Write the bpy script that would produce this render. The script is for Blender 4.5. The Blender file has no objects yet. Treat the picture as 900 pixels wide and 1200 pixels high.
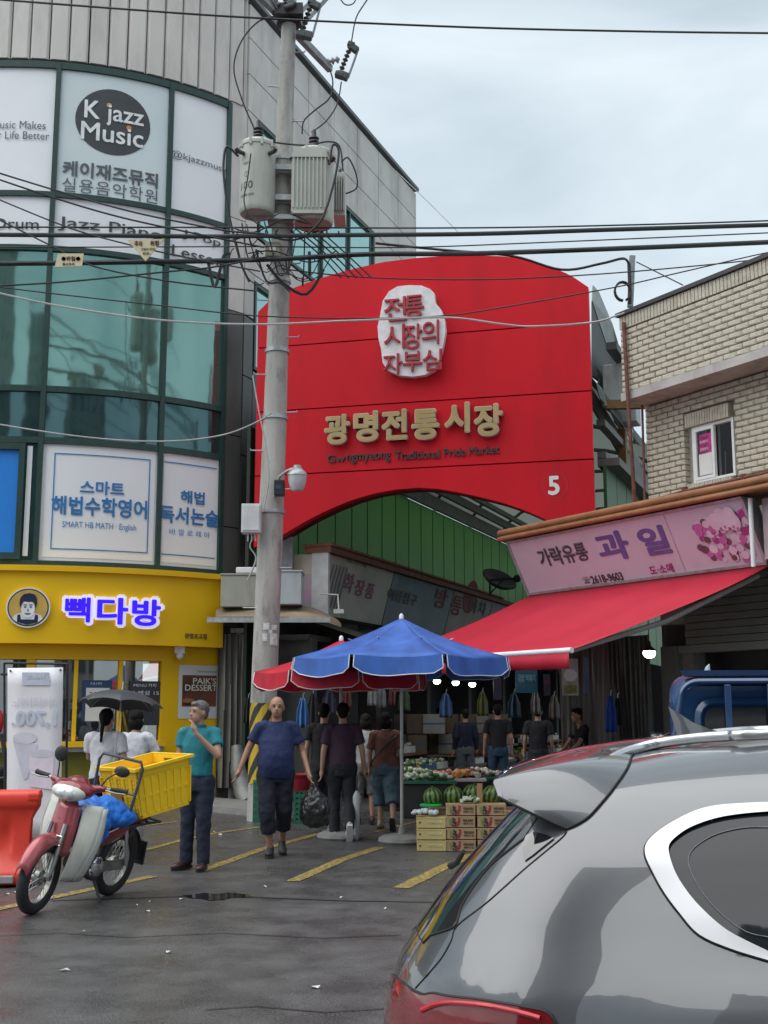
import bpy, math, random
import numpy as np
from math import radians as R, sin, cos, pi
from mathutils import Vector, Matrix
from mathutils.geometry import delaunay_2d_cdt, tessellate_polygon

random.seed(7)
SC = bpy.context.scene
COL = SC.collection

# ------------------------------------------------------------------ camera
PITCH = math.atan(234 / 1400)
CAMZ = 1.62
FPX = 1400.0
cam_d = bpy.data.cameras.new('camera')
cam = bpy.data.objects.new('camera', cam_d)
COL.objects.link(cam)
cam.location = (0, 0, CAMZ)
cam.rotation_euler = (pi / 2 + PITCH, 0, 0)
cam_d.sensor_fit = 'VERTICAL'
cam_d.sensor_height = 24
cam_d.lens = 24 * FPX / 1200
cam_d.clip_start = 0.05
cam_d.clip_end = 5000
SC.camera = cam
SC.render.resolution_x, SC.render.resolution_y = 768, 1024

# ------------------------------------------------------------------ view, world, sun
SC.view_settings.view_transform = 'Standard'
SC.view_settings.look = 'None'
SC.view_settings.gamma = 1
SC.view_settings.exposure = EXPOSURE = 1.15
SC.cycles.max_bounces = 8
SC.cycles.transparent_max_bounces = 12
SC.cycles.use_denoising = True
SUN_EL, SUN_AZ = R(62), R(160)      # azimuth measured from +X, counter-clockwise
world = bpy.data.worlds.new('World')
SC.world = world
world.use_nodes = True
nt = world.node_tree
nt.nodes.clear()
def wn(t, **k):
    n = nt.nodes.new(t)
    for a, b in k.items(): setattr(n, a, b)
    return n
wo = wn('ShaderNodeOutputWorld'); bg = wn('ShaderNodeBackground')
sky = wn('ShaderNodeTexSky', sky_type='NISHITA', sun_disc=False)
sky.sun_elevation = SUN_EL
sky.sun_rotation = R(90) - SUN_AZ
tc = wn('ShaderNodeTexCoord'); mp = wn('ShaderNodeMapping'); mp.inputs['Scale'].default_value = (1, 1, 2.6)
n1 = wn('ShaderNodeTexNoise'); n1.inputs['Scale'].default_value = 2.2; n1.inputs['Detail'].default_value = 7; n1.inputs['Roughness'].default_value = .52
n1.inputs['Distortion'].default_value = .35
cr = wn('ShaderNodeValToRGB')
cr.color_ramp.elements[0].position = .36; cr.color_ramp.elements[0].color = (2.45, 2.95, 3.2, 1)
cr.color_ramp.elements[1].position = .62; cr.color_ramp.elements[1].color = (3.95, 4.4, 4.62, 1)
mx = wn('ShaderNodeMixRGB'); mx.inputs[0].default_value = .90
nt.links.new(tc.outputs['Generated'], mp.inputs[0]); nt.links.new(mp.outputs[0], n1.inputs[0])
nt.links.new(n1.outputs['Fac'], cr.inputs[0])
nt.links.new(sky.outputs[0], mx.inputs[1]); nt.links.new(cr.outputs[0], mx.inputs[2])
nt.links.new(mx.outputs[0], bg.inputs[0]); bg.inputs[1].default_value = 0.10
nt.links.new(bg.outputs[0], wo.inputs[0])
sun_d = bpy.data.lights.new('sun', 'SUN'); sun_d.energy = 1.5; sun_d.angle = R(85); sun_d.color = (1, .97, .93)
sun = bpy.data.objects.new('sun', sun_d); COL.objects.link(sun)
sd = Vector((cos(SUN_EL) * cos(SUN_AZ), cos(SUN_EL) * sin(SUN_AZ), sin(SUN_EL)))
sd = Vector((cos(SUN_EL) * cos(-SUN_AZ), cos(SUN_EL) * sin(-SUN_AZ), sin(SUN_EL)))
sky.sun_rotation = R(90) + SUN_AZ
sun.rotation_euler = (-sd).to_track_quat('-Z', 'Y').to_euler()
sun.location = (0, -5, 40)

# ------------------------------------------------------------------ picture ray -> world helpers
def ray(px, py):
    a, b = (px - 450) / FPX, (600 - py) / FPX
    return Vector((a, cos(PITCH) - b * sin(PITCH), sin(PITCH) + b * cos(PITCH)))
CAM = Vector((0, 0, CAMZ))
def PY(px, py, Y):
    d = ray(px, py); return CAM + d * (Y / d.y)
def PZ(px, py, z=0.0):
    d = ray(px, py); return CAM + d * ((z - CAMZ) / d.z)
def PP(px, py, p0, n):
    d = ray(px, py); return CAM + d * ((Vector(p0) - CAM).dot(n) / d.dot(n))
def proj(p):
    p = Vector(p) - CAM
    zc = p.y * cos(PITCH) + p.z * sin(PITCH)
    u = -p.y * sin(PITCH) + p.z * cos(PITCH)
    return (450 + FPX * p.x / zc, 600 - FPX * u / zc)

# ------------------------------------------------------------------ materials
MATS = {}
def mat(name, col, rough=.6, metal=0.0, var=.12, scale=6.0, bump=0.0, bscale=None, spec=.5, coat=0.0,
        emit=None, estr=0.0, streak=0.0, dirt=None, dirtamt=0.0, trans=0.0, alpha=1.0, rvar=0.0, obj=True, detail=4.0):
    if name in MATS: return MATS[name]
    m = bpy.data.materials.new(name); m.use_nodes = True
    t = m.node_tree; N = t.nodes; L = t.links
    b = N['Principled BSDF']
    b.inputs['Roughness'].default_value = rough
    b.inputs['Metallic'].default_value = metal
    b.inputs['Specular IOR Level'].default_value = spec
    b.inputs['Coat Weight'].default_value = coat
    b.inputs['Coat Roughness'].default_value = .03
    if trans: b.inputs['Transmission Weight'].default_value = trans
    if alpha < 1: b.inputs['Alpha'].default_value = alpha
    if emit:
        b.inputs['Emission Color'].default_value = (*emit, 1); b.inputs['Emission Strength'].default_value = estr
    c = Vector(col)
    tcn = N.new('ShaderNodeTexCoord')
    nz = N.new('ShaderNodeTexNoise'); nz.inputs['Scale'].default_value = scale; nz.inputs['Detail'].default_value = detail
    src = tcn.outputs['Object']
    if streak:
        mpn = N.new('ShaderNodeMapping'); mpn.inputs['Scale'].default_value = (1, 1, streak)
        L.new(src, mpn.inputs[0]); L.new(mpn.outputs[0], nz.inputs[0])
    else:
        L.new(src, nz.inputs[0])
    rp = N.new('ShaderNodeValToRGB')
    rp.color_ramp.elements[0].position = .3; rp.color_ramp.elements[1].position = .7
    rp.color_ramp.elements[0].color = (*[max(0, x * (1 - var)) for x in c], 1)
    rp.color_ramp.elements[1].color = (*[min(1, x * (1 + var)) for x in c], 1)
    L.new(nz.outputs['Fac'], rp.inputs[0])
    out = rp.outputs[0]
    if dirt:
        n2 = N.new('ShaderNodeTexNoise'); n2.inputs['Scale'].default_value = scale * .6; n2.inputs['Detail'].default_value = 8
        n2.inputs['Roughness'].default_value = .65
        mpn = N.new('ShaderNodeMapping'); mpn.inputs['Scale'].default_value = (1.6, 1.6, .45); mpn.inputs['Location'].default_value = (3, 7, 2)
        L.new(tcn.outputs['Object'], mpn.inputs[0]); L.new(mpn.outputs[0], n2.inputs[0])
        r2 = N.new('ShaderNodeValToRGB'); r2.color_ramp.elements[0].position = .5; r2.color_ramp.elements[1].position = .72
        r2.color_ramp.elements[0].color = (0, 0, 0, 1); r2.color_ramp.elements[1].color = (dirtamt,) * 3 + (1,)
        L.new(n2.outputs['Fac'], r2.inputs[0])
        mm = N.new('ShaderNodeMixRGB'); L.new(r2.outputs[0], mm.inputs[0]); L.new(out, mm.inputs[1]); mm.inputs[2].default_value = (*dirt, 1)
        out = mm.outputs[0]
    L.new(out, b.inputs['Base Color'])
    if rvar:
        mr = N.new('ShaderNodeMapRange'); mr.inputs['To Min'].default_value = max(0, rough - rvar); mr.inputs['To Max'].default_value = min(1, rough + rvar)
        L.new(nz.outputs['Fac'], mr.inputs[0]); L.new(mr.outputs[0], b.inputs['Roughness'])
    if bump:
        n3 = N.new('ShaderNodeTexNoise'); n3.inputs['Scale'].default_value = bscale or scale * 3; n3.inputs['Detail'].default_value = 5
        L.new(tcn.outputs['Object'], n3.inputs[0])
        bp = N.new('ShaderNodeBump'); bp.inputs['Strength'].default_value = bump; bp.inputs['Distance'].default_value = .02
        L.new(n3.outputs['Fac'], bp.inputs['Height']); L.new(bp.outputs[0], b.inputs['Normal'])
    MATS[name] = m
    return m

def glassmat(name, tint=(.9, .95, .93), refl=.10, rough=.01, dark=0.0):
    """thin glass sheet: fresnel mix of a clear see-through and a mirror reflection"""
    if name in MATS: return MATS[name]
    m = bpy.data.materials.new(name); m.use_nodes = True
    t = m.node_tree; N = t.nodes; L = t.links; N.clear()
    o = N.new('ShaderNodeOutputMaterial'); mixs = N.new('ShaderNodeMixShader')
    tr = N.new('ShaderNodeBsdfTransparent'); tr.inputs[0].default_value = (*tint, 1)
    gl = N.new('ShaderNodeBsdfGlossy'); gl.inputs['Roughness'].default_value = rough; gl.inputs[0].default_value = (.95, .97, 1, 1)
    lw = N.new('ShaderNodeFresnel'); lw.inputs['IOR'].default_value = 1.5
    ad = N.new('ShaderNodeMath'); ad.operation = 'ADD'; ad.inputs[1].default_value = refl
    L.new(lw.outputs[0], ad.inputs[0]); L.new(ad.outputs[0], mixs.inputs[0])
    L.new(tr.outputs[0], mixs.inputs[1]); L.new(gl.outputs[0], mixs.inputs[2]); L.new(mixs.outputs[0], o.inputs[0])
    MATS[name] = m
    return m

# ------------------------------------------------------------------ mesh helpers
class MB:
    def __init__(s): s.v = []; s.f = []
    def add(s, vs, fs):
        o = len(s.v); s.v += [Vector(v) for v in vs]; s.f += [tuple(i + o for i in f) for f in fs]; return s
    def box(s, x0, x1, y0, y1, z0, z1, M=None):
        vs = [Vector((x, y, z)) for x in (x0, x1) for y in (y0, y1) for z in (z0, z1)]
        if M: vs = [M @ v for v in vs]
        return s.add(vs, [(0, 1, 3, 2), (4, 6, 7, 5), (0, 4, 5, 1), (2, 3, 7, 6), (0, 2, 6, 4), (1, 5, 7, 3)])
    def bar(s, p, q, w, h=None, up=(0, 0, 1)):
        p, q = Vector(p), Vector(q); h = h or w
        d = (q - p).normalized(); u = Vector(up)
        if abs(d.dot(u)) > .98: u = Vector((0, 1, 0))
        a = d.cross(u).normalized() * w / 2; b = a.cross(d).normalized() * h / 2
        vs = [c + i * a + j * b for c in (p, q) for i, j in ((-1, -1), (1, -1), (1, 1), (-1, 1))]
        return s.add(vs, [(3, 2, 1, 0), (4, 5, 6, 7)] + [(i, (i + 1) % 4, 4 + (i + 1) % 4, 4 + i) for i in range(4)])
    def tube(s, path, r, n=8, caps=True, closed=False):
        P = [Vector(p) for p in path]; k = len(P)
        rr = r if isinstance(r, (list, tuple)) else [r] * k
        vs = []; prev = None
        for i in range(k):
            if closed: d = P[(i + 1) % k] - P[i - 1]
            else: d = P[min(i + 1, k - 1)] - P[max(i - 1, 0)]
            if d.length < 1e-9: d = Vector((0, 0, 1))
            d.normalize()
            if prev is None:
                u = Vector((0, 0, 1)) if abs(d.z) < .9 else Vector((1, 0, 0))
                a = d.cross(u).normalized()
            else:
                a = prev - d * prev.dot(d)
                a = a.normalized() if a.length > 1e-6 else d.orthogonal().normalized()
            prev = a; b = d.cross(a)
            ri = rr[i]; ra, rb = ri if isinstance(ri, tuple) else (ri, ri)
            for j in range(n):
                t = 2 * pi * j / n; vs.append(P[i] + a * ra * cos(t) + b * rb * sin(t))
        fs = []
        for i in range(k if closed else k - 1):
            for j in range(n):
                a0, a1 = i * n + j, i * n + (j + 1) % n
                c = ((i + 1) % k) * n
                fs.append((a0, a1, c + (j + 1) % n, c + j))
        if caps and not closed:
            fs.append(tuple(range(n))[::-1]); fs.append(tuple((k - 1) * n + j for j in range(n)))
        return s.add(vs, fs)
    def lathe(s, prof, n=24, c=(0, 0, 0), M=None, a0=0, a1=2 * pi):
        full = abs(a1 - a0 - 2 * pi) < 1e-6; m = n if full else n + 1
        vs = []
        for (r, z) in prof:
            for j in range(m):
                t = a0 + (a1 - a0) * j / n
                v = Vector((r * cos(t), r * sin(t), z)) 
                vs.append((M @ v if M else v) + Vector(c))
        fs = []
        for i in range(len(prof) - 1):
            for j in range(n):
                a, b = i * m + j, i * m + (j + 1) % m
                fs.append((a, b, b + m, a + m))
        return s.add(vs, fs)
    def prism(s, poly, a, b, axis='y', M=None):
        """poly in the plane across axis, extruded along it from a to b (convex or not)"""
        def mk(u, v, w):
            p = Vector((u, w, v)) if axis == 'y' else Vector((w, u, v)) if axis == 'x' else Vector((u, v, w))
            return M @ p if M else p
        n = len(poly)
        vs = [mk(u, v, a) for u, v in poly] + [mk(u, v, b) for u, v in poly]
        tri = tessellate_polygon([[Vector((u, v, 0)) for u, v in poly]])
        fs = [tuple(t) for t in tri] + [tuple(i + n for i in t[::-1]) for t in tri]
        fs += [(i, (i + 1) % n, n + (i + 1) % n, n + i) for i in range(n)]
        return s.add(vs, fs)
    def ell(s, c, r, n=12, m=8, M=None):
        r = r if isinstance(r, tuple) else (r, r, r); c = Vector(c)
        vs = []
        for i in range(m + 1):
            p = pi * i / m
            for j in range(n):
                t = 2 * pi * j / n
                v = Vector((r[0] * sin(p) * cos(t), r[1] * sin(p) * sin(t), r[2] * cos(p)))
                if M: v = M @ v
                vs.append(c + v)
        fs = [(i * n + j, (i + 1) * n + j, (i + 1) * n + (j + 1) % n, i * n + (j + 1) % n) for i in range(m) for j in range(n)]
        return s.add(vs, fs)
    def cap(s, p, q, r1, r2, n=10):
        p, q = Vector(p), Vector(q)
        s.tube([p, q], [r1, r2], n); s.ell(p, r1, n, 6); s.ell(q, r2, n, 6); return s
    def grid(s, fn, nu, nv):
        vs = [fn(i / nu, j / nv) for i in range(nu + 1) for j in range(nv + 1)]
        fs = [(i * (nv + 1) + j, (i + 1) * (nv + 1) + j, (i + 1) * (nv + 1) + j + 1, i * (nv + 1) + j + 1) for i in range(nu) for j in range(nv)]
        return s.add(vs, fs)
    def xf(s, M):
        s.v = [M @ v for v in s.v]; return s
    def build(s, name, m, parent=None, smooth=False, bevel=0, world=False, mods=()):
        vs = s.v
        if world and parent is not None:
            I = MW[parent.name].inverted(); vs = [I @ v for v in vs]
        me = bpy.data.meshes.new(name)
        me.from_pydata([tuple(v) for v in vs], [], s.f); me.validate(); me.update()
        ms = m if isinstance(m, (list, tuple)) else [m]
        for q in ms: me.materials.append(q)
        if smooth:
            me.shade_smooth(); me.set_sharp_from_angle(angle=R(smooth if smooth is not True else 40))
        o = bpy.data.objects.new(name, me); COL.objects.link(o)
        if parent is not None:
            o.parent = parent; MW[o.name] = MW[parent.name].copy()
        else: MW[o.name] = Matrix.Identity(4)
        if bevel:
            b = o.modifiers.new('b', 'BEVEL'); b.width = bevel; b.segments = 2; b.limit_method = 'ANGLE'
        return o
MW = {}
def fixnormals(o):
    import bmesh
    bm = bmesh.new(); bm.from_mesh(o.data); bmesh.ops.recalc_face_normals(bm, faces=bm.faces); bm.to_mesh(o.data); bm.free()
def weld(o, d=.0005):
    import bmesh
    bm = bmesh.new(); bm.from_mesh(o.data); bmesh.ops.remove_doubles(bm, verts=bm.verts, dist=d); bmesh.ops.recalc_face_normals(bm, faces=bm.faces); bm.to_mesh(o.data); bm.free()

def tag(o, label=None, cat=None, group=None, kind=None):
    if label: o['label'] = label
    if cat: o['category'] = cat
    if group: o['group'] = group
    if kind: o['kind'] = kind
    return o
def thing(name, label, cat, loc=(0, 0, 0), rz=0.0, group=None, M=None):
    o = bpy.data.objects.new(name, None); COL.objects.link(o)
    M = M if M is not None else Matrix.Translation(Vector(loc)) @ Matrix.Rotation(rz, 4, 'Z')
    o.matrix_basis = M; MW[o.name] = M.copy()
    return tag(o, label, cat, group)
def inst(o, name, parent, M=None, loc=None):
    """another object sharing o's mesh"""
    c = bpy.data.objects.new(name, o.data); COL.objects.link(c)
    for md in o.modifiers:
        n = c.modifiers.new(md.name, md.type)
        if md.type == 'BEVEL': n.width = md.width; n.segments = md.segments; n.limit_method = md.limit_method
    if parent is not None: c.parent = parent
    if M is not None: c.matrix_basis = M
    elif loc is not None: c.location = loc
    MW[c.name] = (MW[parent.name] if parent is not None else Matrix.Identity(4)) @ c.matrix_basis
    return c
def copy_thing(root, M, label=None):
    r = root.copy(); COL.objects.link(r); r.matrix_basis = M; MW[r.name] = M.copy()
    if label: r['label'] = label
    for ch in list(root.children):
        c = ch.copy(); COL.objects.link(c); c.parent = r
        for g in ch.children:
            d = g.copy(); COL.objects.link(d); d.parent = c
    return r
def TR(x, y, z, rz=0.0, s=1.0): return Matrix.Translation((x, y, z)) @ Matrix.Rotation(rz, 4, 'Z') @ Matrix.Scale(s, 4)

# ------------------------------------------------------------------ lettering
def glyphs(body, h=1.0, offset=0.0, extrude=0.0, align='CENTER', spacing=1.0, res=3, width=1.0, mirror=False, shear=0.0, caps_h=None):
    """text as flat or extruded geometry: list of (x, y, z) centred on its own box, height of the box = h"""
    cu = bpy.data.curves.new('lettering', 'FONT'); cu.body = body; cu.size = 1; cu.extrude = 0
    cu.space_character = spacing; cu.resolution_u = res; cu.shear = shear; cu.align_x = 'LEFT'
    cu.extrude = 1.0 if extrude else 0
    o = bpy.data.objects.new('lettering', cu)
    me = o.to_mesh()
    vs = np.array([v.co[:] for v in me.vertices]); fs = [tuple(p.vertices) for p in me.polygons]
    o.to_mesh_clear(); bpy.data.objects.remove(o); bpy.data.curves.remove(cu)
    if offset > 0:      # embolden: the same glyph struck several times round a small circle
        base, bf, n0 = vs.copy(), list(fs), len(vs); vv = [base]; fs = list(bf)
        nd = 8 if offset > .03 else 6
        for i in range(nd):
            a = 2 * pi * (i + .5) / nd; b_ = base.copy(); b_[:, 0] += offset * cos(a); b_[:, 1] += offset * sin(a); b_[:, 2] *= 1 + .01 * (i + 1)
            if not extrude: b_[:, 2] += .0006 * (i + 1)
            vv.append(b_); fs += [tuple(k_ + n0 * (i + 1) for k_ in f) for f in bf]
        vs = np.concatenate(vv)
        if extrude: vs[:, 2] = np.where(vs[:, 2] > 0, 1 + .004 * (np.arange(len(vs)) // n0), 0)
    lo, hi = vs.min(0), vs.max(0)
    k = h / (hi[1] - lo[1])
    vs[:, 0] = (vs[:, 0] - (lo[0] + hi[0]) / 2) * k * width
    vs[:, 1] = (vs[:, 1] - (lo[1] + hi[1]) / 2) * k
    if extrude: vs[:, 2] = vs[:, 2] * extrude
    if mirror: vs[:, 0] *= -1
    return vs, fs
def lettering(body, h, m, parent, fn, name='lettering', world=True, wtarget=None, **kw):
    """fn maps (u, v, out) of the lettering's own plane to a point"""
    vs, fs = glyphs(body, h, **kw)
    if wtarget: vs[:, 0] *= wtarget / (vs[:, 0].max() - vs[:, 0].min())
    mb = MB(); mb.add([fn(*v) for v in vs], fs)
    return mb.build(name, m, parent, world=world)
def planefn(o, ux, uz, un):
    o, ux, uz, un = Vector(o), Vector(ux), Vector(uz), Vector(un)
    return lambda u, v, w=0: o + ux * u + uz * v + un * w

# common materials
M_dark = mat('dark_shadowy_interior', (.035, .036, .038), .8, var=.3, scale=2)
M_black = mat('black_plastic', (.02, .02, .022), .45)
M_rub = mat('rubber', (.025, .025, .026), .7, bump=.2, scale=30)
M_cable = mat('black_cable', (.025, .027, .03), .6)
M_wcable = mat('pale_cable', (.42, .42, .42), .5)
M_steel = mat('galvanised_steel', (.42, .44, .45), .45, metal=.5, var=.2, scale=8, dirt=(.2, .15, .1), dirtamt=.4)
M_chrome = mat('chrome', (.75, .76, .78), .12, metal=1.0, var=.03)
M_white = mat('white_paint', (.78, .79, .8), .5, var=.05)
M_rust = mat('rusty_red_pipe', (.16, .06, .045), .7, var=.4, scale=9)
# ================================================================== ground
def asphalt():
    m = bpy.data.materials.new('wet_asphalt'); m.use_nodes = True
    N, L = m.node_tree.nodes, m.node_tree.links; b = N['Principled BSDF']
    tc = N.new('ShaderNodeTexCoord')
    def noise(sc, det=5, sx=1, sy=1):
        mp = N.new('ShaderNodeMapping'); mp.inputs['Scale'].default_value = (sx, sy, 1)
        n = N.new('ShaderNodeTexNoise'); n.inputs['Scale'].default_value = sc; n.inputs['Detail'].default_value = det; n.inputs['Roughness'].default_value = .6
        L.new(tc.outputs['Object'], mp.inputs[0]); L.new(mp.outputs[0], n.inputs[0]); return n
    big = noise(.45, 6); fine = noise(85, 2); mid = noise(2.6, 9)
    r1 = N.new('ShaderNodeValToRGB'); e = r1.color_ramp.elements
    e[0].position = .32; e[0].color = (.062, .063, .065, 1); e[1].position = .72; e[1].color = (.092, .092, .094, 1)
    L.new(mid.outputs['Fac'], r1.inputs[0])
    r2 = N.new('ShaderNodeValToRGB'); e = r2.color_ramp.elements
    e[0].position = .35; e[0].color = (.35, .35, .35, 1); e[1].position = .72; e[1].color = (2.1, 2.05, 2.0, 1)
    L.new(fine.outputs['Fac'], r2.inputs[0])
    mm = N.new('ShaderNodeMixRGB'); mm.blend_type = 'MULTIPLY'; mm.inputs[0].default_value = .8
    L.new(r1.outputs[0], mm.inputs[1]); L.new(r2.outputs[0], mm.inputs[2])
    vo = N.new('ShaderNodeTexVoronoi'); vo.inputs['Scale'].default_value = 40; L.new(tc.outputs['Object'], vo.inputs[0])
    r4 = N.new('ShaderNodeValToRGB'); e = r4.color_ramp.elements; e[0].position = .0; e[0].color = (.8,.8,.8,1); e[1].position = .12; e[1].color = (0,0,0,1)
    L.new(vo.outputs['Distance'], r4.inputs[0])
    gate = N.new('ShaderNodeMath'); gate.operation = 'MULTIPLY'; L.new(r4.outputs[0], gate.inputs[0]); L.new(vo.outputs['Color'], gate.inputs[1])
    g2 = N.new('ShaderNodeMath'); g2.operation = 'MULTIPLY'; L.new(gate.outputs[0], g2.inputs[0]); g2.inputs[1].default_value = .9
    mx2 = N.new('ShaderNodeMixRGB'); L.new(g2.outputs[0], mx2.inputs[0]); L.new(mm.outputs[0], mx2.inputs[1]); mx2.inputs[2].default_value = (.30, .29, .28, 1)
    L.new(mx2.outputs[0], b.inputs['Base Color'])
    add = N.new('ShaderNodeMath'); L.new(big.outputs['Fac'], add.inputs[0]); L.new(mid.outputs['Fac'], add.inputs[1])
    r3 = N.new('ShaderNodeMapRange'); r3.inputs['From Min'].default_value = .8; r3.inputs['From Max'].default_value = 1.2
    r3.inputs['To Min'].default_value = .17; r3.inputs['To Max'].default_value = .52
    L.new(add.outputs[0], r3.inputs[0]); L.new(r3.outputs[0], b.inputs['Roughness'])
    bp = N.new('ShaderNodeBump'); bp.inputs['Strength'].default_value = .45; bp.inputs['Distance'].default_value = .012
    L.new(fine.outputs['Fac'], bp.inputs['Height']); L.new(bp.outputs[0], b.inputs['Normal'])
    return m
M_asph = asphalt()
g = MB(); g.add([(-900, -900, -.02), (900, -900, -.02), (900, 1200, -.02), (-900, 1200, -.02)], [(0, 1, 2, 3)])
tag(g.build('ground', mat('ground_concrete', (.16, .16, .155), .8, scale=.5)), kind='structure')
g = MB()
def roadz(x, y): return 0.0
g.grid(lambda u, v: Vector((-22 + 44 * u, -14 + 64 * v, 0)), 12, 16)
tag(g.build('road', M_asph), kind='structure')

# yellow painted lines, worn
m = bpy.data.materials.new('worn_yellow_paint'); m.use_nodes = True
N, L = m.node_tree.nodes, m.node_tree.links; b = N['Principled BSDF']
tcx = N.new('ShaderNodeTexCoord'); nz = N.new('ShaderNodeTexNoise'); nz.inputs['Scale'].default_value = 22; nz.inputs['Detail'].default_value = 8; nz.inputs['Roughness'].default_value = .7
L.new(tcx.outputs['Object'], nz.inputs[0])
rp = N.new('ShaderNodeValToRGB'); e = rp.color_ramp.elements
e[0].position = .40; e[0].color = (.07, .065, .05, 1); e[1].position = .60; e[1].color = (.46, .33, .07, 1)
L.new(nz.outputs['Fac'], rp.inputs[0]); L.new(rp.outputs[0], b.inputs['Base Color']); b.inputs['Roughness'].default_value = .5
M_yline = m
def yline(pts, w, name='painted_line'):
    P = [PZ(x, y, 0) for x, y in pts]
    # resample
    Q = []
    for a, c in zip(P[:-1], P[1:]):
        n = max(2, int((c - a).length / .3))
        Q += [a.lerp(c, i / n) for i in range(n)]
    Q.append(P[-1])
    vs, fs = [], []
    for i, q in enumerate(Q):
        d = (Q[min(i + 1, len(Q) - 1)] - Q[max(i - 1, 0)]).normalized(); s = Vector((-d.y, d.x, 0)) * w / 2
        jw = 1 + random.uniform(-.08, .08)
        vs += [q + s * jw + Vector((0, 0, .005)), q - s * jw + Vector((0, 0, .005))]
        if i: k = 2 * i; fs.append((k - 2, k - 1, k + 1, k))
    mb = MB(); mb.add(vs, fs)
    tag(mb.build(name, M_yline), kind='structure')
yline([(-30, 1072), (0, 1065), (90, 1046), (180, 1027)], .13)
yline([(146, 1003), (212, 985), (250, 977), (307, 969)], .10)
yline([(150, 970), (208, 963)], .09)
yline([(236, 1021), (305, 996), (375, 977)], .13)
yline([(343, 1033), (400, 1008), (446, 993)], .14)
yline([(470, 1041), (515, 1019), (556, 1001)], .16)
yline([(440, 975), (500, 960), (560, 948)], .08)

M_tar = mat('tar_seam', (.030, .030, .032), .35, var=.4, scale=12)
def crackline(pts, w):
    global M_yline
    k = M_yline; M_yline = M_tar; yline(pts, w, 'road_seam'); M_yline = k
crackline([(60, 1056), (140, 1053), (210, 1051), (300, 1052), (400, 1056), (520, 1058)], .035)
crackline([(-20, 1098), (70, 1094), (150, 1099), (260, 1094), (380, 1100), (470, 1096)], .016)
crackline([(240, 1184), (300, 1180), (380, 1187), (450, 1183)], .014)
# puddle beside the parked scooter
M_water = mat('puddle_water', (.02, .02, .02), .06, spec=.8, var=.2, scale=3, bump=.05, bscale=4)
def blob_sheet(pts, z, m, name, **k):
    P = [PZ(x, y, z) for x, y in pts]
    mb = MB(); n = len(P); c = sum(P, Vector()) / n
    mb.add([c] + P, [(0, i + 1, (i + 1) % n + 1) for i in range(n)])
    return mb.build(name, m)
tag(blob_sheet([(213, 1049), (226, 1048), (240, 1046), (252, 1047.5), (268, 1046), (280, 1047), (292, 1048.5), (299, 1050), (286, 1051.5), (272, 1051), (262, 1054), (245, 1055), (236, 1052.5), (222, 1052)], .006, M_water, 'puddle'), kind='structure')
# litter scraps on the road
M_scrap = mat('paper_scrap', (.6, .6, .58), .7)
i = 0
for x, y, s in [(213, 1054, .05), (176, 1057, .03), (173, 1068, .05), (76, 1137, .07), (198, 1116, .05), (310, 1039, .04), (370, 1157, .07), (60, 1052, .05),
                (8, 1048, .06), (20, 1046, .07), (400, 1052, .03), (160, 1061, .03), (98, 1092, .03), (452, 1065, .03), (250, 975, .05), (258, 978, .06)]:
    c = PZ(x, y, .006); a = random.random() * 6; s *= .6
    mb = MB(); mb.add([c + Vector((cos(a + t) * s * k, sin(a + t) * s * k * .6, z)) for t, k, z in ((0, 1, 0), (1.3, .8, .01), (2.6, .9, .0), (4, .7, .012), (5.2, .9, .0))], [(0, 1, 2, 3, 4)])
    pl = ['beside the puddle', 'near the puddle left end', 'behind the scooter stand', 'in the open road at lower left', 'on the open road mid left', 'right of the puddle',
          'on the open road near the grey car', 'by the scooter front wheel', 'beside the orange barrier foot', 'under the orange barrier edge', 'on open asphalt before the market', 'between scooter and puddle',
          'on asphalt before the scooter', 'near the middle yellow lines', 'on the far yellow line', 'just below the far yellow line'][i]
    tag(mb.build('paper_scrap', M_scrap), 'pale scrap of litter ' + pl, 'litter', 'litter scraps on the road'); i += 1
# low kerb slab before the shops
mb = MB(); a, b_, c, d = PZ(240, 951, 0), PZ(300, 957, 0), PZ(300, 945, 0), PZ(236, 940, 0)
mb.add([a, b_, c, d] + [p + Vector((0, 0, .1)) for p in (a, b_, c, d)], [(0, 1, 5, 4), (1, 2, 6, 5), (2, 3, 7, 6), (3, 0, 4, 7), (4, 5, 6, 7)])
tag(mb.build('kerb', mat('kerb_concrete', (.24, .235, .225), .8, var=.2, scale=5, bump=.3)), kind='structure')
# ================================================================== curved glass building on the left
RC, CX, CY = 5.6, -7.0, 26.4
YB = CY - RC
def FS(s, z, o=0.0):
    if s <= 0: p, n = Vector((CX + s, YB, z)), Vector((0, -1, 0))
    else:
        f = s / RC; p = Vector((CX + RC * sin(f), CY - RC * cos(f), z)); n = Vector((sin(f), -cos(f), 0))
    return p + n * o
def s_at(px, z, o=0.0):
    lo, hi = -5.0, 4.8
    for _ in range(40):
        m_ = (lo + hi) / 2
        if proj(FS(m_, z, o))[0] < px: lo = m_
        else: hi = m_
    return lo
def z_at(px, py, o=0.0):
    """(s, z) of the facade point seen at a pixel"""
    z = 8.0
    for _ in range(30):
        s = s_at(px, z, o); q = FS(s, z, o); z = CAMZ + (PY(px, py, q.y).z - CAMZ)
    return s_at(px, z, o), z
SEND = 4.75
CORN = FS(SEND, 0)                       # corner where the side facade starts
SD = Vector((.369, .929, 0)).normalized()  # along the side facade, away from the street
SN = Vector((SD.y, -SD.x, 0))
def SF(t, z, o=0.0): return Vector((CORN.x, CORN.y, z)) + SD * t + SN * o
SLEN = 10.0
M_conc = mat('pale_concrete_panel', (.62, .605, .57), .75, var=.10, scale=1.4, bump=.15, bscale=25, dirt=(.25, .24, .22), dirtamt=.45, streak=.35)
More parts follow.
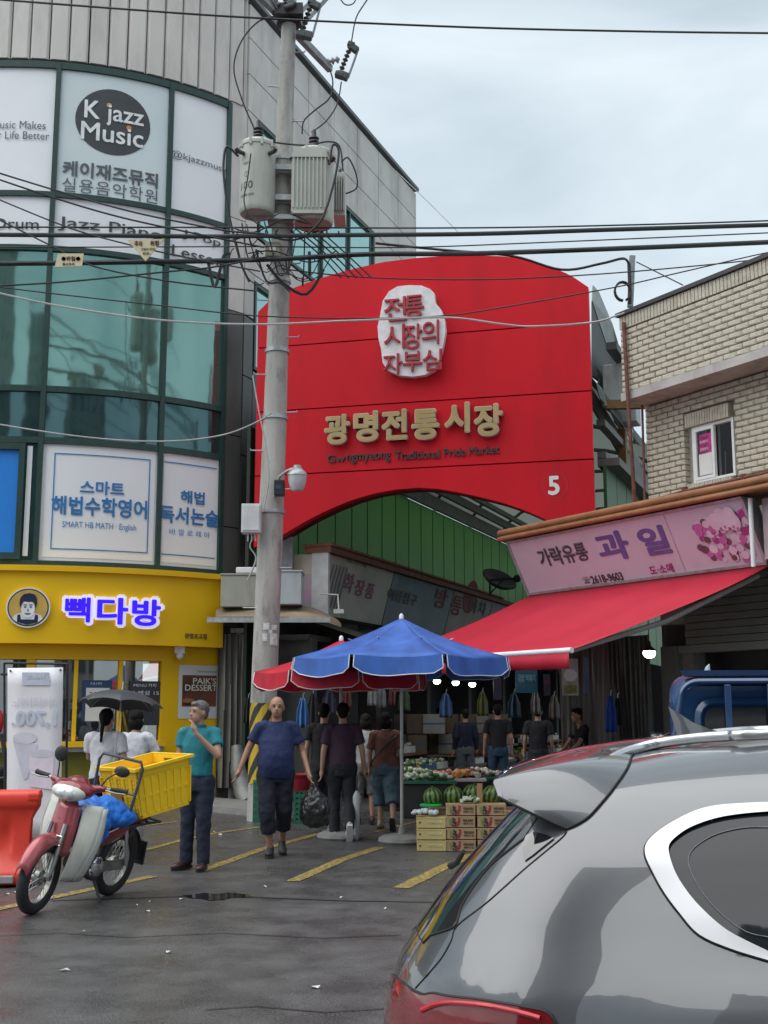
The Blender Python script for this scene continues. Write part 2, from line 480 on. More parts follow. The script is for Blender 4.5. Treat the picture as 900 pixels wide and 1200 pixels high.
M_conc2 = mat('pale_concrete_side_panel', (.64, .62, .59), .75, var=.08, scale=1.2, bump=.12, bscale=25, dirt=(.2, .19, .17), dirtamt=.5)
M_dpan = mat('dark_grey_lower_panel', (.105, .105, .10), .45, var=.12, scale=2, dirt=(.05, .05, .05), dirtamt=.4)  # darker grey used on the lower panels of pier and side facade
M_core = mat('building_core', (.06, .06, .06), .9)
M_mull = mat('dark_green_frame', (.018, .052, .046), .4, var=.15, scale=10)
def tealglass(name, base, rough=.035, metal=.75):
    m = mat(name, base, rough, metal=metal, var=.06, scale=.7, bump=.0)
    N, L = m.node_tree.nodes, m.node_tree.links
    tc = N.new('ShaderNodeTexCoord'); n = N.new('ShaderNodeTexNoise'); n.inputs['Scale'].default_value = .9; n.inputs['Detail'].default_value = 2
    L.new(tc.outputs['Object'], n.inputs[0]); bp = N.new('ShaderNodeBump'); bp.inputs['Strength'].default_value = .25; bp.inputs['Distance'].default_value = .06
    L.new(n.outputs['Fac'], bp.inputs['Height']); L.new(bp.outputs[0], N['Principled BSDF'].inputs['Normal'])
    return m
M_teal = tealglass('teal_mirror_glass', (.19, .35, .315), .07)
M_teald = tealglass('dark_teal_spandrel_glass', (.075, .15, .155), .07)
M_tealb = tealglass('bright_teal_glass', (.36, .62, .60))
M_vinyl = mat('white_window_vinyl', (.86, .885, .92), .4, var=.03, scale=1.0, spec=.6)

LB = thing('corner_building', 'curved concrete corner building with teal glass front and a music academy upstairs', 'building', (CORN.x, CORN.y, 0))
ZT, ZR = 13.65, 16.2
# core volume
pts = [FS(s, 0, -.28) for s in [-14] + [i * .4 for i in range(0, 12)] + [SEND]]
pts += [SF(SLEN - .1, 0, -.28), SF(SLEN - .1, 0, -9), Vector((-21, 36, 0))]
mb = MB(); n = len(pts)
lowz, topz = 4.1, 16.0
mb.prism([(p.x, p.y) for p in pts], lowz, topz, axis='z')
mb.build('wall', M_core, LB, world=True)
# ribbed concrete panels above the glass
mb0 = MB()
W = .36
s = -4.0
while s < 4.65:
    e = min(s + W, 4.72)
    mb = MB()
    d = .045; fr = [(s + .012, 0), (s + .05, d), (e - .05, d), (e - .012, 0)]
    vs = []
    for (ss, oo) in fr: vs += [FS(ss, ZT + .11, oo), FS(ss, ZR, oo)]
    b0 = len(vs)
    vs += [FS(s + .012, ZT + .11, -.25), FS(s + .012, ZR, -.25), FS(e - .012, ZT + .11, -.25), FS(e - .012, ZR, -.25)]
    fs = [(0, 2, 3, 1), (2, 4, 5, 3), (4, 6, 7, 5), (b0, 0, 1, b0 + 1), (6, b0 + 2, b0 + 3, 7), (b0, b0 + 2, 6, 4, 2, 0), (1, 3, 5, 7, b0 + 3, b0 + 1)]
    mb.add(vs, fs); mb.build('panel', M_conc, LB, world=True)
    s += W
# pier between the glass and the side facade: light above, dark below
def fsbox(s0, s1, z0, z1, o0, o1, n=1):
    mb = MB(); N_ = max(1, int(abs(s1 - s0) / .25)) * 1
    ring = []
    for i in range(N_ + 1):
        s = s0 + (s1 - s0) * i / N_
        ring.append([FS(s, z0, o0), FS(s, z1, o0), FS(s, z1, o1), FS(s, z0, o1)])
    vs = [p for r in ring for p in r]; fs = []
    for i in range(N_):
        for j in range(4): fs.append((i * 4 + j, i * 4 + (j + 1) % 4, (i + 1) * 4 + (j + 1) % 4, (i + 1) * 4 + j))
    fs += [(3, 2, 1, 0), (N_ * 4, N_ * 4 + 1, N_ * 4 + 2, N_ * 4 + 3)]
    mb.add(vs, fs); return mb
def sfbox(t0, t1, z0, z1, o0, o1, mb=None):
    mb = mb or MB()
    vs = [SF(t, z, o) for t in (t0, t1) for z in (z0, z1) for o in (o0, o1)]
    return mb.add(vs, [(0, 1, 3, 2), (4, 6, 7, 5), (0, 4, 5, 1), (2, 3, 7, 6), (0, 2, 6, 4), (1, 5, 7, 3)])
for (a, b_, m_) in ((9.4, 11.3, M_conc), (11.32, ZT + .1, M_conc), (6.9, 9.38, M_dpan), (5.1, 6.88, M_dpan), (3.2, 5.08, M_dpan), (0, 3.18, M_dpan)):
    fsbox(4.34, 4.745, a, b_, -.25, .02).build('panel', m_, LB, world=True)
# side facade panels
def sidepanels(z0, z1, t0, t1, w, m_):
    n_ = max(1, round((t1 - t0) / w)); ww = (t1 - t0) / n_
    for i in range(n_):
        sfbox(t0 + i * ww + .012, t0 + (i + 1) * ww - .012, z0 + .012, z1 - .012, -.25, .02).build('panel', m_, LB, world=True)
for z0, z1 in ((13.75, 14.55), (14.55, 15.35), (15.35, 16.12)): sidepanels(z0, z1, .02, SLEN, 1.42, M_conc2)
sidepanels(10.35, 11.15, .02, SLEN, 1.42, M_conc2)
sidepanels(11.15, 13.75, .02, .5, .5, M_conc2); sidepanels(11.15, 13.75, 6.9, SLEN, 1.5, M_conc2)
for z0, z1, in ((8.75, 10.35),): sidepanels(z0, z1, 3.42, SLEN, 1.42, M_conc2)
sidepanels(6.55, 8.15, .02, .42, .5, M_dpan)
sidepanels(4.2, 6.55, .02, .42, .5, M_dpan); sidepanels(6.42, 6.85, .42, 4.6, 2.1, M_dpan); sidepanels(8.15, 9.38, .02, .42, .5, M_dpan); sidepanels(9.4, 10.35, .02, .42, .5, M_conc2); sidepanels(10.22, 10.35, .42, 3.42, 1.5, M_conc2); sidepanels(6.85, 8.35, .42, 3.42, 1.5, M_dpan)
sidepanels(3.0, 4.2, .02, 6, 1.5, M_dpan)
def side_window(t0, t1, z0, z1, m_, nm):
    w_ = MB(); 
    for (a, b_, c, d) in ((t0, t1, z1 - .07, z1), (t0, t1, z0, z0 + .07), (t0, t0 + .07, z0 + .07, z1 - .07), (t1 - .07, t1, z0 + .07, z1 - .07)): sfbox(a, b_, c, d, -.2, .035, w_)
    for k in range(1, nm): 
        x = t0 + (t1 - t0) * k / nm; sfbox(x - .03, x + .03, z0 + .07, z1 - .07, -.2, .03, w_)
    wo_ = w_.build('window', M_mull, LB, world=True)
    for k in range(nm):
        a = t0 + (t1 - t0) * k / nm + .04; b_ = t0 + (t1 - t0) * (k + 1) / nm - .04
        sfbox(a, b_, z0 + .05, z1 - .05, -.15, -.03).build('pane', m_, wo_, world=True)
side_window(.55, 6.85, 11.18, 13.72, M_tealb, 4)
side_window(.45, 3.4, 8.38, 10.2, M_tealb, 2)
side_window(.45, 4.6, 4.3, 6.38, M_teald, 3)
# roof coping
mb = fsbox(-4.2, SEND, ZR, ZR + .09, -.3, .10); mb2 = sfbox(-.05, SLEN + .03, ZR, ZR + .09, -.3, .10)
mb.add(mb2.v, mb2.f); mb.build('coping', mat('roof_flashing', (.12, .13, .14), .5), LB, world=True)
sfbox(SLEN - .1, SLEN, 3, ZR, -8.9, -.26).build('end_wall', M_conc2, LB, world=True)

# window frames: mullions and transoms
ZS = [13.65, 11.07, 10.02, 7.36, 6.41, 4.18]
MS = [-5.4, -3.33, -1.26, .873, 3.01, 4.30]
mb = MB()
for z, h in zip(ZS, (.13, .10, .10, .11, .11, .13)):
    q = fsbox(-5.4, 4.33, z - h / 2, z + h / 2, -.2, .035); mb.add(q.v, q.f)
mb.build('transom', M_mull, LB, world=True)
for s_ in MS:
    q = fsbox(s_ - .045, s_ + .045, 4.1, 13.70, -.2, .05); q.build('mullion', M_mull, LB, world=True)
def pane(s0, s1, z0, z1, m_, name='pane', o=-.02, parent=LB):
    N_ = max(2, int((s1 - s0) / .15)); mb = MB()
    mb.grid(lambda u, v: FS(s0 + (s1 - s0) * u, z0 + (z1 - z0) * v, o), N_, 1)
    ob = mb.build(name, m_, parent, world=True, smooth=60); return ob
for i in range(5):
    a, b_ = MS[i] + .04, MS[i + 1] - .04
    for k in range(5):
        z1, z0 = ZS[k] - .05, ZS[k + 1] + .05
        m_ = [M_vinyl, M_vinyl, M_teal, M_teald, M_vinyl][k]
        if k == 4 and i <= 2: m_ = M_teald
        pane(a, b_, z0, z1, m_)
# print on the glass
def fsfn(px, py, o=.004):
    s0, z0 = z_at(px, py, o)
    return lambda u, v, w=0: FS(s0 + u, z0 + v, o + w)
def fsscale(px, py):
    s0, z0 = z_at(px, py); q = FS(s0, z0); return (q.y * cos(PITCH) + (q.z - CAMZ) * sin(PITCH)) / FPX, s0, z0
M_ink = mat('dark_print', (.05, .055, .06), .4)
M_inkg = mat('grey_print', (.10, .11, .12), .4)
M_blue = mat('blue_print', (.03, .20, .50), .4)
M_wprint = mat('white_print', (.8, .82, .84), .4)
M_gsheet = mat('pale_mint_vinyl', (.66, .76, .78), .35, var=.05, scale=.8)
pane(MS[3] + .06, MS[4] - .06, ZS[1] + .07, ZS[0] - .08, M_gsheet, 'poster_sheet', o=-.012)
def word(body, px, py, hpx, m_, wpx=None, parent=LB, o=.004, name='lettering', **kw):
    k, s0, z0 = fsscale(px, py)
    ang = cos(max(0, s0) / RC)
    return lettering(body, hpx * k * 1.03, m_, parent, fsfn(px, py, o), wtarget=(wpx * k / max(ang, .5) if wpx else None), name=name, **kw)
# round logo
k, s0, z0 = fsscale(133, 143)
def disc(px, py, rpx, m_, o, name='logo_disc', parent=LB, n=40):
    k, s0, z0 = fsscale(px, py); r = rpx * k
    mb = MB(); vs = [FS(s0, z0, o)]
    for rr in (.5, 1):
        vs += [FS(s0 + r * rr * cos(2 * pi * i / n) / max(.8, cos(max(0, s0) / RC)), z0 + r * rr * sin(2 * pi * i / n), o) for i in range(n)]
    fs = [(0, 1 + i, 1 + (i + 1) % n) for i in range(n)] + [(1 + i, 1 + n + i, 1 + n + (i + 1) % n, 1 + (i + 1) % n) for i in range(n)]
    mb.add(vs, fs); return mb.build(name, m_, parent, world=True)
disc(133, 143, 41, M_ink, -.006)
word('K', 108, 128, 22, M_wprint, 17, offset=.02)
word('jazz', 147, 138, 26, M_wprint, 40, offset=.015)
disc(128, 123.5, 2.8, mat('ochre_dot', (.55, .40, .12), .4), .006)
word('Music', 132, 157, 22, M_wprint, 68, offset=.015)
disc(151, 150, 2.8, mat('orange_dot', (.65, .22, .08), .4), .006)
word('케이재즈뮤직', 130.5, 203, 19, M_inkg, 104, offset=.03)
word('실용음악학원', 130, 222, 17, M_inkg, 104, spacing=1.1)
word('Music Makes', 22, 146, 9.5, M_inkg, 62)
word('Your Life Better', 17, 158, 9.5, M_inkg, 80)
word('@kjazzmusic', 236, 190, 11, M_inkg, 60)
word('Drum', 19, 262, 13, M_ink, 52, offset=.01)
word('Jazz Piano', 131, 268, 17, M_ink, 114, offset=.01)
word('J.Pop', 237, 280, 12, M_ink, 40, offset=.01)
word('Lesson', 233, 300, 13, M_ink, 54, offset=.01)
# maths academy posters, first floor
def ringpx(s0, s1, z0, z1, t, m_, o=.002):
    mb = MB()
    for a, b_, c, d in ((s0, s1, z1 - t, z1), (s0, s1, z0, z0 + t), (s0, s0 + t, z0 + t, z1 - t), (s1 - t, s1, z0 + t, z1 - t)):
        q = MB(); q.grid(lambda u, v: FS(a + (b_ - a) * u, c + (d - c) * v, o), 10, 1); mb.add(q.v, q.f)
    return mb.build('printed_border', m_, LB, world=True)
pane(MS[3] + .10, MS[4] - .08, ZS[5] + .13, ZS[4] - .1, M_vinyl, 'poster_sheet', o=-.01)
pane(MS[4] + .08, MS[5] - .10, ZS[5] + .13, ZS[4] - .1, M_vinyl, 'poster_sheet', o=-.01)
ringpx(MS[3] + .24, MS[4] - .18, ZS[5] + .27, ZS[4] - .22, .02, M_blue)
mb = MB(); q = MB()
for (a, b_) in ((ZS[5] + .27, ZS[5] + .29), (ZS[4] - .24, ZS[4] - .22)):
    q = MB(); q.grid(lambda u, v: FS(MS[4] + .08 + (MS[5] - MS[4] - .18) * u, a + (b_ - a) * v, .002), 10, 1); mb.add(q.v, q.f)
mb.build('printed_border', M_blue, LB, world=True)
word('스마트', 120, 572, 16, M_blue, 48, offset=.03)
word('해법수학영어', 117.5, 594, 22, M_blue, 104, offset=.03)
word('SMART HB MATH · English', 117, 617, 9, M_blue, 80)
word('해법', 226, 583, 15, M_blue, 25, offset=.03)
word('독서논술', 223, 605, 20, M_blue, 62, offset=.03)
word('바 깔 로 레 아', 223, 625, 7, M_blue, 42)
# opening window with bright blue blind at the far left
bw = MB()
sA, sB = s_at(-30, 5.2), s_at(27, 5.2)
for a, b_, c, d in ((sA, sB, 6.22, 6.34), (sA, sB, 4.25, 4.37), (sB - .1, sB, 4.37, 6.22)):
    q = fsbox(a, b_, c, d, -.1, .08); bw.add(q.v, q.f)
wo_ = bw.build('window', M_mull, LB, world=True)
pane(sA, sB - .1, 4.37, 6.22, mat('bright_blue_blind', (.015, .22, .72), .4, var=.03), 'pane', o=.01, parent=wo_)
pane(sB + .03, MS[3] - .14, 4.32, 6.3, M_vinyl, 'poster_sheet', o=.0)
# ================================================================== yellow coffee shop on the ground floor
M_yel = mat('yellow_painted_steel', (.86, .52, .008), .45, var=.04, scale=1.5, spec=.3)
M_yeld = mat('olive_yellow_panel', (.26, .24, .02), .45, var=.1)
SH = thing('coffee_shop', 'yellow fronted takeaway coffee shop in the ground floor of the curved building', 'shop', tuple(FS(2.5, 0)))
def arcbox(s0, s1, z0, z1, o0, o1, name, m_, parent=SH, bevel=0):
    q = fsbox(s0, s1, z0, z1, o0, o1); ob = q.build(name, m_, parent, world=True, smooth=30)
    return ob
arcbox(-4.6, 4.20, 2.78, 4.02, -.2, .32, 'fascia', M_yel)
arcbox(-4.6, 4.36, 4.02, 4.12, -.2, .40, 'fascia_lip', M_yel)
arcbox(4.62, 4.74, 0, 2.9, -.1, .06, 'downpipe_board', M_white)
# yellow wall to the right of the serving window, header above
sw = s_at(190, 2.2)
arcbox(sw, 4.62, 0, 2.775, -.2, -.02, 'wall', M_yel)
arcbox(-4.6, sw, 2.52, 2.775, -.2, -.02, 'header', M_yel)
zc0 = 1.02
arcbox(-4.6, sw - .0, zc0, zc0 + .09, -.25, .28, 'counter', M_yel)
arcbox(-4.6, sw - .01, zc0 - .08, zc0 - .003, -.1, .22, 'counter_edge', M_steel)
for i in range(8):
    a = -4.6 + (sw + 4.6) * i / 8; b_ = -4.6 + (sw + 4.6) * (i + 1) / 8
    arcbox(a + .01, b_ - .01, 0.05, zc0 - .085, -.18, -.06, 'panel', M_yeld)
M_pane = glassmat('shop_glass', refl=.24)
sm = [-4.6, -1.3, s_at(35, 2.2), s_at(89, 2.2), s_at(142, 2.2), sw]
for i, a in enumerate(sm[:-1]):
    if i: arcbox(a - .035, a + .035, zc0 + .095, 2.515, -.16, -.03, 'mullion', M_yel)
    p = pane(a + .03, sm[i + 1] - .03, zc0 + .1, 2.51, M_pane, 'pane', o=-.1, parent=SH)
arcbox(s_at(35, 2.2) - .07, s_at(35, 2.2) + .08, zc0 + .095, 2.515, -.17, -.025, 'post', M_yel)
# interior of the shop
M_int = mat('shop_interior_wall', (.20, .19, .17), .8, var=.1)
mb = MB()
mb.add([FS(-4.6, 0, -3.5), FS(4.0, 0, -2.2), FS(4.0, 2.76, -2.2), FS(-4.6, 2.76, -3.5)], [(0, 1, 2, 3)])
mb.build('back_wall', M_int, SH, world=True)
mb = MB(); mb.add([FS(-4.6, 2.72, -.2), FS(0, 2.72, -.2), FS(2, 2.72, -.2), FS(4.2, 2.72, -.2), FS(4.0, 2.72, -2.3), FS(-4.6, 2.72, -3.6)], [(0, 1, 2, 3, 4, 5)])
mb.build('ceiling', mat('shop_ceiling', (.45, .43, .40), .8), SH, world=True)
arcbox(-4.2, sw, .9, 1.02, -1.2, -.5, 'worktop', mat('worktop_steel', (.25, .26, .27), .4, metal=.5))
mb = MB()
q0 = s_at(84, 2.0); c = FS(q0, 0, -.8)
mb.box(c.x - .22, c.x + .2, c.y - .1, c.y + .3, 1.02, 1.72); mb.box(c.x - .26, c.x + .26, c.y - .18, c.y + .34, 1.72, 1.8); mb.box(c.x - .1, c.x + .12, c.y - .2, c.y - .1, 1.3, 1.5)
mb.build('coffee_machine', M_black, SH, world=True, bevel=.02)
for i, (px, pz) in enumerate(((150, 1.5), (170, 1.5), (160, 1.9), (178, 1.9), (150, 1.9))):
    c = FS(s_at(px, pz), pz, -1.4); q = MB(); q.lathe([(0, 0), (.07, 0), (.08, .18), (.05, .2), (.05, .24), (0, .24)], 12, c); q.build('jar', mat('jar_brown', (.12, .08, .05), .3), SH, world=True, smooth=True)
q = MB(); c0 = FS(s_at(140, 2), 0, -1.6)
for z in (1.46, 1.86): q.box(c0.x - .3, c0.x + 1.0, c0.y, c0.y + .3, z, z + .03)
q.build('shelf', M_int, SH, world=True)
# posters in the window
def fsposter(px0, px1, py0, py1, m_, name, parent, o=-.05, th=.01):
    sa, za = z_at(px0, py0, o); sb, zb = z_at(px1, py1, o)
    mb = MB(); mb.grid(lambda u, v: FS(sa + (sb - sa) * u, zb + (za - zb) * v, o), 6, 2)
    ob = mb.build(name, m_, parent, world=True); return sa, sb, za, zb
M_navy = mat('navy_poster', (.025, .06, .16), .45)
M_paper = mat('poster_paper', (.72, .72, .72), .5, var=.02)
fsposter(97, 130, 797, 845, M_navy, 'poster', SH, -.07)
fsposter(101, 127, 806, 845, M_paper, 'poster_sheet', SH, -.062)
word('2500', 114, 814, 6, mat('red_print', (.5, .04, .04), .5), 18, SH, -.058)
word('P A I K\'S', 113, 801, 2.5, M_wprint, 12, SH, -.058)
fsposter(152, 188, 798, 850, mat('charcoal_poster', (.04, .045, .06), .45), 'poster', SH, -.07)
word('MENU 커피', 170, 803, 4, M_wprint, 24, SH, -.06); word('스페셜 15', 170, 812, 5, M_wprint, 30, SH, -.06)
# dessert poster on the yellow wall
sa, sb, za, zb = fsposter(210, 254, 779, 842, M_paper, 'poster_board', SH, -.012)
fsposter(214, 253, 791, 828, mat('brown_photo_print', (.17, .065, .035), .45, var=.5, scale=2.2), 'poster_print', SH, -.008)
M_cream = mat('cream_print', (.78, .76, .7), .5)
word("PAIK'S", 240, 798, 7, M_cream, 24, SH, -.003, offset=.015)
word("DESSERT", 236, 806, 7, M_cream, 33, SH, -.003, offset=.015)
word("Premium dessert at home", 243, 787, 2.2, M_inkg, 20, SH, -.003)
def pdisc(px, py, rx, ry, m_, parent, o):
    k, s0, z0 = fsscale(px, py); mb = MB()
    vs = [FS(s0 + rx * k * cos(2 * pi * i / 20), z0 + ry * k * sin(2 * pi * i / 20), o) for i in range(20)]
    mb.add(vs, [tuple(range(20))]); return mb.build('printed_cake', m_, parent, world=True)
pdisc(221, 821, 8, 2.6, mat('cake_orange', (.42, .16, .05), .5), SH, -.004); pdisc(221, 824.5, 6, 2, mat('cake_plate', (.03, .02, .02), .5), SH, -.005)
# white oval logo board with a simple drawn face (plain stand-in, same colours)
o_f = .325
def fdisc(px, py, rx, ry, m_, o, name='logo_disc', poly=None):
    k, s0, z0 = fsscale(px, py); k *= .985; mb = MB()
    P_ = poly or [(cos(2 * pi * i / 40) * rx, sin(2 * pi * i / 40) * ry) for i in range(40)]
    vs = [FS(s0 + x * k, z0 + y * k, o) for x, y in P_]
    t = tessellate_polygon([[Vector((x, y, 0)) for x, y in P_]])
    mb.add(vs, [tuple(q) for q in t]); return mb.build(name, m_, SH, world=True)
k, s0, z0 = fsscale(36.5, 714)
mb = MB(); NN = 40; rr = 23.2 * k
vs = [FS(s0 + rr * cos(2 * pi * i / NN), z0 + rr * sin(2 * pi * i / NN), o) for o in (.32, .375) for i in range(NN)]
mb.add(vs, [(i, (i + 1) % NN, NN + (i + 1) % NN, NN + i) for i in range(NN)] + [tuple(range(NN, 2 * NN))])
mb.build('logo_board', M_white, SH, world=True)
fdisc(36.5, 714, 22, 22, mat('navy_line', (.012, .02, .06), .4), .378)
fdisc(36.5, 714, 20.6, 20.6, mat('logo_gold', (.62, .40, .09), .4), .381)
fdisc(36.5, 714, 1, 1, M_wprint, .384, 'logo_shirt', [(-16, -13), (-14, -9), (-6, -6), (6, -6), (14, -9), (16, -13), (11, -17.4), (0, -20.5), (-11, -17.4)])
fdisc(36.5, 714, 1, 1, MATS['navy_line'], .387, 'logo_apron', [(-11, -9), (-8, -8), (-7, -14), (7, -14), (8, -8), (11, -9), (11, -17.2), (0, -20.3), (-11, -17.2)])
fdisc(36.5, 716, 7.2, 10.2, M_wprint, .390, 'logo_face')
fdisc(36.5, 714, 1, 1, MATS['navy_line'], .393, 'logo_hair', [(-8.2, -1), (-9.3, 5), (-8.6, 11), (-5, 15.5), (1, 16.8), (7, 15), (9.2, 10), (9.2, 4), (8.2, -1), (6.8, 4), (6, 7), (0, 6.2), (-5.6, 7.4), (-6.8, 4)])
for dx in (-3, 3): fdisc(36.5 + dx, 713.6, 1.4, .8, MATS['navy_line'], .394, 'logo_eye'); fdisc(36.5 + dx, 711.2, 2.2, .6, MATS['navy_line'], .394, 'logo_brow')
fdisc(36.5, 717.4, .6, 1.8, MATS['navy_line'], .394, 'logo_nose')
fdisc(36.5, 714, 1, 1, MATS['navy_line'], .394, 'logo_mouth', [(-3.4, -6.4), (0, -7), (3.4, -6.4), (2, -8.4), (-2, -8.4)])
# illuminated letters 백다방
M_lilac = mat('lit_white_edge', (.75, .72, .85), .4, emit=(.8, .78, 1), estr=.22)
M_vio = mat('lit_blue_face', (.02, .01, .45), .35, emit=(.03, .0, .75), estr=.45)
for ch, px, py, h, w in (('빽', 91, 714.5, 28, 25), ('다', 132, 716, 30, 30), ('방', 171.5, 718, 30, 27)):
    for (off, mm, oo, ex, hh, ww) in ((.085, M_lilac, .34, .05, h + 7, w + 7), (.034, M_vio, .392, .02, h, w + .5)):
        word(ch, px, py, hh, mm, ww, SH, oo, offset=off, extrude=ex, res=4, name='letter')
word('광명초교점', 229.5, 745.5, 6, M_ink, 21, SH, .326, offset=.02)
# camera dome under the fascia
c = FS(s_at(208, 2.72), 0, .12)
q = MB(); q.box(c.x - .09, c.x + .09, c.y - .08, c.y + .08, 2.66, 2.778); q.ell((c.x, c.y - .02, 2.62), .07, 14, 8)
tag(q.build('security_camera', M_white, smooth=True), 'small white dome camera under the yellow fascia beside the dessert poster', 'camera')
# white downpipe with T cap
c = FS(4.70, 0, .14)
q = MB(); q.tube([(c.x, c.y, .1), (c.x, c.y, 3.08)], .045, 10); q.box(c.x - .16, c.x + .1, c.y - .04, c.y + .04, 3.08, 3.17)
tag(q.build('drain_pipe', mat('cream_pipe', (.62, .6, .54), .5, dirt=(.2, .18, .15), dirtamt=.4), smooth=True), 'cream drain pipe running down the right edge of the yellow shop', 'pipe')
# black umbrella, banner stand etc come later

# ================================================================== gap between shop and market: tarp canopy, tin boxes, vinyl curtain
GX = lambda px, Y, z: Vector((PY(px, 700, Y).x, Y, z))
gap = thing('lean_to_stall', 'grimy lean-to stall with a brown tarp roof and clear plastic curtains behind the utility pole', 'stall', (-2.6, 23.0, 0))
M_tarp = mat('dirty_tarp', (.27, .21, .14), .8, var=.35, scale=3, bump=.5, bscale=6)
def at(px, py, Y): return PY(px, py, Y)
q = MB()
A = [at(252, 712, 22.2), at(290, 711, 22.0), at(325, 711, 21.8), at(350, 708, 21.7), at(375, 716, 21.7), at(400, 728, 21.9)]
B = [at(253, 722, 21.3), at(290, 722, 21.2), at(325, 722, 21.0), at(350, 723, 20.9), at(375, 725, 21.0), at(400, 734, 21.3)]
for i in range(6): A[i].z += random.uniform(0, .06)
vs = A + B + [v - Vector((0, 0, .04)) for v in A] + [v - Vector((0, 0, .04)) for v in B]
fs = [(i, i + 1, 7 + i, 6 + i) for i in range(5)] + [(12 + i, 18 + i, 19 + i, 13 + i) for i in range(5)] + [(6 + i, 7 + i, 19 + i, 18 + i) for i in range(5)]
q.add(vs, fs); o = q.build('tarp', M_tarp, gap, world=True)
sb_ = o.modifiers.new('s', 'SUBSURF'); sb_.levels = 2; sb_.render_levels = 2
q = MB(); q.bar(at(243, 726.5, 21.2), at(388, 726.5, 20.9), .06, .09); q.build('front_beam', M_steel, gap, world=True)
# plastic curtain folds
M_vinylc = mat('grimy_clear_vinyl', (.26, .25, .215), .22, var=.5, scale=4, streak=.15, spec=.7, bump=.2, bscale=3)
def curtain(p0, p1, z0, z1, folds, depth, name, m_, parent, seed=0):
    rnd = random.Random(seed); d = (Vector(p1) - Vector(p0)); n = Vector((-d.y, d.x, 0)).normalized(); N_ = folds * 8
    ph = [rnd.uniform(-1, 1) for _ in range(N_ + 1)]
    def f(u, v):
        i = int(u * N_); a = sin(u * folds * 2 * pi + .6 * sin(5 * v + u * 9)) * depth * (.5 + .5 * (1 - v) + .3 * ph[i])
        p = Vector(p0) + d * u + n * a; return Vector((p.x, p.y, z0 + (z1 - z0) * v))
    mb = MB(); mb.grid(f, N_, 6); return mb.build(name, m_, parent, world=True, smooth=60)
pA, pB = GX(258, 22.3, 0), GX(302, 22.6, 0)
curtain(pA, pB, .25, 3.05, 6, .09, 'plastic_curtain', M_vinylc, gap, 1)
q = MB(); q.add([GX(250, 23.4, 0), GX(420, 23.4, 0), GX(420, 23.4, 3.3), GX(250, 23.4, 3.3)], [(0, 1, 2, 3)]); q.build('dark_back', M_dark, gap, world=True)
q = MB(); q.tube([GX(296, 21.6, .05), GX(289, 21.7, .25), GX(283, 21.8, .6), GX(281, 21.95, 1.0)], [.20, .17, .14, .10], 14)
q.build('duct', mat('crumpled_foil', (.22, .22, .21), .45, metal=.3, var=.3, scale=4, bump=.9, bscale=7), gap, world=True, smooth=60)
def tinbox(px0, px1, py0, py1, Y, dep, label, m_, name='tin_box'):
    a, b_ = at(px0, py0, Y), at(px1, py1, Y)
    c = Vector(((a.x + b_.x) / 2, Y + dep / 2, b_.z)); t = thing(name, label, 'box', c)
    w, h = (b_.x - a.x), (a.z - b_.z)
    q = MB(); q.box(-w / 2, w / 2, -dep / 2, dep / 2, 0, h); q.build('body', m_, t, bevel=.012)
    q = MB(); q.box(-w / 2 - .02, w / 2 + .02, -dep / 2 - .02, dep / 2 + .02, h, h + .03); q.build('lid', m_, t, bevel=.008)
    return t
tinbox(259, 304, 674, 711, 21.5, .7, 'beige tin box on the stall roof beside the yellow fascia', mat('beige_tin', (.36, .36, .31), .55, var=.08, scale=3, dirt=(.2, .17, .13), dirtamt=.6))
tinbox(318, 353, 670, 708, 21.2, .6, 'pale blue-grey tin box on the stall roof right of the pole', mat('bluegrey_tin', (.45, .50, .52), .5, var=.06, scale=3, dirt=(.2, .17, .13), dirtamt=.4))
q = MB(); a = at(335, 622, 22.3); b_ = at(335, 672, 22.3); q.box(a.x - .13, a.x + .13, 22.3, 22.5, b_.z, a.z + .3)
tag(q.build('steel_post', mat('grey_post', (.30, .33, .34), .5, dirt=(.15, .12, .1), dirtamt=.5)), 'grey steel post rising behind the pale blue-grey tin box', 'post')
q = MB(); a = at(290, 669, 21.7); q.box(a.x - .2, a.x + .3, 21.6, 22.0, a.z - .05, a.z + .06)
tag(q.build('flat_lid_board', M_white, bevel=.02), 'white flat cap lying on top of the beige tin box', 'cap')
# ================================================================== red market gate sign
GL, GR_ = Vector((-2.42, 22.0, 0)), Vector((3.66, 20.45, 0))
GU = (GR_ - GL).normalized(); GN = Vector((GU.y, -GU.x, 0))      # GN faces the camera
GM = Matrix.Translation(GL) @ Matrix.Rotation(math.atan2(GU.y, GU.x), 4, 'Z')
def gpt(px, py):
    p = PP(px, py, GL, GN); return ((p - GL).dot(GU), p.z)
GATE = thing('market_gate', 'big red arched gate sign over the market entrance', 'sign', M=GM)
M_red = mat('red_gate_panel', (.62, .006, .018), .5, spec=.25, var=.09, scale=.9, dirt=(.36, .010, .016), dirtamt=.6, streak=.3, bump=.04, bscale=2)
M_redd = mat('dark_red_back', (.10, .004, .008), .6)
top = [gpt(*p) for p in [(298, 366), (318, 350), (340, 339), (365, 329.5), (390, 321.5), (420, 313.5), (450, 307), (490, 302), (530, 299.5), (560, 299.5), (585, 300), (609, 302.5), (630, 308), (647, 313.5), (668, 322), (694, 336)]]
bot = [gpt(*p) for p in [(298, 641), (306, 640), (331, 627), (345, 618.5), (365, 607), (390, 595), (415, 585), (440, 578), (465, 573.5), (490, 571.5), (515, 573), (540, 577.5), (565, 583), (590, 589.5), (615, 598), (635, 607), (654, 617), (672, 627), (694, 640)]]
U0, U1 = 0.0, (GR_ - GL).length
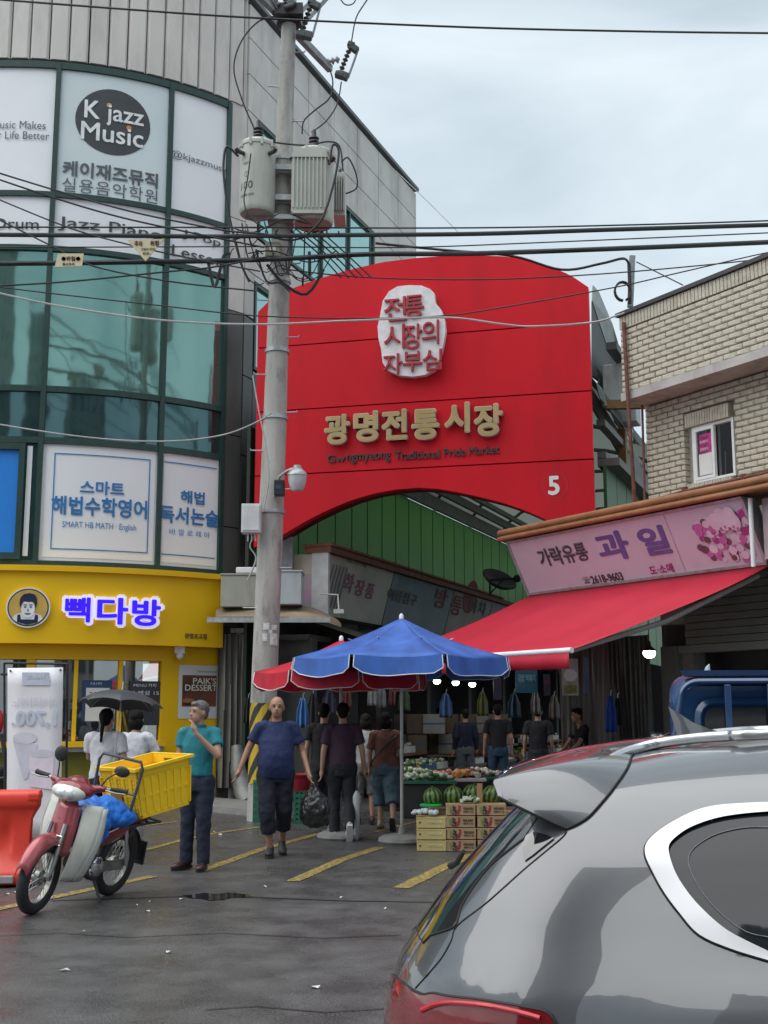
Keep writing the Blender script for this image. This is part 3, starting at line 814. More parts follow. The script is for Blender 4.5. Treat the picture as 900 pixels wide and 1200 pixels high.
def interp(L_, u):
    for (a, za), (b_, zb) in zip(L_[:-1], L_[1:]):
        if a <= u <= b_: return za + (zb - za) * (u - a) / (b_ - a)
    return L_[0][1] if u < L_[0][0] else L_[-1][1]
top[0] = (U0, top[0][1]); bot[0] = (U0, bot[0][1]); top[-1] = (U1, top[-1][1]); bot[-1] = (U1, bot[-1][1])
SEAM = [gpt(495, 548)[1], gpt(495, 470.5)[1], gpt(495, 393)[1]]
rows = [(None, SEAM[0]), (SEAM[0], SEAM[1]), (SEAM[1], SEAM[2]), (SEAM[2], None)]
DEP = .55
for z0, z1 in rows:
    us = [U0 + (U1 - U0) * i / 48 for i in range(49)]
    lo = [max(interp(bot, u), z0 + .012) if z0 else interp(bot, u) for u in us]
    hi = [min(interp(top, u), z1 - .012) if z1 else interp(top, u) for u in us]
    # vertical panel joins: keep as a single sheet per row like the photo
    for cc in ((0, 48),):
        poly = [(us[i], lo[i]) for i in range(49)] + [(us[i], hi[i]) for i in range(48, -1, -1)]
        # drop degenerate
        mb = MB(); n = 49
        vs = [(us[i], 0, lo[i]) for i in range(n)] + [(us[i], 0, hi[i]) for i in range(n)]
        vs += [(us[i], .2, lo[i]) for i in range(n)] + [(us[i], .2, hi[i]) for i in range(n)]
        fs = []
        for i in range(n - 1):
            if hi[i] - lo[i] > .001 or hi[i + 1] - lo[i + 1] > .001:
                fs += [(i, i + 1, n + i + 1, n + i), (2 * n + i, 3 * n + i, 3 * n + i + 1, 2 * n + i + 1),
                       (i, 2 * n + i, 2 * n + i + 1, i + 1), (n + i, n + i + 1, 3 * n + i + 1, 3 * n + i)]
        fs += [(0, n, 3 * n, 2 * n), (n - 1, 3 * n - 1, 4 * n - 1, 2 * n - 1)]
        mb.add(vs, fs); mb.build('panel', M_red, GATE)
# thick back box following the outline
n = 49
us = [U0 + .03 + (U1 - U0 - .06) * i / 48 for i in range(49)]
mb = MB(); vs = []
for y in (.1, DEP):
    vs += [(us[i], y, interp(bot, us[i]) + .02) for i in range(n)] + [(us[i], y, interp(top, us[i]) - .02) for i in range(n)]
fs = []
for i in range(n - 1):
    fs += [(i, i + 1, n + i + 1, n + i), (2 * n + i, 3 * n + i, 3 * n + i + 1, 2 * n + i + 1), (i, 2 * n + i, 2 * n + i + 1, i + 1), (n + i, n + i + 1, 3 * n + i + 1, 3 * n + i)]
fs += [(0, n, 3 * n, 2 * n), (n - 1, 3 * n - 1, 4 * n - 1, 2 * n - 1)]
mb.add(vs, fs); mb.build('backing', M_redd, GATE)
mb = MB()
for u in (.15, U1 - .15):
    mb.box(u - .09, u + .09, .2, .4, 0, 5.2)
mb.build('support_post', mat('grey_post2', (.18, .19, .19), .5), GATE)
def gatefn(px, py, o, rot=0.0):
    u0, z0 = gpt(px, py)
    return lambda u, v, w=0: Vector((u0 + u, -o - w, z0 + v))
def gk(px, py):
    p = PP(px, py, GL, GN); return (p.y * cos(PITCH) + (p.z - CAMZ) * sin(PITCH)) / FPX
M_gold = mat('gold_letter_face', (.47, .345, .155), .42, metal=.35, var=.1, scale=3)
M_golds = mat('pale_letter_edge', (.55, .50, .42), .5)
for ch, px, py, h, w in (('광', 397, 505, 36, 31), ('명', 430.5, 501.5, 37, 30), ('전', 464, 499.5, 37, 31), ('통', 500, 499, 37, 33), ('시', 537, 491.5, 37, 30), ('장', 573.5, 494, 39, 34)):
    k = gk(px, py)
    a = lettering(ch, (h) * k, M_golds, GATE, gatefn(px, py, .03), 'letter', world=False, offset=.045, extrude=.10, wtarget=(w) * k)
    b_ = lettering(ch, (h - 2) * k, M_gold, a, gatefn(px, py, .131), 'letter_face', world=False, offset=.030, extrude=.008, wtarget=(w - 2) * k)
for body, px, py, w in (('Gw', 394, 537.5, 22), ('ngmyeong', 432, 537, 53), ('Traditional', 489, 533, 54), ('Pride', 533, 530, 26), ('Market', 567.5, 527.5, 36)):
    k = gk(px, py); h = {'Gw': 9, 'ngmyeong': 11, 'Traditional': 10.5, 'Pride': 10, 'Market': 10}[body]
    lettering(body, h * k, M_ink, GATE, gatefn(px, py, .01), world=False, offset=.010, extrude=.02, wtarget=w * k)
# seal emblem
blob = [(448, 372), (451, 356), (458, 345), (468, 339), (482, 337.5), (496, 338), (506, 342), (511, 347), (512, 358), (519, 366), (523, 378), (524, 392), (521, 408), (517, 424), (511, 436), (500, 442), (486, 444), (470, 442.5), (457, 437), (451, 428), (449, 412), (446, 400), (445, 386)]
poly = [gpt(*p) for p in blob]
q = MB(); q.prism(poly, -.16, -.02, axis='y'); fixnormals(q.build('seal_plate', mat('seal_white', (.80, .80, .82), .4), GATE))
M_seal = mat('seal_red', (.42, .03, .045), .5)
for body, px, py, h, w in (('전', 466, 366, 29, 27), ('통', 488, 363, 27, 23), ('시', 465, 398, 29, 25), ('장', 486, 398, 30, 23), ('의', 507, 393, 29, 20), ('자', 463, 430, 25, 23), ('부', 486, 427, 24, 23), ('심', 509, 425, 25, 23)):
    k = gk(px, py); lettering(body, h * k, M_seal, GATE, gatefn(px, py, .162), 'letter', world=False, offset=.005, extrude=.05, wtarget=w * k)
# number five and its ring
k = gk(650, 569)
lettering('5', 23 * k, M_white, GATE, gatefn(649, 569, .004), world=False, offset=.03)
u0, z0 = gpt(650, 569); q = MB()
r0, r1 = 14.5 * k, 15.2 * k; NN = 40
q.add([(u0 + r * cos(2 * pi * i / NN), -.004, z0 + r * sin(2 * pi * i / NN)) for r in (r0, r1) for i in range(NN)], [(i, (i + 1) % NN, NN + (i + 1) % NN, NN + i) for i in range(NN)])
q.build('ring', mat('ring_pink', (.45, .03, .05), .4), GATE)

# ================================================================== covered market street
MD = Vector((.369, .929, 0)).normalized(); MNr = Vector((MD.y, -MD.x, 0))     # along the street / to its right
MO = Vector((-2.50, 22.24, 0))
def MS_(t, w, z): return MO + MD * t + MNr * w + Vector((0, 0, z))
MM = Matrix.Translation(MO) @ Matrix.Rotation(math.atan2(MD.y, MD.x), 4, 'Z')   # local x along, y to the LEFT, z up
def LM(t, w, z): return Vector((t, -w, z))
ARC = thing('market_arcade', 'long covered market arcade with green side walls and an arched roof', 'arcade', M=MM)
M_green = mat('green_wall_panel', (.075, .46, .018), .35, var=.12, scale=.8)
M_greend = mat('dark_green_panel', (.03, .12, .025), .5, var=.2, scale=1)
LEN = 40
# green wall, left side
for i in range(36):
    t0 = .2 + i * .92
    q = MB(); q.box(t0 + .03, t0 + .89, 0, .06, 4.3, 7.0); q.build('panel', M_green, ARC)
q = MB()
for i in range(37): q.box(.2 + i * .92 - .025, .2 + i * .92 + .025, .012, .1, 4.3, 7.0)
q.box(0, LEN, .05, .12, 0, 7.0)
q.build('wall_rail', mat('dark_seam_green', (.02, .035, .02), .6), ARC)
# green wall, right side, dark
WR = 6.4
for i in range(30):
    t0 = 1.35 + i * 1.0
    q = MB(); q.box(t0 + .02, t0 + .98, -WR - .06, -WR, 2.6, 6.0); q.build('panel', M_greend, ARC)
    q = MB()
q = MB()
for z in (6.15, 6.75): q.box(1.4, LEN, -WR - .06, -WR + .1, z, z + .12)
pass
q.box(1.4, LEN, -WR - .3, -WR + .1, 6.0, 6.14)
pass
q.build('wall_frame', mat('dirty_steel', (.14, .14, .13), .6, dirt=(.12, .07, .03), dirtamt=.6), ARC)
# arched roof: a few dull ribs under the sheet
def archpt(a): return (-(WR / 2) + (WR / 2 + .1) * cos(a), 7.05 + 1.45 * sin(a))
M_rib = mat('dim_rib', (.13, .14, .13), .6)
for i in range(12): MB().tube([(1.2 + i * 3.2, *archpt(a * pi / 14)) for a in range(15)], .05, 6).build('roof_rib', M_rib, ARC)
for z0_, z1_, y_ in ((7.01, 7.35, -.10), (7.40, 7.62, -.28), (7.66, 7.80, -.45)): MB().box(.8, LEN, y_, y_ + .1, z0_, z1_).build('eave_beam', mat('grey_eave', (.20, .22, .20), .6, dirt=(.1, .1, .09), dirtamt=.4), ARC)
m = mat('translucent_roof_sheet', (.16, .17, .16), .5, var=.15)
N, L = m.node_tree.nodes, m.node_tree.links
tl = N.new('ShaderNodeBsdfTranslucent'); tl.inputs[0].default_value = (.20, .22, .20, 1); ms = N.new('ShaderNodeMixShader'); ms.inputs[0].default_value = .45
L.new(N['Principled BSDF'].outputs[0], ms.inputs[1]); L.new(tl.outputs[0], ms.inputs[2]); L.new(ms.outputs[0], N['Material Output'].inputs[0])
q = MB(); q.grid(lambda u, v: Vector((.8 + u * (LEN - .8), *[c + (.06 if i else 0) for i, c in enumerate(archpt(v * pi))])), 40, 16)
q.build('roof', m, ARC, smooth=60)
# roof edge and steelwork seen past the gate sign's right edge
def slab(pts, th, name, m_, par):
    P = [at_(x, y, Y) for x, y, Y in pts]; n = len(P); q = MB(); q.add(P + [p + Vector((0, th, 0)) for p in P], [tuple(range(n)), tuple(range(2 * n - 1, n - 1, -1))] + [(i, (i + 1) % n, n + (i + 1) % n, n + i) for i in range(n)])
    o = q.build(name, m_, par, world=True); fixnormals(o); return o
at_ = lambda px, py, Y: PY(px, py, Y)
slab([(695, 334, 21.6), (702, 342, 21.8), (718, 380, 22.6), (737, 444, 23.8), (728, 446, 23.8), (710, 400, 22.6), (694, 352, 21.6)], .1, 'gutter_sheet', mat('pale_gutter_sheet', (.36, .40, .40), .35), ARC)
slab([(694, 352, 21.65), (710, 400, 22.65), (730, 450, 23.85), (733, 470, 24.1), (694, 440, 21.65)], .1, 'roof_side', mat('dark_gutter', (.05, .055, .055), .5), ARC)
slab([(694, 455, 21.7), (694, 475, 21.7), (760, 590, 24.5), (760, 560, 24.5)], .15, 'side_beam', mat('side_beam_grey', (.15, .16, .15), .6, dirt=(.1, .06, .03), dirtamt=.5), ARC)
for k_ in range(4): slab([(696 + k_ * 2, 430 + k_ * 9, 21.9), (698 + k_ * 2, 427 + k_ * 9, 21.9), (742, 505 + k_ * 9, 23.6), (742, 508 + k_ * 9, 23.6)], .03, 'wire_rail', M_steel, ARC)
q = MB(); q.box(1.5, 9, -WR - .3, -WR - .1, 8.2, 8.34); q.build('gutter', mat('dark_gutter', (.07, .075, .075), .5), ARC)
q = MB(); q.bar((1.45, -WR - .05, 7.15), (1.8, -WR - 1.1, 7.15), .12, .16); q.box(3.2, 3.4, -WR - .1, -WR + .05, 6.3, 7.1); q.build('bracket', mat('rusty_bracket', (.17, .09, .03), .7, var=.3), ARC)
q = MB(); q.box(2.1, 2.7, -WR - .35, -WR + .1, 7.35, 8.1); q.box(3.1, 3.6, -WR - .35, -WR + .1, 7.2, 8.0); q.build('roof_unit', mat('pale_unit', (.40, .43, .42), .5, dirt=(.12, .12, .1), dirtamt=.5), ARC, bevel=.02)
# far end of the street
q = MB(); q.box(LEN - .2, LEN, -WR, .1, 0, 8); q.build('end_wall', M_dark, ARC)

# ------------------------------------------------------------------ left row of shops inside
SX = 2.0    # depth of the shop front from the wall line
M_coping = mat('brown_tile_coping', (.20, .075, .035), .6, var=.3, scale=5)
ROW = thing('market_shop_row', 'row of dim market shops with tilted lightbox signs and brown coping along the left side', 'shop row', M=MM)
w0 = 1.0 # front plane offset from wall
def rowpt(px, py, w=w0):   # point on the sign plane
    p = PP(px, py, MO + MNr * w, MNr); return (p - MO).dot(MD), p.z
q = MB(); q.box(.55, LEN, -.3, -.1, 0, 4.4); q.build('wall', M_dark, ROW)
q = MB(); q.box(.55, LEN, -w0 + .05, -.1, 2.95, 3.05); q.build('soffit', mat('soffit_grey', (.08, .08, .075), .8), ROW)
signs = [(.62, 4.1, (.56, .56, .50)), (4.12, 8.2, (.18, .27, .34)), (8.22, 11.5, (.38, .33, .31)), (11.52, 15, (.30, .34, .38)), (15.02, 20, (.20, .20, .18)), (20.02, 27, (.15, .16, .17))]
def tiltbox(t0, t1, z0, z1, top_out, th, M_=None):
    q = MB(); w = w0
    vs = []
    for t in (t0, t1): vs += [(t, -(w + .0), z0), (t, -(w + top_out), z1), (t, -(w + top_out - th), z1), (t, -(w - th), z0)]
    return q.add(vs, [(3, 2, 1, 0), (4, 5, 6, 7), (0, 1, 5, 4), (1, 2, 6, 5), (2, 3, 7, 6), (3, 0, 4, 7)])
sgn = []
for i, (a, b_, c) in enumerate(signs):
    sgn.append(tiltbox(a, b_ - .03, 3.45, 4.56, .30, .25).build('signboard', mat('dull_signboard_%s' % ['cream', 'slate', 'taupe', 'blue', 'olive', 'grey'][i], c, .35, var=.15, scale=1.5, dirt=(.1, .1, .1), dirtamt=.4), ROW))
q = MB(); q.box(.5, LEN, -(w0 + .42), -(w0 - .12), 4.57, 4.68); q.build('coping', M_coping, ROW)
cop = MB(); cop.box(0, .26, -.3, .3, 0, .05)
# individual coping tiles, nearest ones
first = None
for i in range(40):
    if first is None:
        first = MB().box(0, .27, -(w0 + .46), -(w0 - .16), 4.685, 4.74).build('tile', M_coping, ROW, bevel=.01); first.location = (.5, 0, 0)
    else: inst(first, 'tile', ROW, loc=(.5 + i * .29, 0, 0))
# end board facing the road with faded sunset print
q = MB(); q.add([(.58, -(w0 + .0), 3.4), (.58, -(w0 + .3), 4.56), (.58, -.1, 4.56), (.58, -.1, 3.4)], [(0, 1, 2, 3)])
for z, c, nm in ((4.18, (.52, .45, .36), 'cream'), (3.9, (.45, .33, .36), 'rose'), (3.65, (.48, .28, .38), 'pink'), (3.40, (.30, .36, .40), 'bluish')):
    zz = {4.18: 4.56, 3.9: 4.18, 3.65: 3.9, 3.40: 3.65}[z]
    f = lambda z_: w0 + .3 * (z_ - 3.4) / 1.16
    q = MB(); q.add([(.55, -f(z), z), (.55, -f(zz), zz), (.55, .35, zz), (.55, .35, z), (.60, -f(z), z), (.60, -f(zz), zz), (.60, .35, zz), (.60, .35, z)], [(0, 1, 2, 3), (7, 6, 5, 4), (0, 4, 5, 1)])
    q.build('end_board', mat('faded_board_' + nm, c, .5, var=.1, scale=2), ROW)
q = MB(); q.box(.52, .60, -(w0 + .36), -(w0 + .02), 3.36, 4.57); q.build('end_trim', mat('white_trim', (.55, .56, .56), .4), ROW)
def rowfn(px, py, o=.012):
    t0, z0 = rowpt(px, py, w0 + .15)
    sl = .3 / 1.11
    return lambda u, v, w=0: Vector((t0 + u, -(w0 + (z0 + v - 3.45) * sl + o + w), z0 + v))
def rowword(body, px, py, h, m_, wpx):
    t0, z0 = rowpt(px, py, w0 + .15); p = MM @ Vector((t0, -w0, z0))
    k = (p.y * cos(PITCH) + (p.z - CAMZ) * sin(PITCH)) / FPX
    tA = rowpt(px - wpx / 2, py, w0 + .15)[0]; tB = rowpt(px + wpx / 2, py, w0 + .15)[0]
    return lettering(body, h * k, m_, ROW, rowfn(px, py), world=False, offset=.02, wtarget=tB - tA)
M_pinkd = mat('faded_pink_print', (.35, .12, .22), .5); M_gr = mat('faded_grey_print', (.14, .14, .15), .5); M_rd = mat('faded_red_print', (.25, .05, .05), .5)
rowword('화', 406, 683, 22, M_pinkd, 13); rowword('장', 420, 689, 19, M_pinkd, 11); rowword('품', 432, 693, 17, M_pinkd, 9)
rowword('순쥬네', 410, 658, 9, M_gr, 22)
rowword('이불침구', 470, 700, 14, M_gr, 34); rowword('방', 513, 702, 22, M_rd, 14); rowword('통', 532, 710, 22, M_rd, 12); rowword('마차', 556, 712, 16, M_gr, 20)
q = MB()
for i in range(5):
    t = .95 + i * .16; f = lambda z_: -(w0 + (z_ - 3.45) * .3 / 1.11 + .01)
    q.add([(t, f(3.6), 3.6), (t + .08, f(3.6), 3.6), (t + .08, f(4.4), 4.4), (t, f(4.4), 4.4)], [(0, 1, 2, 3)])
q.build('printed_bars', mat('faded_bar_print', (.22, .22, .24), .5), ROW)
q = MB(); t0, z0 = rowpt(545, 700, w0 + .15); f = lambda z_: -(w0 + (z_ - 3.45) * .3 / 1.11 + .008)
q.add([(t0 + .55 * cos(a * pi / 10), f(z0 + .42 * sin(a * pi / 10)), z0 + .42 * sin(a * pi / 10)) for a in range(20)], [tuple(range(20))]); q.build('printed_circle', M_rd, ROW)
# canopy below the signs, dark
q = MB(); q.grid(lambda u, v: Vector((.8 + 24 * u, -(w0 - .1) - 1.3 * v, 3.3 - .42 * v + .05 * sin(u * 60))), 60, 3); q.build('canopy', mat('dark_canopy', (.085, .08, .07), .7, var=.3, scale=1.5), ROW)
# pillars and lit shop niches
q = MB()
for i in range(12): MB().box(.6 + i * 3.2, .85 + i * 3.2, -w0, -.3, 0, 3.0).build('pillar', mat('dim_pillar', (.07, .07, .065), .7), ROW)
# small floodlight on a bracket
q = MB(); c = at(397, 716, 21.3); q.box(c.x - .09, c.x + .09, c.y - .06, c.y + .06, c.z - .045, c.z + .03)
q.tube([(c.x, c.y, c.z + .03), at(396, 697, 21.4), at(375, 696, 21.6)], .015, 6)
tag(q.build('floodlight', mat('dull_white_lamp', (.5, .5, .46), .5)), 'small white floodlight on a bent arm under the cream shop sign', 'lamp')
# red round roof lamp on dish behind awning
q = MB(); c = at(583, 684, 27); q.lathe([(0, 0), (.30, .03), (.42, .13), (.39, .15), (0, .06)], 20, M=Matrix.Translation(c) @ Matrix.Rotation(R(35), 4, 'X') @ Matrix.Rotation(R(20), 4, 'Y'))
tag(q.build('satellite_dish', mat('dark_dish', (.03, .032, .035), .5), smooth=True), 'dark dish silhouetted against the green wall above the shop signs', 'dish')
q = MB(); a, b_ = at(574, 680, 26.5), at(606, 678, 26.5); q.bar(a, b_, .05); q.bar(a, a + Vector((0, 0, -.35)), .04); q.bar(a + Vector((0, 0, -.3)), a.lerp(b_, .5), .03); q.ell(b_, .09, 8, 6)
tag(q.build('wall_bracket', M_black), 'black L shaped bracket on the green wall beside the fruit shop sign', 'bracket')

# ------------------------------------------------------------------ right side buildings
BDv = Vector((.527, -.85, 0)).normalized(); BN = Vector((-.85, -.527, 0)).normalized()   # along towards near right / outward
B0 = Vector((3.94, 18.25, 0))
BM = Matrix.Translation(B0) @ Matrix.Rotation(math.atan2(BDv.y, BDv.x), 4, 'Z')  # local x along; local y = into building (left of x) ; outward = -y
assert abs((BM.to_3x3() @ Vector((0, -1, 0))).dot(BN) - 1) < .01
def bpt(px, py, o=0.0):
    p = PP(px, py, B0 + BN * o, BN); return (p - B0).dot(BDv), p.z
BR = thing('brick_building', 'cream split-face brick building with an overhanging parapet above the fruit shop', 'building', M=BM)
M_brick = mat('cream_split_brick', (.53, .495, .41), .85, var=.14, scale=9, bump=.6, bscale=30, dirt=(.22, .20, .17), dirtamt=.35)
M_mort = mat('grey_mortar', (.33, .315, .27), .9, var=.15, scale=8)
M_concw = mat('stained_white_concrete', (.46, .44, .42), .8, var=.12, scale=4, dirt=(.22, .17, .14), dirtamt=.7, bump=.2)
OH = .50
zb = bpt(742, 457, OH)[1]; zt = bpt(728, 367, OH)[1] - .28; print('parapet', zb, zt)
LENB = 7.0
bl, _ = bpt(757, 500); 
xl = bl                                      # left end of the lower wall
ul, _ = bpt(727, 380, OH)
wx0, wz1 = bpt(808, 500); wx1, wz0 = bpt(860, 560)
wz1 = bpt(834, 494)[1]; wz0 = bpt(834, 562)[1]
q = MB(); q.box(xl + .05, wx0, .1, 4, 2.9, zb); q.box(wx0, wx1, .1, 4, 2.9, wz0); q.box(wx0, wx1, .1, 4, wz1, zb); q.box(wx1, LENB, .1, 4, 2.9, zb); q.build('wall', M_mort, BR)
q = MB(); q.box(ul + .05, LENB, -OH + .1, 4, zb, zt); q.build('parapet', M_mort, BR)
q = MB(); q.box(ul - .02, LENB, -OH - .02, .2, zb - .13, zb - .003); q.build('soffit', M_concw, BR)
q = MB(); q.box(ul - .05, LENB, -OH - .06, .3, zt + .22, zt + .28); q.build('roof_edge', mat('dark_roof_flashing', (.05, .05, .055), .6), BR)
bw_, bh = .225, .072
protoB = {}
nb = 0; extra = MB()
def brick_mesh(w, h, d=.015):
    q = MB(); e = .006
    vs = [(0, .1, 0), (w, .1, 0), (w, .1, h), (0, .1, h), (0, 0, 0), (w, 0, 0), (w, 0, h), (0, 0, h),
          (.015, -d, .018), (w - .015, -d * .7, .012), (w - .02, -d, h - .012), (.02, -d * .8, h - .016)]
    q.add(vs, [(4, 5, 9, 8), (5, 6, 10, 9), (6, 7, 11, 10), (7, 4, 8, 11), (8, 9, 10, 11), (0, 1, 5, 4), (2, 3, 7, 6), (1, 2, 6, 5), (3, 0, 4, 7)])
    return q
def put_brick(x, z, o, w, h):
    global nb
    key = (round(w, 3), round(h, 3), random.randint(0, 2))
    vis = proj(BM @ Vector((x + w / 2, -o, z)))
    if vis[0] > 915 or x > LENB: 
        return
    if nb < 292:
        if key not in protoB:
            ob = brick_mesh(w, h, .011 + .005 * key[2]).build('brick', M_brick, BR); ob.location = (x, -o, z); protoB[key] = ob
        else: inst(protoB[key], 'brick', BR, loc=(x, -o, z))
        nb += 1
    else:
        q = brick_mesh(w, h, .016 + .007 * key[2]); extra.add([v + Vector((x, -o, z)) for v in q.v], q.f)
def course(x0, x1, z0, z1, o, holes=()):
    r = 0; z = z0; P_ = bh + .012
    n_ = int((z1 - z0 + .004) / P_); hh = (z1 - z0) / n_ - .012
    for r in range(n_):
        z = z0 + r * (hh + .012); x = x0 + (0 if r % 2 else -bw_ / 2)
        while x < x1:
            a, b_ = max(x, x0), min(x + bw_, x1)
            for (ha, hb, hz0, hz1) in holes:
                if z + hh > hz0 and z < hz1:
                    if a < hb and b_ > ha:
                        if a < ha: b_ = min(b_, ha)
                        elif b_ > hb: a = max(a, hb)
                        else: a = b_
            if b_ - a > .04: put_brick(a, z, o, round(b_ - a, 2), hh)
            x += bw_ + .012
course(ul, 4.2, zb + .0, zt, OH)
course(xl, 3.2, 4.55, zb - .14, 0, [(wx0 - .12, wx1 + .06, wz0 - .15, wz1 + .22)])
if extra.v: tag(extra.build('brickwork', M_brick, BR), kind='stuff')
# soldier course at the parapet top and over the window
q0 = MB().box(0, .055, -.02, .1, 0, .2).build('brick', M_brick, BR); q0.location = (ul, -OH, zt + .01)
nS = 0
for i in range(1, 60): 
    if nS < 8: inst(q0, 'brick', BR, loc=(ul + i * .068, -OH, zt + .01)); nS += 1
q = MB()
for i in range(9, 64): q.box(ul + i * .068, ul + i * .068 + .055, -OH - .02, -OH + .1, zt + .01, zt + .21)
for i in range(int((wx1 - wx0 + .1) / .05)): q.box(wx0 - .08 + i * .05, wx0 - .08 + i * .05 + .041, -.015, .1, wz1 + .005, wz1 + .21)
for i in range(int((wx1 - wx0 + .1) / .05)): q.box(wx0 - .08 + i * .05, wx0 - .08 + i * .05 + .041, -.02, .1, wz0 - .14, wz0 - .005)
tag(q.build('soldier_course', M_brick, BR), kind='stuff')
# window
q = MB(); t = .04
W0, W1 = wx0, wx1
for a, b_, c, d in ((W0, W1, wz1 - t, wz1), (W0, W1, wz0, wz0 + t), (W0, W0 + t, wz0 + t, wz1 - t), (W1 - t, W1, wz0 + t, wz1 - t)): q.box(a, b_, .04, .16, c, d)
wd = q.build('window', M_white, BR)
mx_ = (W0 + W1) / 2
q = MB()
for a, b_, c, d in ((W0 + t, mx_ + .03, wz1 - t - .045, wz1 - t), (W0 + t, mx_ + .03, wz0 + t, wz0 + t + .045), (W0 + t, W0 + t + .045, wz0 + t + .045, wz1 - t - .045), (mx_ - .015, mx_ + .03, wz0 + t + .045, wz1 - t - .045)): q.box(a, b_, .03, .08, c, d)
q.build('sash', M_white, wd)
q = MB(); q.box(W0 + t + .045, mx_ - .015, .055, .062, wz0 + t + .045, wz1 - t - .045); q.build('pane', glassmat('window_glass', refl=.2), wd)
q = MB(); q.box(mx_ + .03, W1 - t, .10, .107, wz0 + t, wz1 - t); q.build('pane', glassmat('window_glass', refl=.2), wd)
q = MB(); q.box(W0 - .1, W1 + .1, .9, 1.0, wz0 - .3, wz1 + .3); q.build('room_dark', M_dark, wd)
q = MB(); q.add([(W0 + .14, .045, wz0 + .42), (mx_ - .03, .045, wz0 + .42), (mx_ - .03, .045, wz1 - .14), (W0 + .14, .045, wz1 - .14)], [(0, 1, 2, 3)]); q.build('notice', mat('magenta_notice', (.50, .03, .22), .6, var=.3, scale=14), wd)
q = MB(); q.add([(W0 + .12, .043, wz0 + .1), (mx_ - .03, .043, wz0 + .1), (mx_ - .03, .043, wz0 + .42), (W0 + .12, .043, wz0 + .42)], [(0, 1, 2, 3)]); q.build('notice', M_paper, wd)
for k in range(5):
    lettering('임대문의', .04, M_wprint if k % 2 else M_ink, wd, lambda u, v, w=0, kk=k: Vector(((W0 + mx_) / 2 + u + .03, .040, wz1 - .2 - kk * .055 + v)), world=False)
# pipes down the facade
def bp(px, py, o): t, z = bpt(px, py, o); return Vector((t, -o, z))
q = MB(); q.tube([BM @ bp(731, 378, OH + .07), BM @ bp(736, 470, OH + .07), BM @ bp(742, 560, OH + .05), BM @ bp(745, 612, .4)], .03, 8)
tag(q.build('rusty_pipe', M_rust, smooth=True), 'thin rusty red pipe running down the left edge of the brick building', 'pipe')
q = MB(); q.tube([BM @ bp(756, 589, .12), BM @ bp(800, 576, .12), BM @ bp(905, 552, .12)], .022, 8); q.tube([BM @ bp(752, 460, .1), BM @ bp(756, 600, .1)], .02, 6)
for px, py in ((803, 575), (871, 560)): p = BM @ bp(px, py, .1); q.box(p.x - .03, p.x + .03, p.y - .05, p.y + .1, p.z - .05, p.z + .05)
tag(q.build('wall_conduit', M_rust, smooth=True), 'rust red conduit clipped under the brick building window', 'pipe')

# ------------------------------------------------------------------ fruit shop: sign, wall, awning
FW = .0
sl_, _ = bpt(620, 694, .60); sr_, _ = bpt(893, 665, .60)
def fz(px, py, o=.6): return bpt(px, py, o)
# sign plane: bottom edge at offset ob, top edge at ot
ob_, ot_ = .60, 1.0
x0b, zb0 = bpt(620, 693, ob_); x1b, zb1 = bpt(896, 661, ob_)
x0t, zt0 = bpt(603, 636, ot_); x1t, zt1 = bpt(880, 583, ot_)
SB = thing('fruit_shop_sign', 'pale lilac lightbox sign with 과일 lettering and a grape picture above the awning', 'sign', M=BM)
zlo, zhi = (zb0 + zb1) / 2, (zt0 + zt1) / 2
xa, xb = x0b, x1b
M_lil = mat('lilac_sign_face', (.56, .47, .57), .3, var=.06, scale=1.2, dirt=(.48, .36, .45), dirtamt=.3)
def signpt(u, v, o=0.0):   # u along, v 0..1 up the face
    off = ob_ + (ot_ - ob_) * v
    return Vector((u, -(off + o), zlo + (zhi - zlo) * v))
def signinv(px, py, o=0.0):
    nrm = Vector((0, -(zhi - zlo), (ot_ - ob_) * -1)).normalized()
    p0 = BM @ signpt(0, 0, o); nw = (BM.to_3x3() @ nrm)
    p = BM.inverted() @ PP(px, py, p0, nw); return p.x, (p.z - zlo) / (zhi - zlo)
q = MB(); 
vs = [signpt(xa, 0), signpt(xb, 0), signpt(xb, 1), signpt(xa, 1), signpt(xa, 0, -.18), signpt(xb, 0, -.18), signpt(xb, 1, -.25), signpt(xa, 1, -.25)]
q.add(vs, [(0, 1, 2, 3), (4, 7, 6, 5), (0, 4, 5, 1), (3, 2, 6, 7), (0, 3, 7, 4), (1, 5, 6, 2)]); q.build('face', M_lil, SB)
q = MB(); e = .03
for a, b_, c, d in ((xa - .04, xb + .04, -.05, 0.0), (xa - .04, xb + .04, 1.0, 1.04)):
    q.add([signpt(a, c, .02), signpt(b_, c, .02), signpt(b_, d, .02), signpt(a, d, .02), signpt(a, c, -.2), signpt(b_, c, -.2), signpt(b_, d, -.27), signpt(a, d, -.27)], [(0, 1, 2, 3), (4, 7, 6, 5), (0, 4, 5, 1), (3, 2, 6, 7), (0, 3, 7, 4), (1, 5, 6, 2)])
for a, b_ in ((xa - .04, xa), (xb, xb + .05)):
    q.add([signpt(a, 0, .02), signpt(b_, 0, .02), signpt(b_, 1, .02), signpt(a, 1, .02), signpt(a, 0, -.2), signpt(b_, 0, -.2), signpt(b_, 1, -.27), signpt(a, 1, -.27)], [(0, 1, 2, 3), (4, 7, 6, 5), (0, 3, 7, 4), (1, 5, 6, 2)])
q.build('frame', M_steel, SB)
def skk(px, py):
    u, v = signinv(px, py); p = BM @ signpt(u, v); return (p.y * cos(PITCH) + (p.z - CAMZ) * sin(PITCH)) / FPX
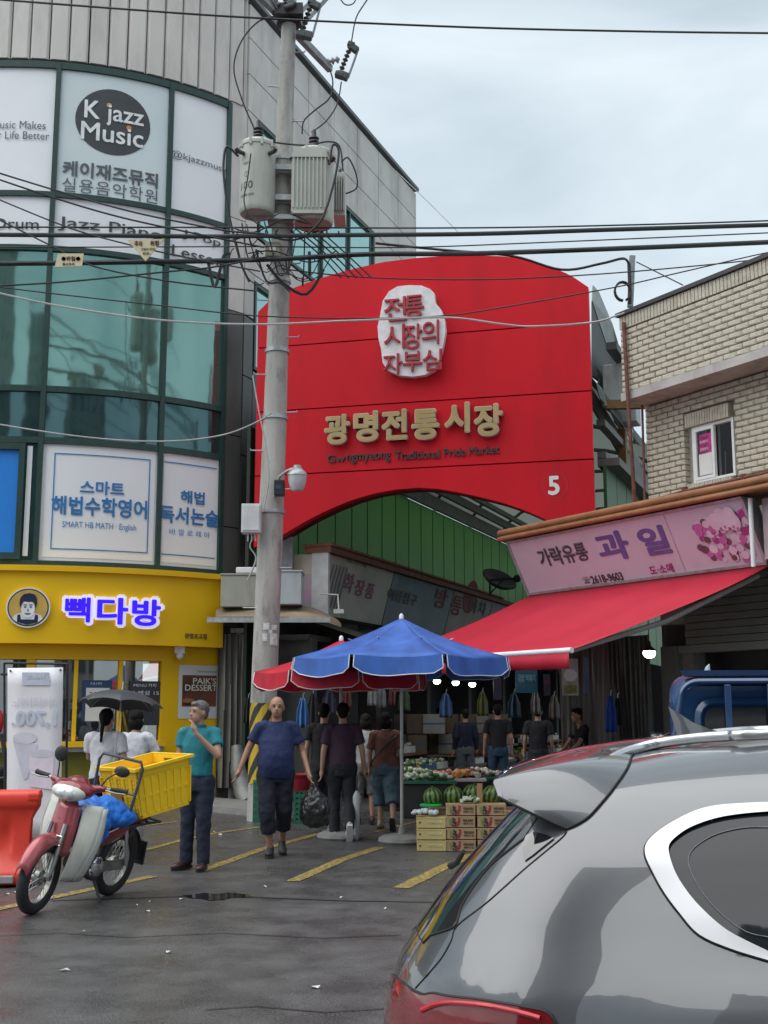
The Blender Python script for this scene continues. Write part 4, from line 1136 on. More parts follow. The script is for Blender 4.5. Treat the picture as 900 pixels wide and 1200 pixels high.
def sword(body, px, py, hpx, m_, px0, px1, o=.006, **kw):
    u0, v0 = signinv(px, py); ua = signinv(px0, py)[0]; ub = signinv(px1, py)[0]; k = skk(px, py)
    H_ = math.hypot(zhi - zlo, ot_ - ob_)
    # the row runs uphill on the picture, not on the sign
    return lettering(body, hpx * k * 1.05, m_, SB, lambda u, v, w=0: signpt((ua + ub) / 2 + u, v0 + v / H_, o + w), world=False, wtarget=ub - ua, **kw)
M_viol = mat('violet_print', (.14, .09, .30), .4); M_mag = mat('magenta_print', (.40, .02, .20), .4); M_dk = mat('dark_outline_print', (.06, .05, .07), .4)
sword('과', 718, 640, 34, M_viol, 699, 738, offset=.035); sword('일', 765, 634, 34, M_viol, 749, 784, offset=.035)
sword('가락유통', 660, 650, 22, M_dk, 630, 690, offset=.035); sword('가락유통', 660, 650, 20.6, mat('lilac_inner', (.52, .42, .50), .4), 631.5, 688.5, o=.010, offset=-.004)
sword('☎', 687, 680, 8, M_dk, 683, 692); sword('2618-9603', 711, 677.5, 10, M_dk, 692, 731, offset=.03)
sword('도·소매', 775, 667, 11, M_mag, 761, 790, offset=.02)
u0 = signinv(792, 640)[0]; q = MB(); q.add([signpt(u0 - .006, 0, .004), signpt(u0 + .006, 0, .004), signpt(u0 + .006, 1, .004), signpt(u0 - .006, 1, .004)], [(0, 1, 2, 3)]); q.build('joint', M_steel, SB)
# grape picture printed on the sign
random.seed(3)
pm = [mat('grape_pink', (.50, .13, .36), .4), mat('grape_pale', (.66, .50, .62), .4), mat('grape_dark', (.16, .07, .10), .4), mat('grape_magenta', (.36, .05, .22), .4)]
cl = [MB() for _ in pm]
def sdisc(mb, px, py, r, o, ry=None):
    u0, v0 = signinv(px, py); k = skk(px, py) * 1.0; H_ = math.hypot(zhi - zlo, ot_ - ob_)
    vs = [signpt(u0 + r * k * 1.15 * cos(a * pi / 8), v0 + (ry or r) * k * sin(a * pi / 8) / H_, o) for a in range(16)]; mb.add(vs, [tuple(range(16))])
jj = 0
for i in range(120):
    x = random.uniform(815, 884); y = random.uniform(600, 656)
    if (x - 815) / 69 * 20 < 656 - y - 42 or (y > 645 and x < 830): continue
    w = random.random(); ki = 1 if w < .4 else 0 if w < .7 else 3 if w < .85 else 2
    jj += 1; sdisc(cl[ki], x, y, random.uniform(3.2, 5.6), .003 + jj * .00012)
for (x, y, ki) in ((850, 612, 1), (846, 606, 1), (856, 604, 1), (862, 612, 1), (840, 612, 1)): jj += 1; sdisc(cl[ki], x, y, 8, .018 + jj * .0001, 11)
for k_, c_ in enumerate(cl): 
    if c_.v: c_.build('printed_grape', pm[k_], SB)['kind'] = 'stuff'
q = MB(); 
for k_ in range(5): u0, v0 = signinv(846 + k_ * 5, 621 - k_ % 2 * 2); a = signpt(u0, v0, .045); q.add([a, a + Vector((.03, 0, .0)), a + Vector((.015, -.002, .09))], [(0, 1, 2)])
q.build('printed_petal', pm[3], SB)
# brown coping over the sign: rolled edge
M_cop2 = mat('orange_brown_coping', (.27, .12, .05), .55, var=.2, scale=4)
CP = thing('sign_coping', 'orange brown rolled coping along the top of the lilac fruit sign', 'coping', M=BM)
q = MB(); zc_ = zhi + .05
q.box(xa - .12, LENB, -(ot_ + .10), -.1, zc_ + .02, zc_ + .09); q.build('board', M_cop2, CP, bevel=.012)
q = MB(); q.tube([(xa - .14, -(ot_ + .08), zc_ + .13), (LENB, -(ot_ + .08), zc_ + .13)], .055, 12); q.tube([(xa - .14, -(ot_ + .10), zc_ + .03), (LENB, -(ot_ + .10), zc_ + .03)], .04, 10); q.build('roll', M_cop2, CP, smooth=True)
# next white pipe right of sign
q = MB(); a = BM @ Vector((xb + .12, -(ob_ + .35), zlo - .1)); b_ = BM @ Vector((xb + .12, -(ob_ + .35), zhi)); q.tube([a, b_], .03, 10)
tag(q.build('sign_end_tube', M_white, smooth=True), 'thin white tube at the right end of the lilac fruit sign', 'pipe')
q = MB(); q.box(xb + .18, xb + 2.2, -(ob_ + .2), -.1, zlo, zhi)
tag(q.xf(BM).build('side_signboard', mat('faded_pink_board', (.45, .36, .38), .5, var=.1)), 'plain faded pink board just right of the lilac fruit sign', 'sign')

# shop wall behind the awning
SHW = thing('fruit_shop', 'grey green shutter front of the fruit shop under the red awning', 'shop', M=BM)
M_shut = mat('grey_green_panel', (.15, .175, .155), .6, var=.12, scale=2.5, dirt=(.07, .07, .06), dirtamt=.5)
dx0 = bpt(797, 790)[0]; dz1 = bpt(850, 763)[1]
cz = bpt(790, 700)[1]
for i in range(9):
    q = MB(); z = zlo - .03 - i * .105; q.box(.9, LENB, -.02 - .015 * (i % 2), .15, z - .095, z); q.build('slat', M_shut, SHW)
zs = zlo - .03 - 9 * .105
q = MB(); q.box(dx0, LENB, -.02, .2, dz1, zs); q.build('header', mat('header_green_grey', (.19, .215, .20), .6, var=.08, scale=2, dirt=(.09, .09, .08), dirtamt=.4), SHW)
q = MB(); q.box(bpt(778, 790)[0], dx0 - .01, -.05, .3, 0, zs); q.build('post', M_shut, SHW)
q = MB(); q.box(.3, LENB, 1.2, 1.3, 0, 2.9); q.box(.3, .4, .1, 4, 0, 2.9); q.build('inner_wall', mat('inner_grey', (.12, .115, .11), .8), SHW)
q = MB(); q.box(dx0, dx0 + .22, .05, .3, 0, dz1); q.build('jamb', mat('jamb_grey', (.20, .20, .19), .7), SHW)
q = MB(); q.box(dx0 + .5, dx0 + 1.0, 1.0, 1.15, dz1 - .5, dz1 - .25); q.build('air_unit', M_black, SHW)
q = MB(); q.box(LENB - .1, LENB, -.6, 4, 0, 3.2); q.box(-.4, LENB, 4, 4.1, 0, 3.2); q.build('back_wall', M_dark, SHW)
# plastic curtains
cx0 = bpt(690, 800)[0]; cx1 = bpt(776, 800)[0]
M_clear = mat('hazy_clear_curtain', (.135, .135, .12), .28, var=.35, scale=3, streak=.12, spec=.6, bump=.2, bscale=3)
def lcurtain(x0, x1, y, z0, z1, folds, dep, m_, seed, parent=SHW, sweep=0.0):
    rnd = random.Random(seed); N_ = folds * 8; ph = [rnd.uniform(-1, 1) for _ in range(N_ + 1)]
    mb = MB(); mb.grid(lambda u, v: Vector((x0 + (x1 - x0) * (u * (1 - sweep * (1 - v) ** 1.5) + sweep * (1 - v) ** 1.5), y + sin(u * folds * 2 * pi + .5 * sin(4 * v)) * dep * (1.2 - .5 * v + .4 * ph[int(u * N_)]), z0 + (z1 - z0) * v)), N_, 8)
    return mb.build('plastic_curtain', m_, parent, smooth=60)
lcurtain(cx0 - .6, cx0 + (cx1 - cx0) * .55, -.10, .1, 2.75, 12, .035, M_clear, 4)
lcurtain(cx0 + (cx1 - cx0) * .45, cx1, -.22, .1, 2.75, 9, .05, mat('dark_mesh_curtain', (.06, .063, .058), .4, var=.2), 5, sweep=.35)

# awning
AW = thing('red_awning', 'long red fabric awning sloping out from under the lilac fruit sign', 'awning', M=BM)
m = mat('red_awning_fabric', (.62, .022, .055), .55, var=.06, scale=2, bump=.12, bscale=60)
N, L = m.node_tree.nodes, m.node_tree.links
tl = N.new('ShaderNodeBsdfTranslucent'); tl.inputs[0].default_value = (.5, .01, .02, 1); ms = N.new('ShaderNodeMixShader'); ms.inputs[0].default_value = .25
L.new(N['Principled BSDF'].outputs[0], ms.inputs[1]); L.new(tl.outputs[0], ms.inputs[2]); L.new(ms.outputs[0], N['Material Output'].inputs[0])
M_aw = m
ax0, ax1 = xa - .02, xb + .08
ab = .58
# front bar position: solve the right corner pixel (669,762) at bar height
barz = 2.36
p = BM.inverted() @ PZ(669, 762, barz)
bo = -p.y; bx1 = p.x
print('awning projection', bo, 'bar right x', bx1, 'wall right', ax1)
bx0 = bx1 - (ax1 - ax0)
def awn(u, v, s=1.0):
    a = Vector((ax0 + (ax1 - ax0) * u, -ab, zlo - .05)); b_ = Vector((bx0 + (bx1 - bx0) * u, -bo, barz)); p = a.lerp(b_, v)
    p.z -= .05 * sin(v * pi) + .022 * sin(u * 26 + 3 * sin(v * 3)) * v * (1 - v) * 3 + .02 * sin(u * 7 + 4 * v) * v * (1 - v) * 3; return p
q = MB(); q.grid(lambda u, v: awn(u, v), 40, 12); o = q.build('canopy_fabric', M_aw, AW, smooth=60)
sm_ = o.modifiers.new('s', 'SOLIDIFY'); sm_.thickness = .004
q = MB(); q.grid(lambda u, v: Vector((bx0 + (bx1 - bx0) * u, -bo - .03 + .012 * sin(u * 50) * v, barz - .03 - .19 * v)), 60, 2); o = q.build('valance', M_aw, AW, smooth=60)
sm_ = o.modifiers.new('s', 'SOLIDIFY'); sm_.thickness = .004
q = MB(); q.tube([(bx0 - .03, -bo - .01, barz), (bx1 + .03, -bo - .01, barz)], .035, 10); q.build('front_bar', M_white, AW, smooth=True)
for u in (.03, .97):
    q = MB(); q.tube([awn(u, .02) - Vector((0, 0, .1)), awn(u, .5) - Vector((.0, 0, .12)), awn(u, .99) - Vector((0, 0, .03))], .035, 8)
    q.build('arm', mat('grey_arm', (.36, .36, .35), .5), AW, smooth=True)
# glowing lamps
M_lamp = mat('lit_lamp', (1, 1, 1), .5, emit=(1, .97, .90), estr=9)
def bulb(px, py, Y, r, label, group=None):
    c = at(px, py, Y); t = thing('hanging_lamp', label, 'lamp', c, group=group)
    q = MB(); q.ell((0, 0, 0), (r, r, r * .8), 12, 8); q.build('bulb', M_lamp, t, smooth=True)
    q = MB(); q.lathe([(.02, r * 1.9), (.03, r * 1.1), (r * 1.1, r * .5), (r * 1.15, r * .35)], 12); q.tube([(0, 0, r * 1.9), (0, 0, r * 1.9 + .5)], .006, 5); q.build('shade', M_black, t, smooth=True)
for i, (x, y) in enumerate(((494, 797), (512, 798.5), (534, 800), (553.5, 802))):
    bulb(x, y, 23 + i * .5, .07, '%s white bulb in the row over the vegetable stall' % ['leftmost', 'second from left', 'third from left', 'rightmost'][i], 'bulbs over the vegetable stall')
bulb(761, 765.5, 16.2, .085, 'bright white bulb before the plastic curtain under the red awning')
bulb(595, 790, 24, .03, 'small dim bulb right of the stall bulbs')
bulb(664, 800, 22, .03, 'tiny bulb near the hanging posters under the awning corner')
# ================================================================== utility pole and its gear
YP = 18.5
UP = thing('utility_pole', 'tall weathered concrete utility pole with yellow and black stripes at its foot', 'utility pole', tuple(PZ(305, 962, 0)))
M_pole = mat('weathered_pole_concrete', (.42, .41, .385), .85, var=.25, scale=5, streak=.12, bump=.5, bscale=18, dirt=(.12, .11, .10), dirtamt=.75)
ctr = [(305, 965), (307, 900), (309, 820), (313, 720), (317.5, 610), (322, 500), (327.5, 330), (335, 110), (338.5, 30), (341, -60)]
wpx = [32, 31.5, 31, 30, 29, 27.5, 24, 19, 17, 15]
path, rad = [], []
for (x, y), w in zip(ctr, wpx):
    p = at(x, y, YP) if y != 965 else Vector((at(305, 965, YP).x, YP, 0)); zc = p.y * cos(PITCH) + (p.z - CAMZ) * sin(PITCH)
    path.append(p); rad.append(w * zc / FPX / 2)
def poleat(z):
    for a, b_, ra, rb in zip(path[:-1], path[1:], rad[:-1], rad[1:]):
        if a.z <= z <= b_.z:
            t = (z - a.z) / (b_.z - a.z); return a.lerp(b_, t), ra + (rb - ra) * t
    return path[-1], rad[-1]
q = MB(); q.tube(path, rad, 20); q.build('shaft', M_pole, UP, smooth=60, world=True)
# striped wrap at the foot
zs0, zs1 = .55, 1.75
M_ys = mat('stripe_yellow', (.55, .38, .03), .6, dirt=(.15, .12, .05), dirtamt=.5); M_ks = mat('stripe_black', (.03, .03, .03), .6)
for kk, mm in ((0, M_ys), (1, M_ks)):
    q = MB()
    for st in range(-4, 9):
        if st % 2 != kk: continue
        for i in range(20):
            a0, a1 = 2 * pi * i / 20, 2 * pi * (i + 1) / 20
            def pp(a, zz):
                c, r = poleat(max(zs0, min(zs1, zz))); return Vector((c.x + (r + .006) * cos(a), c.y + (r + .006) * sin(a), max(zs0, min(zs1, zz))))
            h = .2; zA0 = zs0 + st * h + .35 * (a0 - pi) ; zA1 = zs0 + st * h + .35 * (a1 - pi)
            if max(zA0, zA1) + h < zs0 or min(zA0, zA1) > zs1: continue
            q.add([pp(a0, zA0), pp(a1, zA1), pp(a1, zA1 + h), pp(a0, zA0 + h)], [(0, 1, 2, 3)])
    q.build('stripe', mm, UP, world=True)
# bands, step bolts, sticker remains
for y in (188, 205, 240, 258, 330, 412, 490, 600):
    c, r = poleat(at(320, y, YP).z); q = MB(); q.lathe([(r + .004, -.03), (r + .022, -.03), (r + .022, .03), (r + .004, .03)], 20, c); q.build('band', M_steel, UP, world=True, smooth=True)
for i in range(16):
    z = 3.2 + i * .62; c, r = poleat(z); sgn_ = 1 if i % 2 else -1
    q = MB(); q.tube([(c.x + sgn_ * r * .8, c.y - r * .4, z), (c.x + sgn_ * (r + .17), c.y - r * .5, z), (c.x + sgn_ * (r + .17), c.y - r * .5, z + .03)], .011, 6); q.build('step_bolt', M_steel, UP, world=True)
for i, (px, py, w, h) in enumerate(((313, 735, 7, 8), (322, 736, 6, 6), (311.5, 748, 6, 9), (321.5, 750, 8, 14), (318, 741, 4, 4))):
    z = at(px, py, YP).z; c, r = poleat(z); k = 18.2 / FPX
    q = MB()
    def sp(u, v):
        dx = (px - 450) / FPX * 18.4 - c.x + (u - .5) * w * k; dx = max(-r, min(r, dx)); return Vector((c.x + dx, c.y - math.sqrt(max(0, (r + .006) ** 2 - dx * dx)), z + (v - .5) * h * k))
    q.grid(sp, 4, 2); q.build('sticker', mat('torn_white_sticker', (.62, .63, .62), .6, var=.25, scale=20), UP, world=True)

def gear(name, label, cat, pos): return thing(name, label, cat, tuple(pos))
# transformers
M_tr = mat('grey_green_transformer', (.46, .48, .43), .5, var=.06, scale=3, dirt=(.18, .16, .13), dirtamt=.35)
M_brown = mat('dark_bushing', (.045, .04, .04), .25)
def transformer(px0, px1, pyt, pyb, Y, label, kind):
    b0 = at((px0 + px1) / 2, pyb - 6, Y); t0 = at((px0 + px1) / 2, pyt, Y)
    zc = Y * cos(PITCH) + (b0.z - CAMZ) * sin(PITCH); r = (px1 - px0) * zc / FPX / 2; h = t0.z - b0.z
    t = gear('transformer', label, 'transformer', b0)
    q = MB(); q.lathe([(0, 0), (r * .92, 0), (r * .98, .03), (r, .08), (r * 1.0, h - .06), (r * 1.05, h - .05), (r * 1.05, h), (r * .9, h + .05), (0, h + .09)], 28); q.build('tank', M_tr, t, smooth=40)
    q = MB()
    for i in range(10): a = 2 * pi * i / 10; q.box(r * 1.03 * cos(a) - .02, r * 1.03 * cos(a) + .02, r * 1.03 * sin(a) - .02, r * 1.03 * sin(a) + .02, h - .09, h + .03)
    q.build('lid_clamp', M_tr, t)
    q = MB(); rb = .075; prof = [(0, h + .05), (rb * .9, h + .05)]
    for i in range(4): z = h + .10 + i * .06; prof += [(rb * .6, z), (rb * 1.15, z + .02), (rb * 1.1, z + .035), (rb * .6, z + .05)]
    prof += [(rb * .5, h + .38), (rb * .45, h + .45), (0, h + .46)]
    q.lathe(prof, 14); q.build('bushing', M_brown, t, smooth=50)
    for sx in (-1, 1):
        q = MB(); c = Vector((sx * r * .72, -r * .72, h - .22)); q.tube([c, c + Vector((sx * .08, -.08, .0)), c + Vector((sx * .11, -.1, .04))], .035, 8); q.build('terminal', M_brown, t, smooth=True)
    if kind == 'fin':
        for i in range(9):
            q = MB(); x = -r * .78 + i * r * .19 - r * .15; q.box(x, x + .022, -r * 1.16, -r * .80, .14, h - .14); q.build('fin', M_tr, t)
        q = MB()
        for a, b_ in ((.10, .20), (h - .2, h - .1)): q.prism([(-r * 1.02, a if a < .2 else b_ - .1), (r * .75, a if a < .2 else b_ - .1), (r * .62, a - .06 if a < .2 else b_ + .05), (-r * .9, a - .06 if a < .2 else b_ + .05)], -r * 1.18, -r * .78, axis='y')
        q.box(-r * 1.0, r * .72, -r * 1.08, -r * .85, .12, h - .12)
        q.build('radiator_header', M_tr, t)
        q = MB(); q.box(r * .30, r * .62, -r * 1.0, -r * .86, h * .38, h * .56); q.build('plate', M_wprint, t)
    else:
        kk = 1.0
        for body, z, hh in (('변압기', h * .66, .05), ('ⓛ', h * .5, .09), ('100', h * .34, .13), ('22900-220', h * .2, .045)):
            vs, fs = glyphs(body, hh, offset=.01); mb = MB()
            mb.add([Vector((r * 1.004 * sin((v[0] + .0) / r - .55), -r * 1.004 * cos(v[0] / r - .55), z + v[1])) for v in vs], fs); mb.build('lettering', M_ink, t)
    return t, r, h
TA = transformer(280, 322, 172, 258, YP - .35, 'round grey green pole transformer hanging left of the pole with 100 painted on it', 'plain')
TB = transformer(343, 391, 183, 270, YP - .25, 'round grey green pole transformer with a finned radiator right of the pole', 'fin')
b0 = at(398, 258, YP + .5)
t = gear('radiator_box', 'small finned grey box behind the right hand transformer', 'radiator', b0)
h = at(398, 208, YP + .5).z - b0.z
q = MB(); q.box(-.1, .1, -.2, .3, 0, h); q.build('body', M_tr, t, bevel=.01)
for i in range(5):
    q = MB(); q.box(-.09 + i * .04, -.075 + i * .04, -.3, -.2, .06, h - .06); q.build('fin', M_tr, t)
q = MB(); q.tube([(0, 0, h), (0, 0, h + .14)], .03, 8); q.build('bushing', M_brown, t)
# hangers between pole and transformers
q = MB(); 
for y in (205, 240, 262):
    z = at(330, y, YP).z; c, r = poleat(z); q.bar((c.x - .55, c.y - .3, z), (c.x + .75, c.y - .25, z), .06, .09); q.box(c.x - r - .05, c.x + r + .05, c.y - r - .06, c.y, z - .06, z + .06)
q.build('hanger', M_steel, UP, world=True)
# cross arms
def armp(px, py, Y): return at(px, py, Y)
M_arm = mat('zinc_arm', (.30, .33, .34), .5, metal=.3, var=.2, scale=9)
q = MB(); q.bar(armp(304, -6, 17.9), armp(387, 81, 19.8), .10, .12); o = q.build('cross_arm', M_arm, UP, world=True)
q = MB(); q.bar(armp(300, -30, 18.3), armp(400, -14, 18.8), .10, .12); q.build('cross_arm', M_arm, UP, world=True)
q = MB(); q.bar(armp(345, 22, 18.6), armp(384, -18, 18.9), .05, .07); q.bar(armp(352, 32, 18.6), armp(392, -12, 19.2), .05, .07); q.bar(armp(334, 24, 18.4), armp(312, -10, 18.0), .05, .06); q.build('arm_brace', M_arm, UP, world=True)
c, r = poleat(at(338, 20, YP).z); q = MB(); q.lathe([(r + .01, -.16), (r + .09, -.14), (r + .10, .0), (r + .09, .14), (r + .01, .16)], 14, c); q.box(c.x - .25, c.x + .25, c.y - .3, c.y - .1, c.z - .12, c.z + .08); q.build('clamp', M_black, UP, world=True, smooth=True)
def insul(mb, p, q_, n=4, r=.06):
    p, q_ = Vector(p), Vector(q_); d = (q_ - p); pts, rr = [], []
    for i in range(n):
        for f, k in ((.05, .4), (.35, 1), (.55, 1), (.85, .4)): pts.append(p + d * (i + f) / n); rr.append(r * k)
    mb.tube([p] + pts + [q_], [r * .3] + rr + [r * .3], 10)
def cutout(A, B, C, D, Y, label):
    """open fuse cut-out: two end castings, ribbed insulator and fuse rod"""
    a, b_, c, d = [at(*x, Y) for x in (A, B, C, D)]
    t = gear('fuse_cutout', label, 'fuse cutout', b_)
    q = MB(); insul(q, a, b_, 7, .05); q.build('insulator', M_brown, t, world=True, smooth=60)
    q = MB(); q.bar(a + (a - b_) * .12, a - (a - b_) * .05, .13, .13); q.bar(a, c, .12, .12); q.build('top_casting', mat('dark_casting', (.07, .085, .085), .5), t, world=True, bevel=.02)
    q = MB(); q.bar(b_ + (b_ - a) * .12, b_ - (b_ - a) * .05, .15, .15); q.bar(b_, d, .13, .13); q.build('bottom_casting', MATS['dark_casting'], t, world=True, bevel=.02)
    q = MB(); q.tube([c, d], .02, 8); q.build('fuse_rod', mat('grey_rod', (.25, .28, .3), .5), t, world=True)
cutout((411, 54), (398, 87), (419, 60), (408, 91), 19.6, 'open fuse cutout hanging at the right end of the cross arm against the sky')
cutout((365, 4), (353, 40), (375, 9), (366, 43), 18.4, 'open fuse cutout mounted beside the pole top')
cutout((330, -16), (338, 8), (335, -20), (345, 2), 18.2, 'dark fuse cutout cut off by the top of the frame')
q = MB(); insul(q, at(382, 73, 19.7), at(398, 69, 19.7), 3, .07); insul(q, at(322, -6, 18.1), at(326, 6, 18.2), 3, .05); q.build('insulator', mat('pale_insulator', (.42, .44, .42), .3), UP, world=True, smooth=60)
# street lamp on the pole
t = gear('street_lamp', 'pole mounted street lamp with a clear bell glass facing the gate', 'street lamp', at(350, 560, 18.0))
q = MB(); q.tube([at(322, 582, 18.3), at(324, 570, 18.2), at(328, 558, 18.1), at(336, 552, 18.05), at(344, 549, 18)], .022, 8); q.build('arm', M_steel, t, world=True, smooth=True)
c = at(348.5, 553, 18.0); k = 18 / FPX
q = MB(); q.lathe([(0, .10), (.06, .10), (.065, .05), (.11, .02), (.15, -.03), (.155, -.06), (.14, -.06), (.0, -.02)], 20, c); q.build('lamp_hood', mat('zinc_hood', (.40, .42, .42), .4, metal=.4), t, world=True, smooth=True)
q = MB(); q.lathe([(.145, -.06), (.135, -.16), (.115, -.24), (.09, -.29), (.0, -.30)], 20, c); q.build('lamp_glass', mat('milky_glass', (.50, .53, .54), .12, spec=.8, var=.1), t, world=True, smooth=True)
def boxthing(name, label, cat, px0, px1, py0, py1, Y, dep, m_, extra=None, bevel=.012):
    a, b_ = at(px0, py0, Y), at(px1, py1, Y); t = gear(name, label, cat, ((a.x + b_.x) / 2, Y + dep / 2, b_.z))
    w, h = b_.x - a.x, a.z - b_.z
    q = MB(); q.box(-w / 2, w / 2, -dep / 2, dep / 2, 0, h); q.build('body', m_, t, bevel=bevel)
    return t, w, h
t, w, h = boxthing('junction_box', 'white equipment box strapped on the left of the utility pole', 'junction box', 283, 305, 590, 624, 18.1, .22, mat('offwhite_box', (.60, .62, .63), .45, dirt=(.3, .28, .25), dirtamt=.4))
q = MB(); q.box(-w / 2 + .03, w / 2 - .02, -.125, -.11, .03, h - .03); q.build('door', MATS['offwhite_box'], t, bevel=.006)
for i in range(3):
    q = MB(); q.tube([(-.05 + i * .05, 0, 0), (-.05 + i * .06, 0, -.12)], .012, 6); q.build('gland', M_steel, t)
t, w, h = boxthing('photocell_box', 'small black box on the pole under the street lamp arm', 'control box', 321, 333, 562, 580, 18.1, .16, M_black)
q = MB(); q.box(-.05, .03, -.085, -.078, h * .4, h * .65); q.build('label_plate', M_navy, t)
t, w, h = boxthing('pole_box', 'khaki box with a small white label tucked behind the thick cables on the pole', 'control box', 311, 328, 283, 300, 18.2, .15, mat('khaki_box', (.33, .32, .24), .5))
q = MB(); q.box(-.05, .05, -.08, -.076, h * .3, h * .7); q.build('label_plate', M_white, t)

# ------------------------------------------------------------------ cables
def smooth_path(P, n=6):
    P = [Vector(p) for p in P]; out = []
    for i in range(len(P) - 1):
        p0, p1, p2, p3 = P[max(i - 1, 0)], P[i], P[i + 1], P[min(i + 2, len(P) - 1)]
        for j in range(n):
            t = j / n; out.append(.5 * ((2 * p1) + (p2 - p0) * t + (2 * p0 - 5 * p1 + 4 * p2 - p3) * t * t + (3 * p1 - p0 - 3 * p2 + p3) * t ** 3))
    return out + [P[-1]]
def wire(pts, rpx, label, m_=M_cable, Y=18.0, name='overhead_cable', grp=None):
    P = [at(p[0], p[1], p[2] if len(p) > 2 else Y) for p in pts]
    q = MB(); q.tube(smooth_path(P), rpx * Y * 1.02 / FPX, 6)
    o = q.build(name, m_, smooth=60); tag(o, label, 'cable', grp); return o
M_trunk = mat('dark_trunk_cable', (.022, .030, .033), .6)
wire([(-20, 275), (120, 276), (250, 277), (400, 275.5), (560, 274), (720, 269), (920, 263)], 2.7, 'upper thick dark trunk cable crossing in front of the pole', M_trunk, 17.9)
wire([(-20, 309), (100, 308), (300, 304.5), (430, 298), (560, 297), (756, 290), (920, 283)], 3.0, 'lower thick dark trunk cable skimming the top of the red gate', M_trunk, 17.9)
wire([(-20, 266), (250, 266.5), (550, 267), (760, 263), (920, 258)], 1.0, 'thin cable just above the upper trunk cable', Y=18.1)
wire([(-20, 290), (130, 289.5), (300, 289), (470, 290), (640, 284), (920, 272)], .8, 'thin cable between the two thick trunk cables', Y=18.2)
wire([(-20, -2), (150, 11), (300, 21), (550, 32), (760, 37), (920, 39)], 1.3, 'high single power line crossing the sky near the top', Y=16.0)
wire([(-20, 197), (75, 226), (150, 247), (215, 261), (270, 271), (310, 274)], 1.1, 'sloping line across the music academy window, upper one', Y=17.6)
wire([(-20, 204), (70, 234), (143, 255), (230, 274), (310, 290)], 1.1, 'sloping line across the music academy window, second one', Y=17.7)
wire([(-20, 226), (60, 259), (110, 276), (200, 298), (305, 318)], .9, 'sloping line that passes over the Jazz Piano lettering', Y=17.8)
wire([(-20, 248), (60, 288), (110, 312), (200, 330), (300, 341)], 1.0, 'sloping line crossing the top of the teal glass', Y=17.8)
wire([(-20, 336), (80, 330), (200, 318), (250, 313), (318, 300)], 1.1, 'line rising to the pole across the teal glass', Y=17.8)
wire([(-20, 334), (70, 345), (187, 358), (300, 370), (423, 373), (520, 370), (590, 360), (719, 337), (794, 320), (885, 299), (920, 292)], .8, 'long thin line crossing glass, pole, red gate and brick roof', Y=17.7)
wire([(330, 315), (400, 323), (480, 327), (590, 327), (719, 320), (862, 307), (920, 299)], .8, 'thin line across the upper red gate panel', Y=18.0)
wire([(-20, 339), (67, 358), (187, 375), (300, 380), (407, 376), (520, 372), (590, 380), (624, 382.5), (692, 378), (722, 370), (760, 356), (800, 337), (920, 296)], 1.2, 'pale grey cable crossing the white seal on the red gate', M_wcable, 17.6)
wire([(-20, 494), (60, 507), (130, 515), (200, 517), (260, 510), (300, 495), (318, 484)], .9, 'pale cable sagging across the lower teal glass', M_wcable, 17.8)
wire([(440, 285), (520, 293), (600, 300), (658, 316), (704, 309), (730, 303), (737, 309, 19.0)], 1.6, 'black service cable looping over the gate to the roof post', Y=18.4)
wire([(746, 307, 19), (772, 320, 18.5), (800, 334, 17.5)], .8, 'short stay wire with clips above the brick parapet', Y=18.5)
wire([(460, 197, 26), (500, 235, 25), (540, 275, 24)], .5, 'faint thin wire below the corner building roof end', M_wcable, 25)
wire([(300, 155), (284, 118), (274, 80), (283, 48), (303, 25), (324, 19)], 1.1, 'jumper wire looping from the left transformer up to the pole top', Y=18.2)
wire([(354, 157), (356, 142), (368, 130), (386, 115), (390, 96), (386, 80)], 1.0, 'jumper wire from the right transformer to the cross arm end', Y=18.8)
wire([(365, 155), (382, 142), (395, 122), (400, 96)], .9, 'jumper wire from the right transformer to the hanging cutout', Y=19.2)
wire([(412, 48), (417, 22), (426, 6), (440, -14)], .9, 'wire rising from the hanging cutout out of the frame', Y=19.5)
wire([(396, -6), (404, 5), (414, 4), (420, -8)], .8, 'small wire loop at the top edge of the frame', Y=19.0)
wire([(302, 163), (330, 168), (360, 170), (385, 166), (398, 172), (402, 200)], 1.1, 'secondary lead running between the two transformers', Y=18.0)
wire([(400, 190), (408, 185), (417, 203), (418, 220), (405, 227)], 1.0, 'lead looping out right of the radiator box', Y=18.3)
wire([(386, 193), (390, 170), (397, 178), (391, 215), (378, 255), (360, 275)], 1.5, 'thick black lead hanging in front of the right transformer', Y=17.8)
wire([(279, 183), (266, 172), (262, 190), (263, 215), (268, 250), (276, 285), (283, 310), (292, 330)], 1.6, 'thick black lead looping down left of the left transformer', Y=17.9)
wire([(294, 180), (290, 210), (286, 235), (293, 255), (312, 268)], .9, 'thin lead hanging across the left transformer face', Y=17.8)
wire([(296, 440), (303, 480), (311, 520), (315, 560), (308, 600)], .9, 'thin pale lead stapled down the pole to the street lamp', M_wcable, 18.1)
wire([(300, 624), (293, 640), (300, 655), (290, 680)], 1.0, 'thin lead dangling under the white equipment box', M_wcable, 18.3)
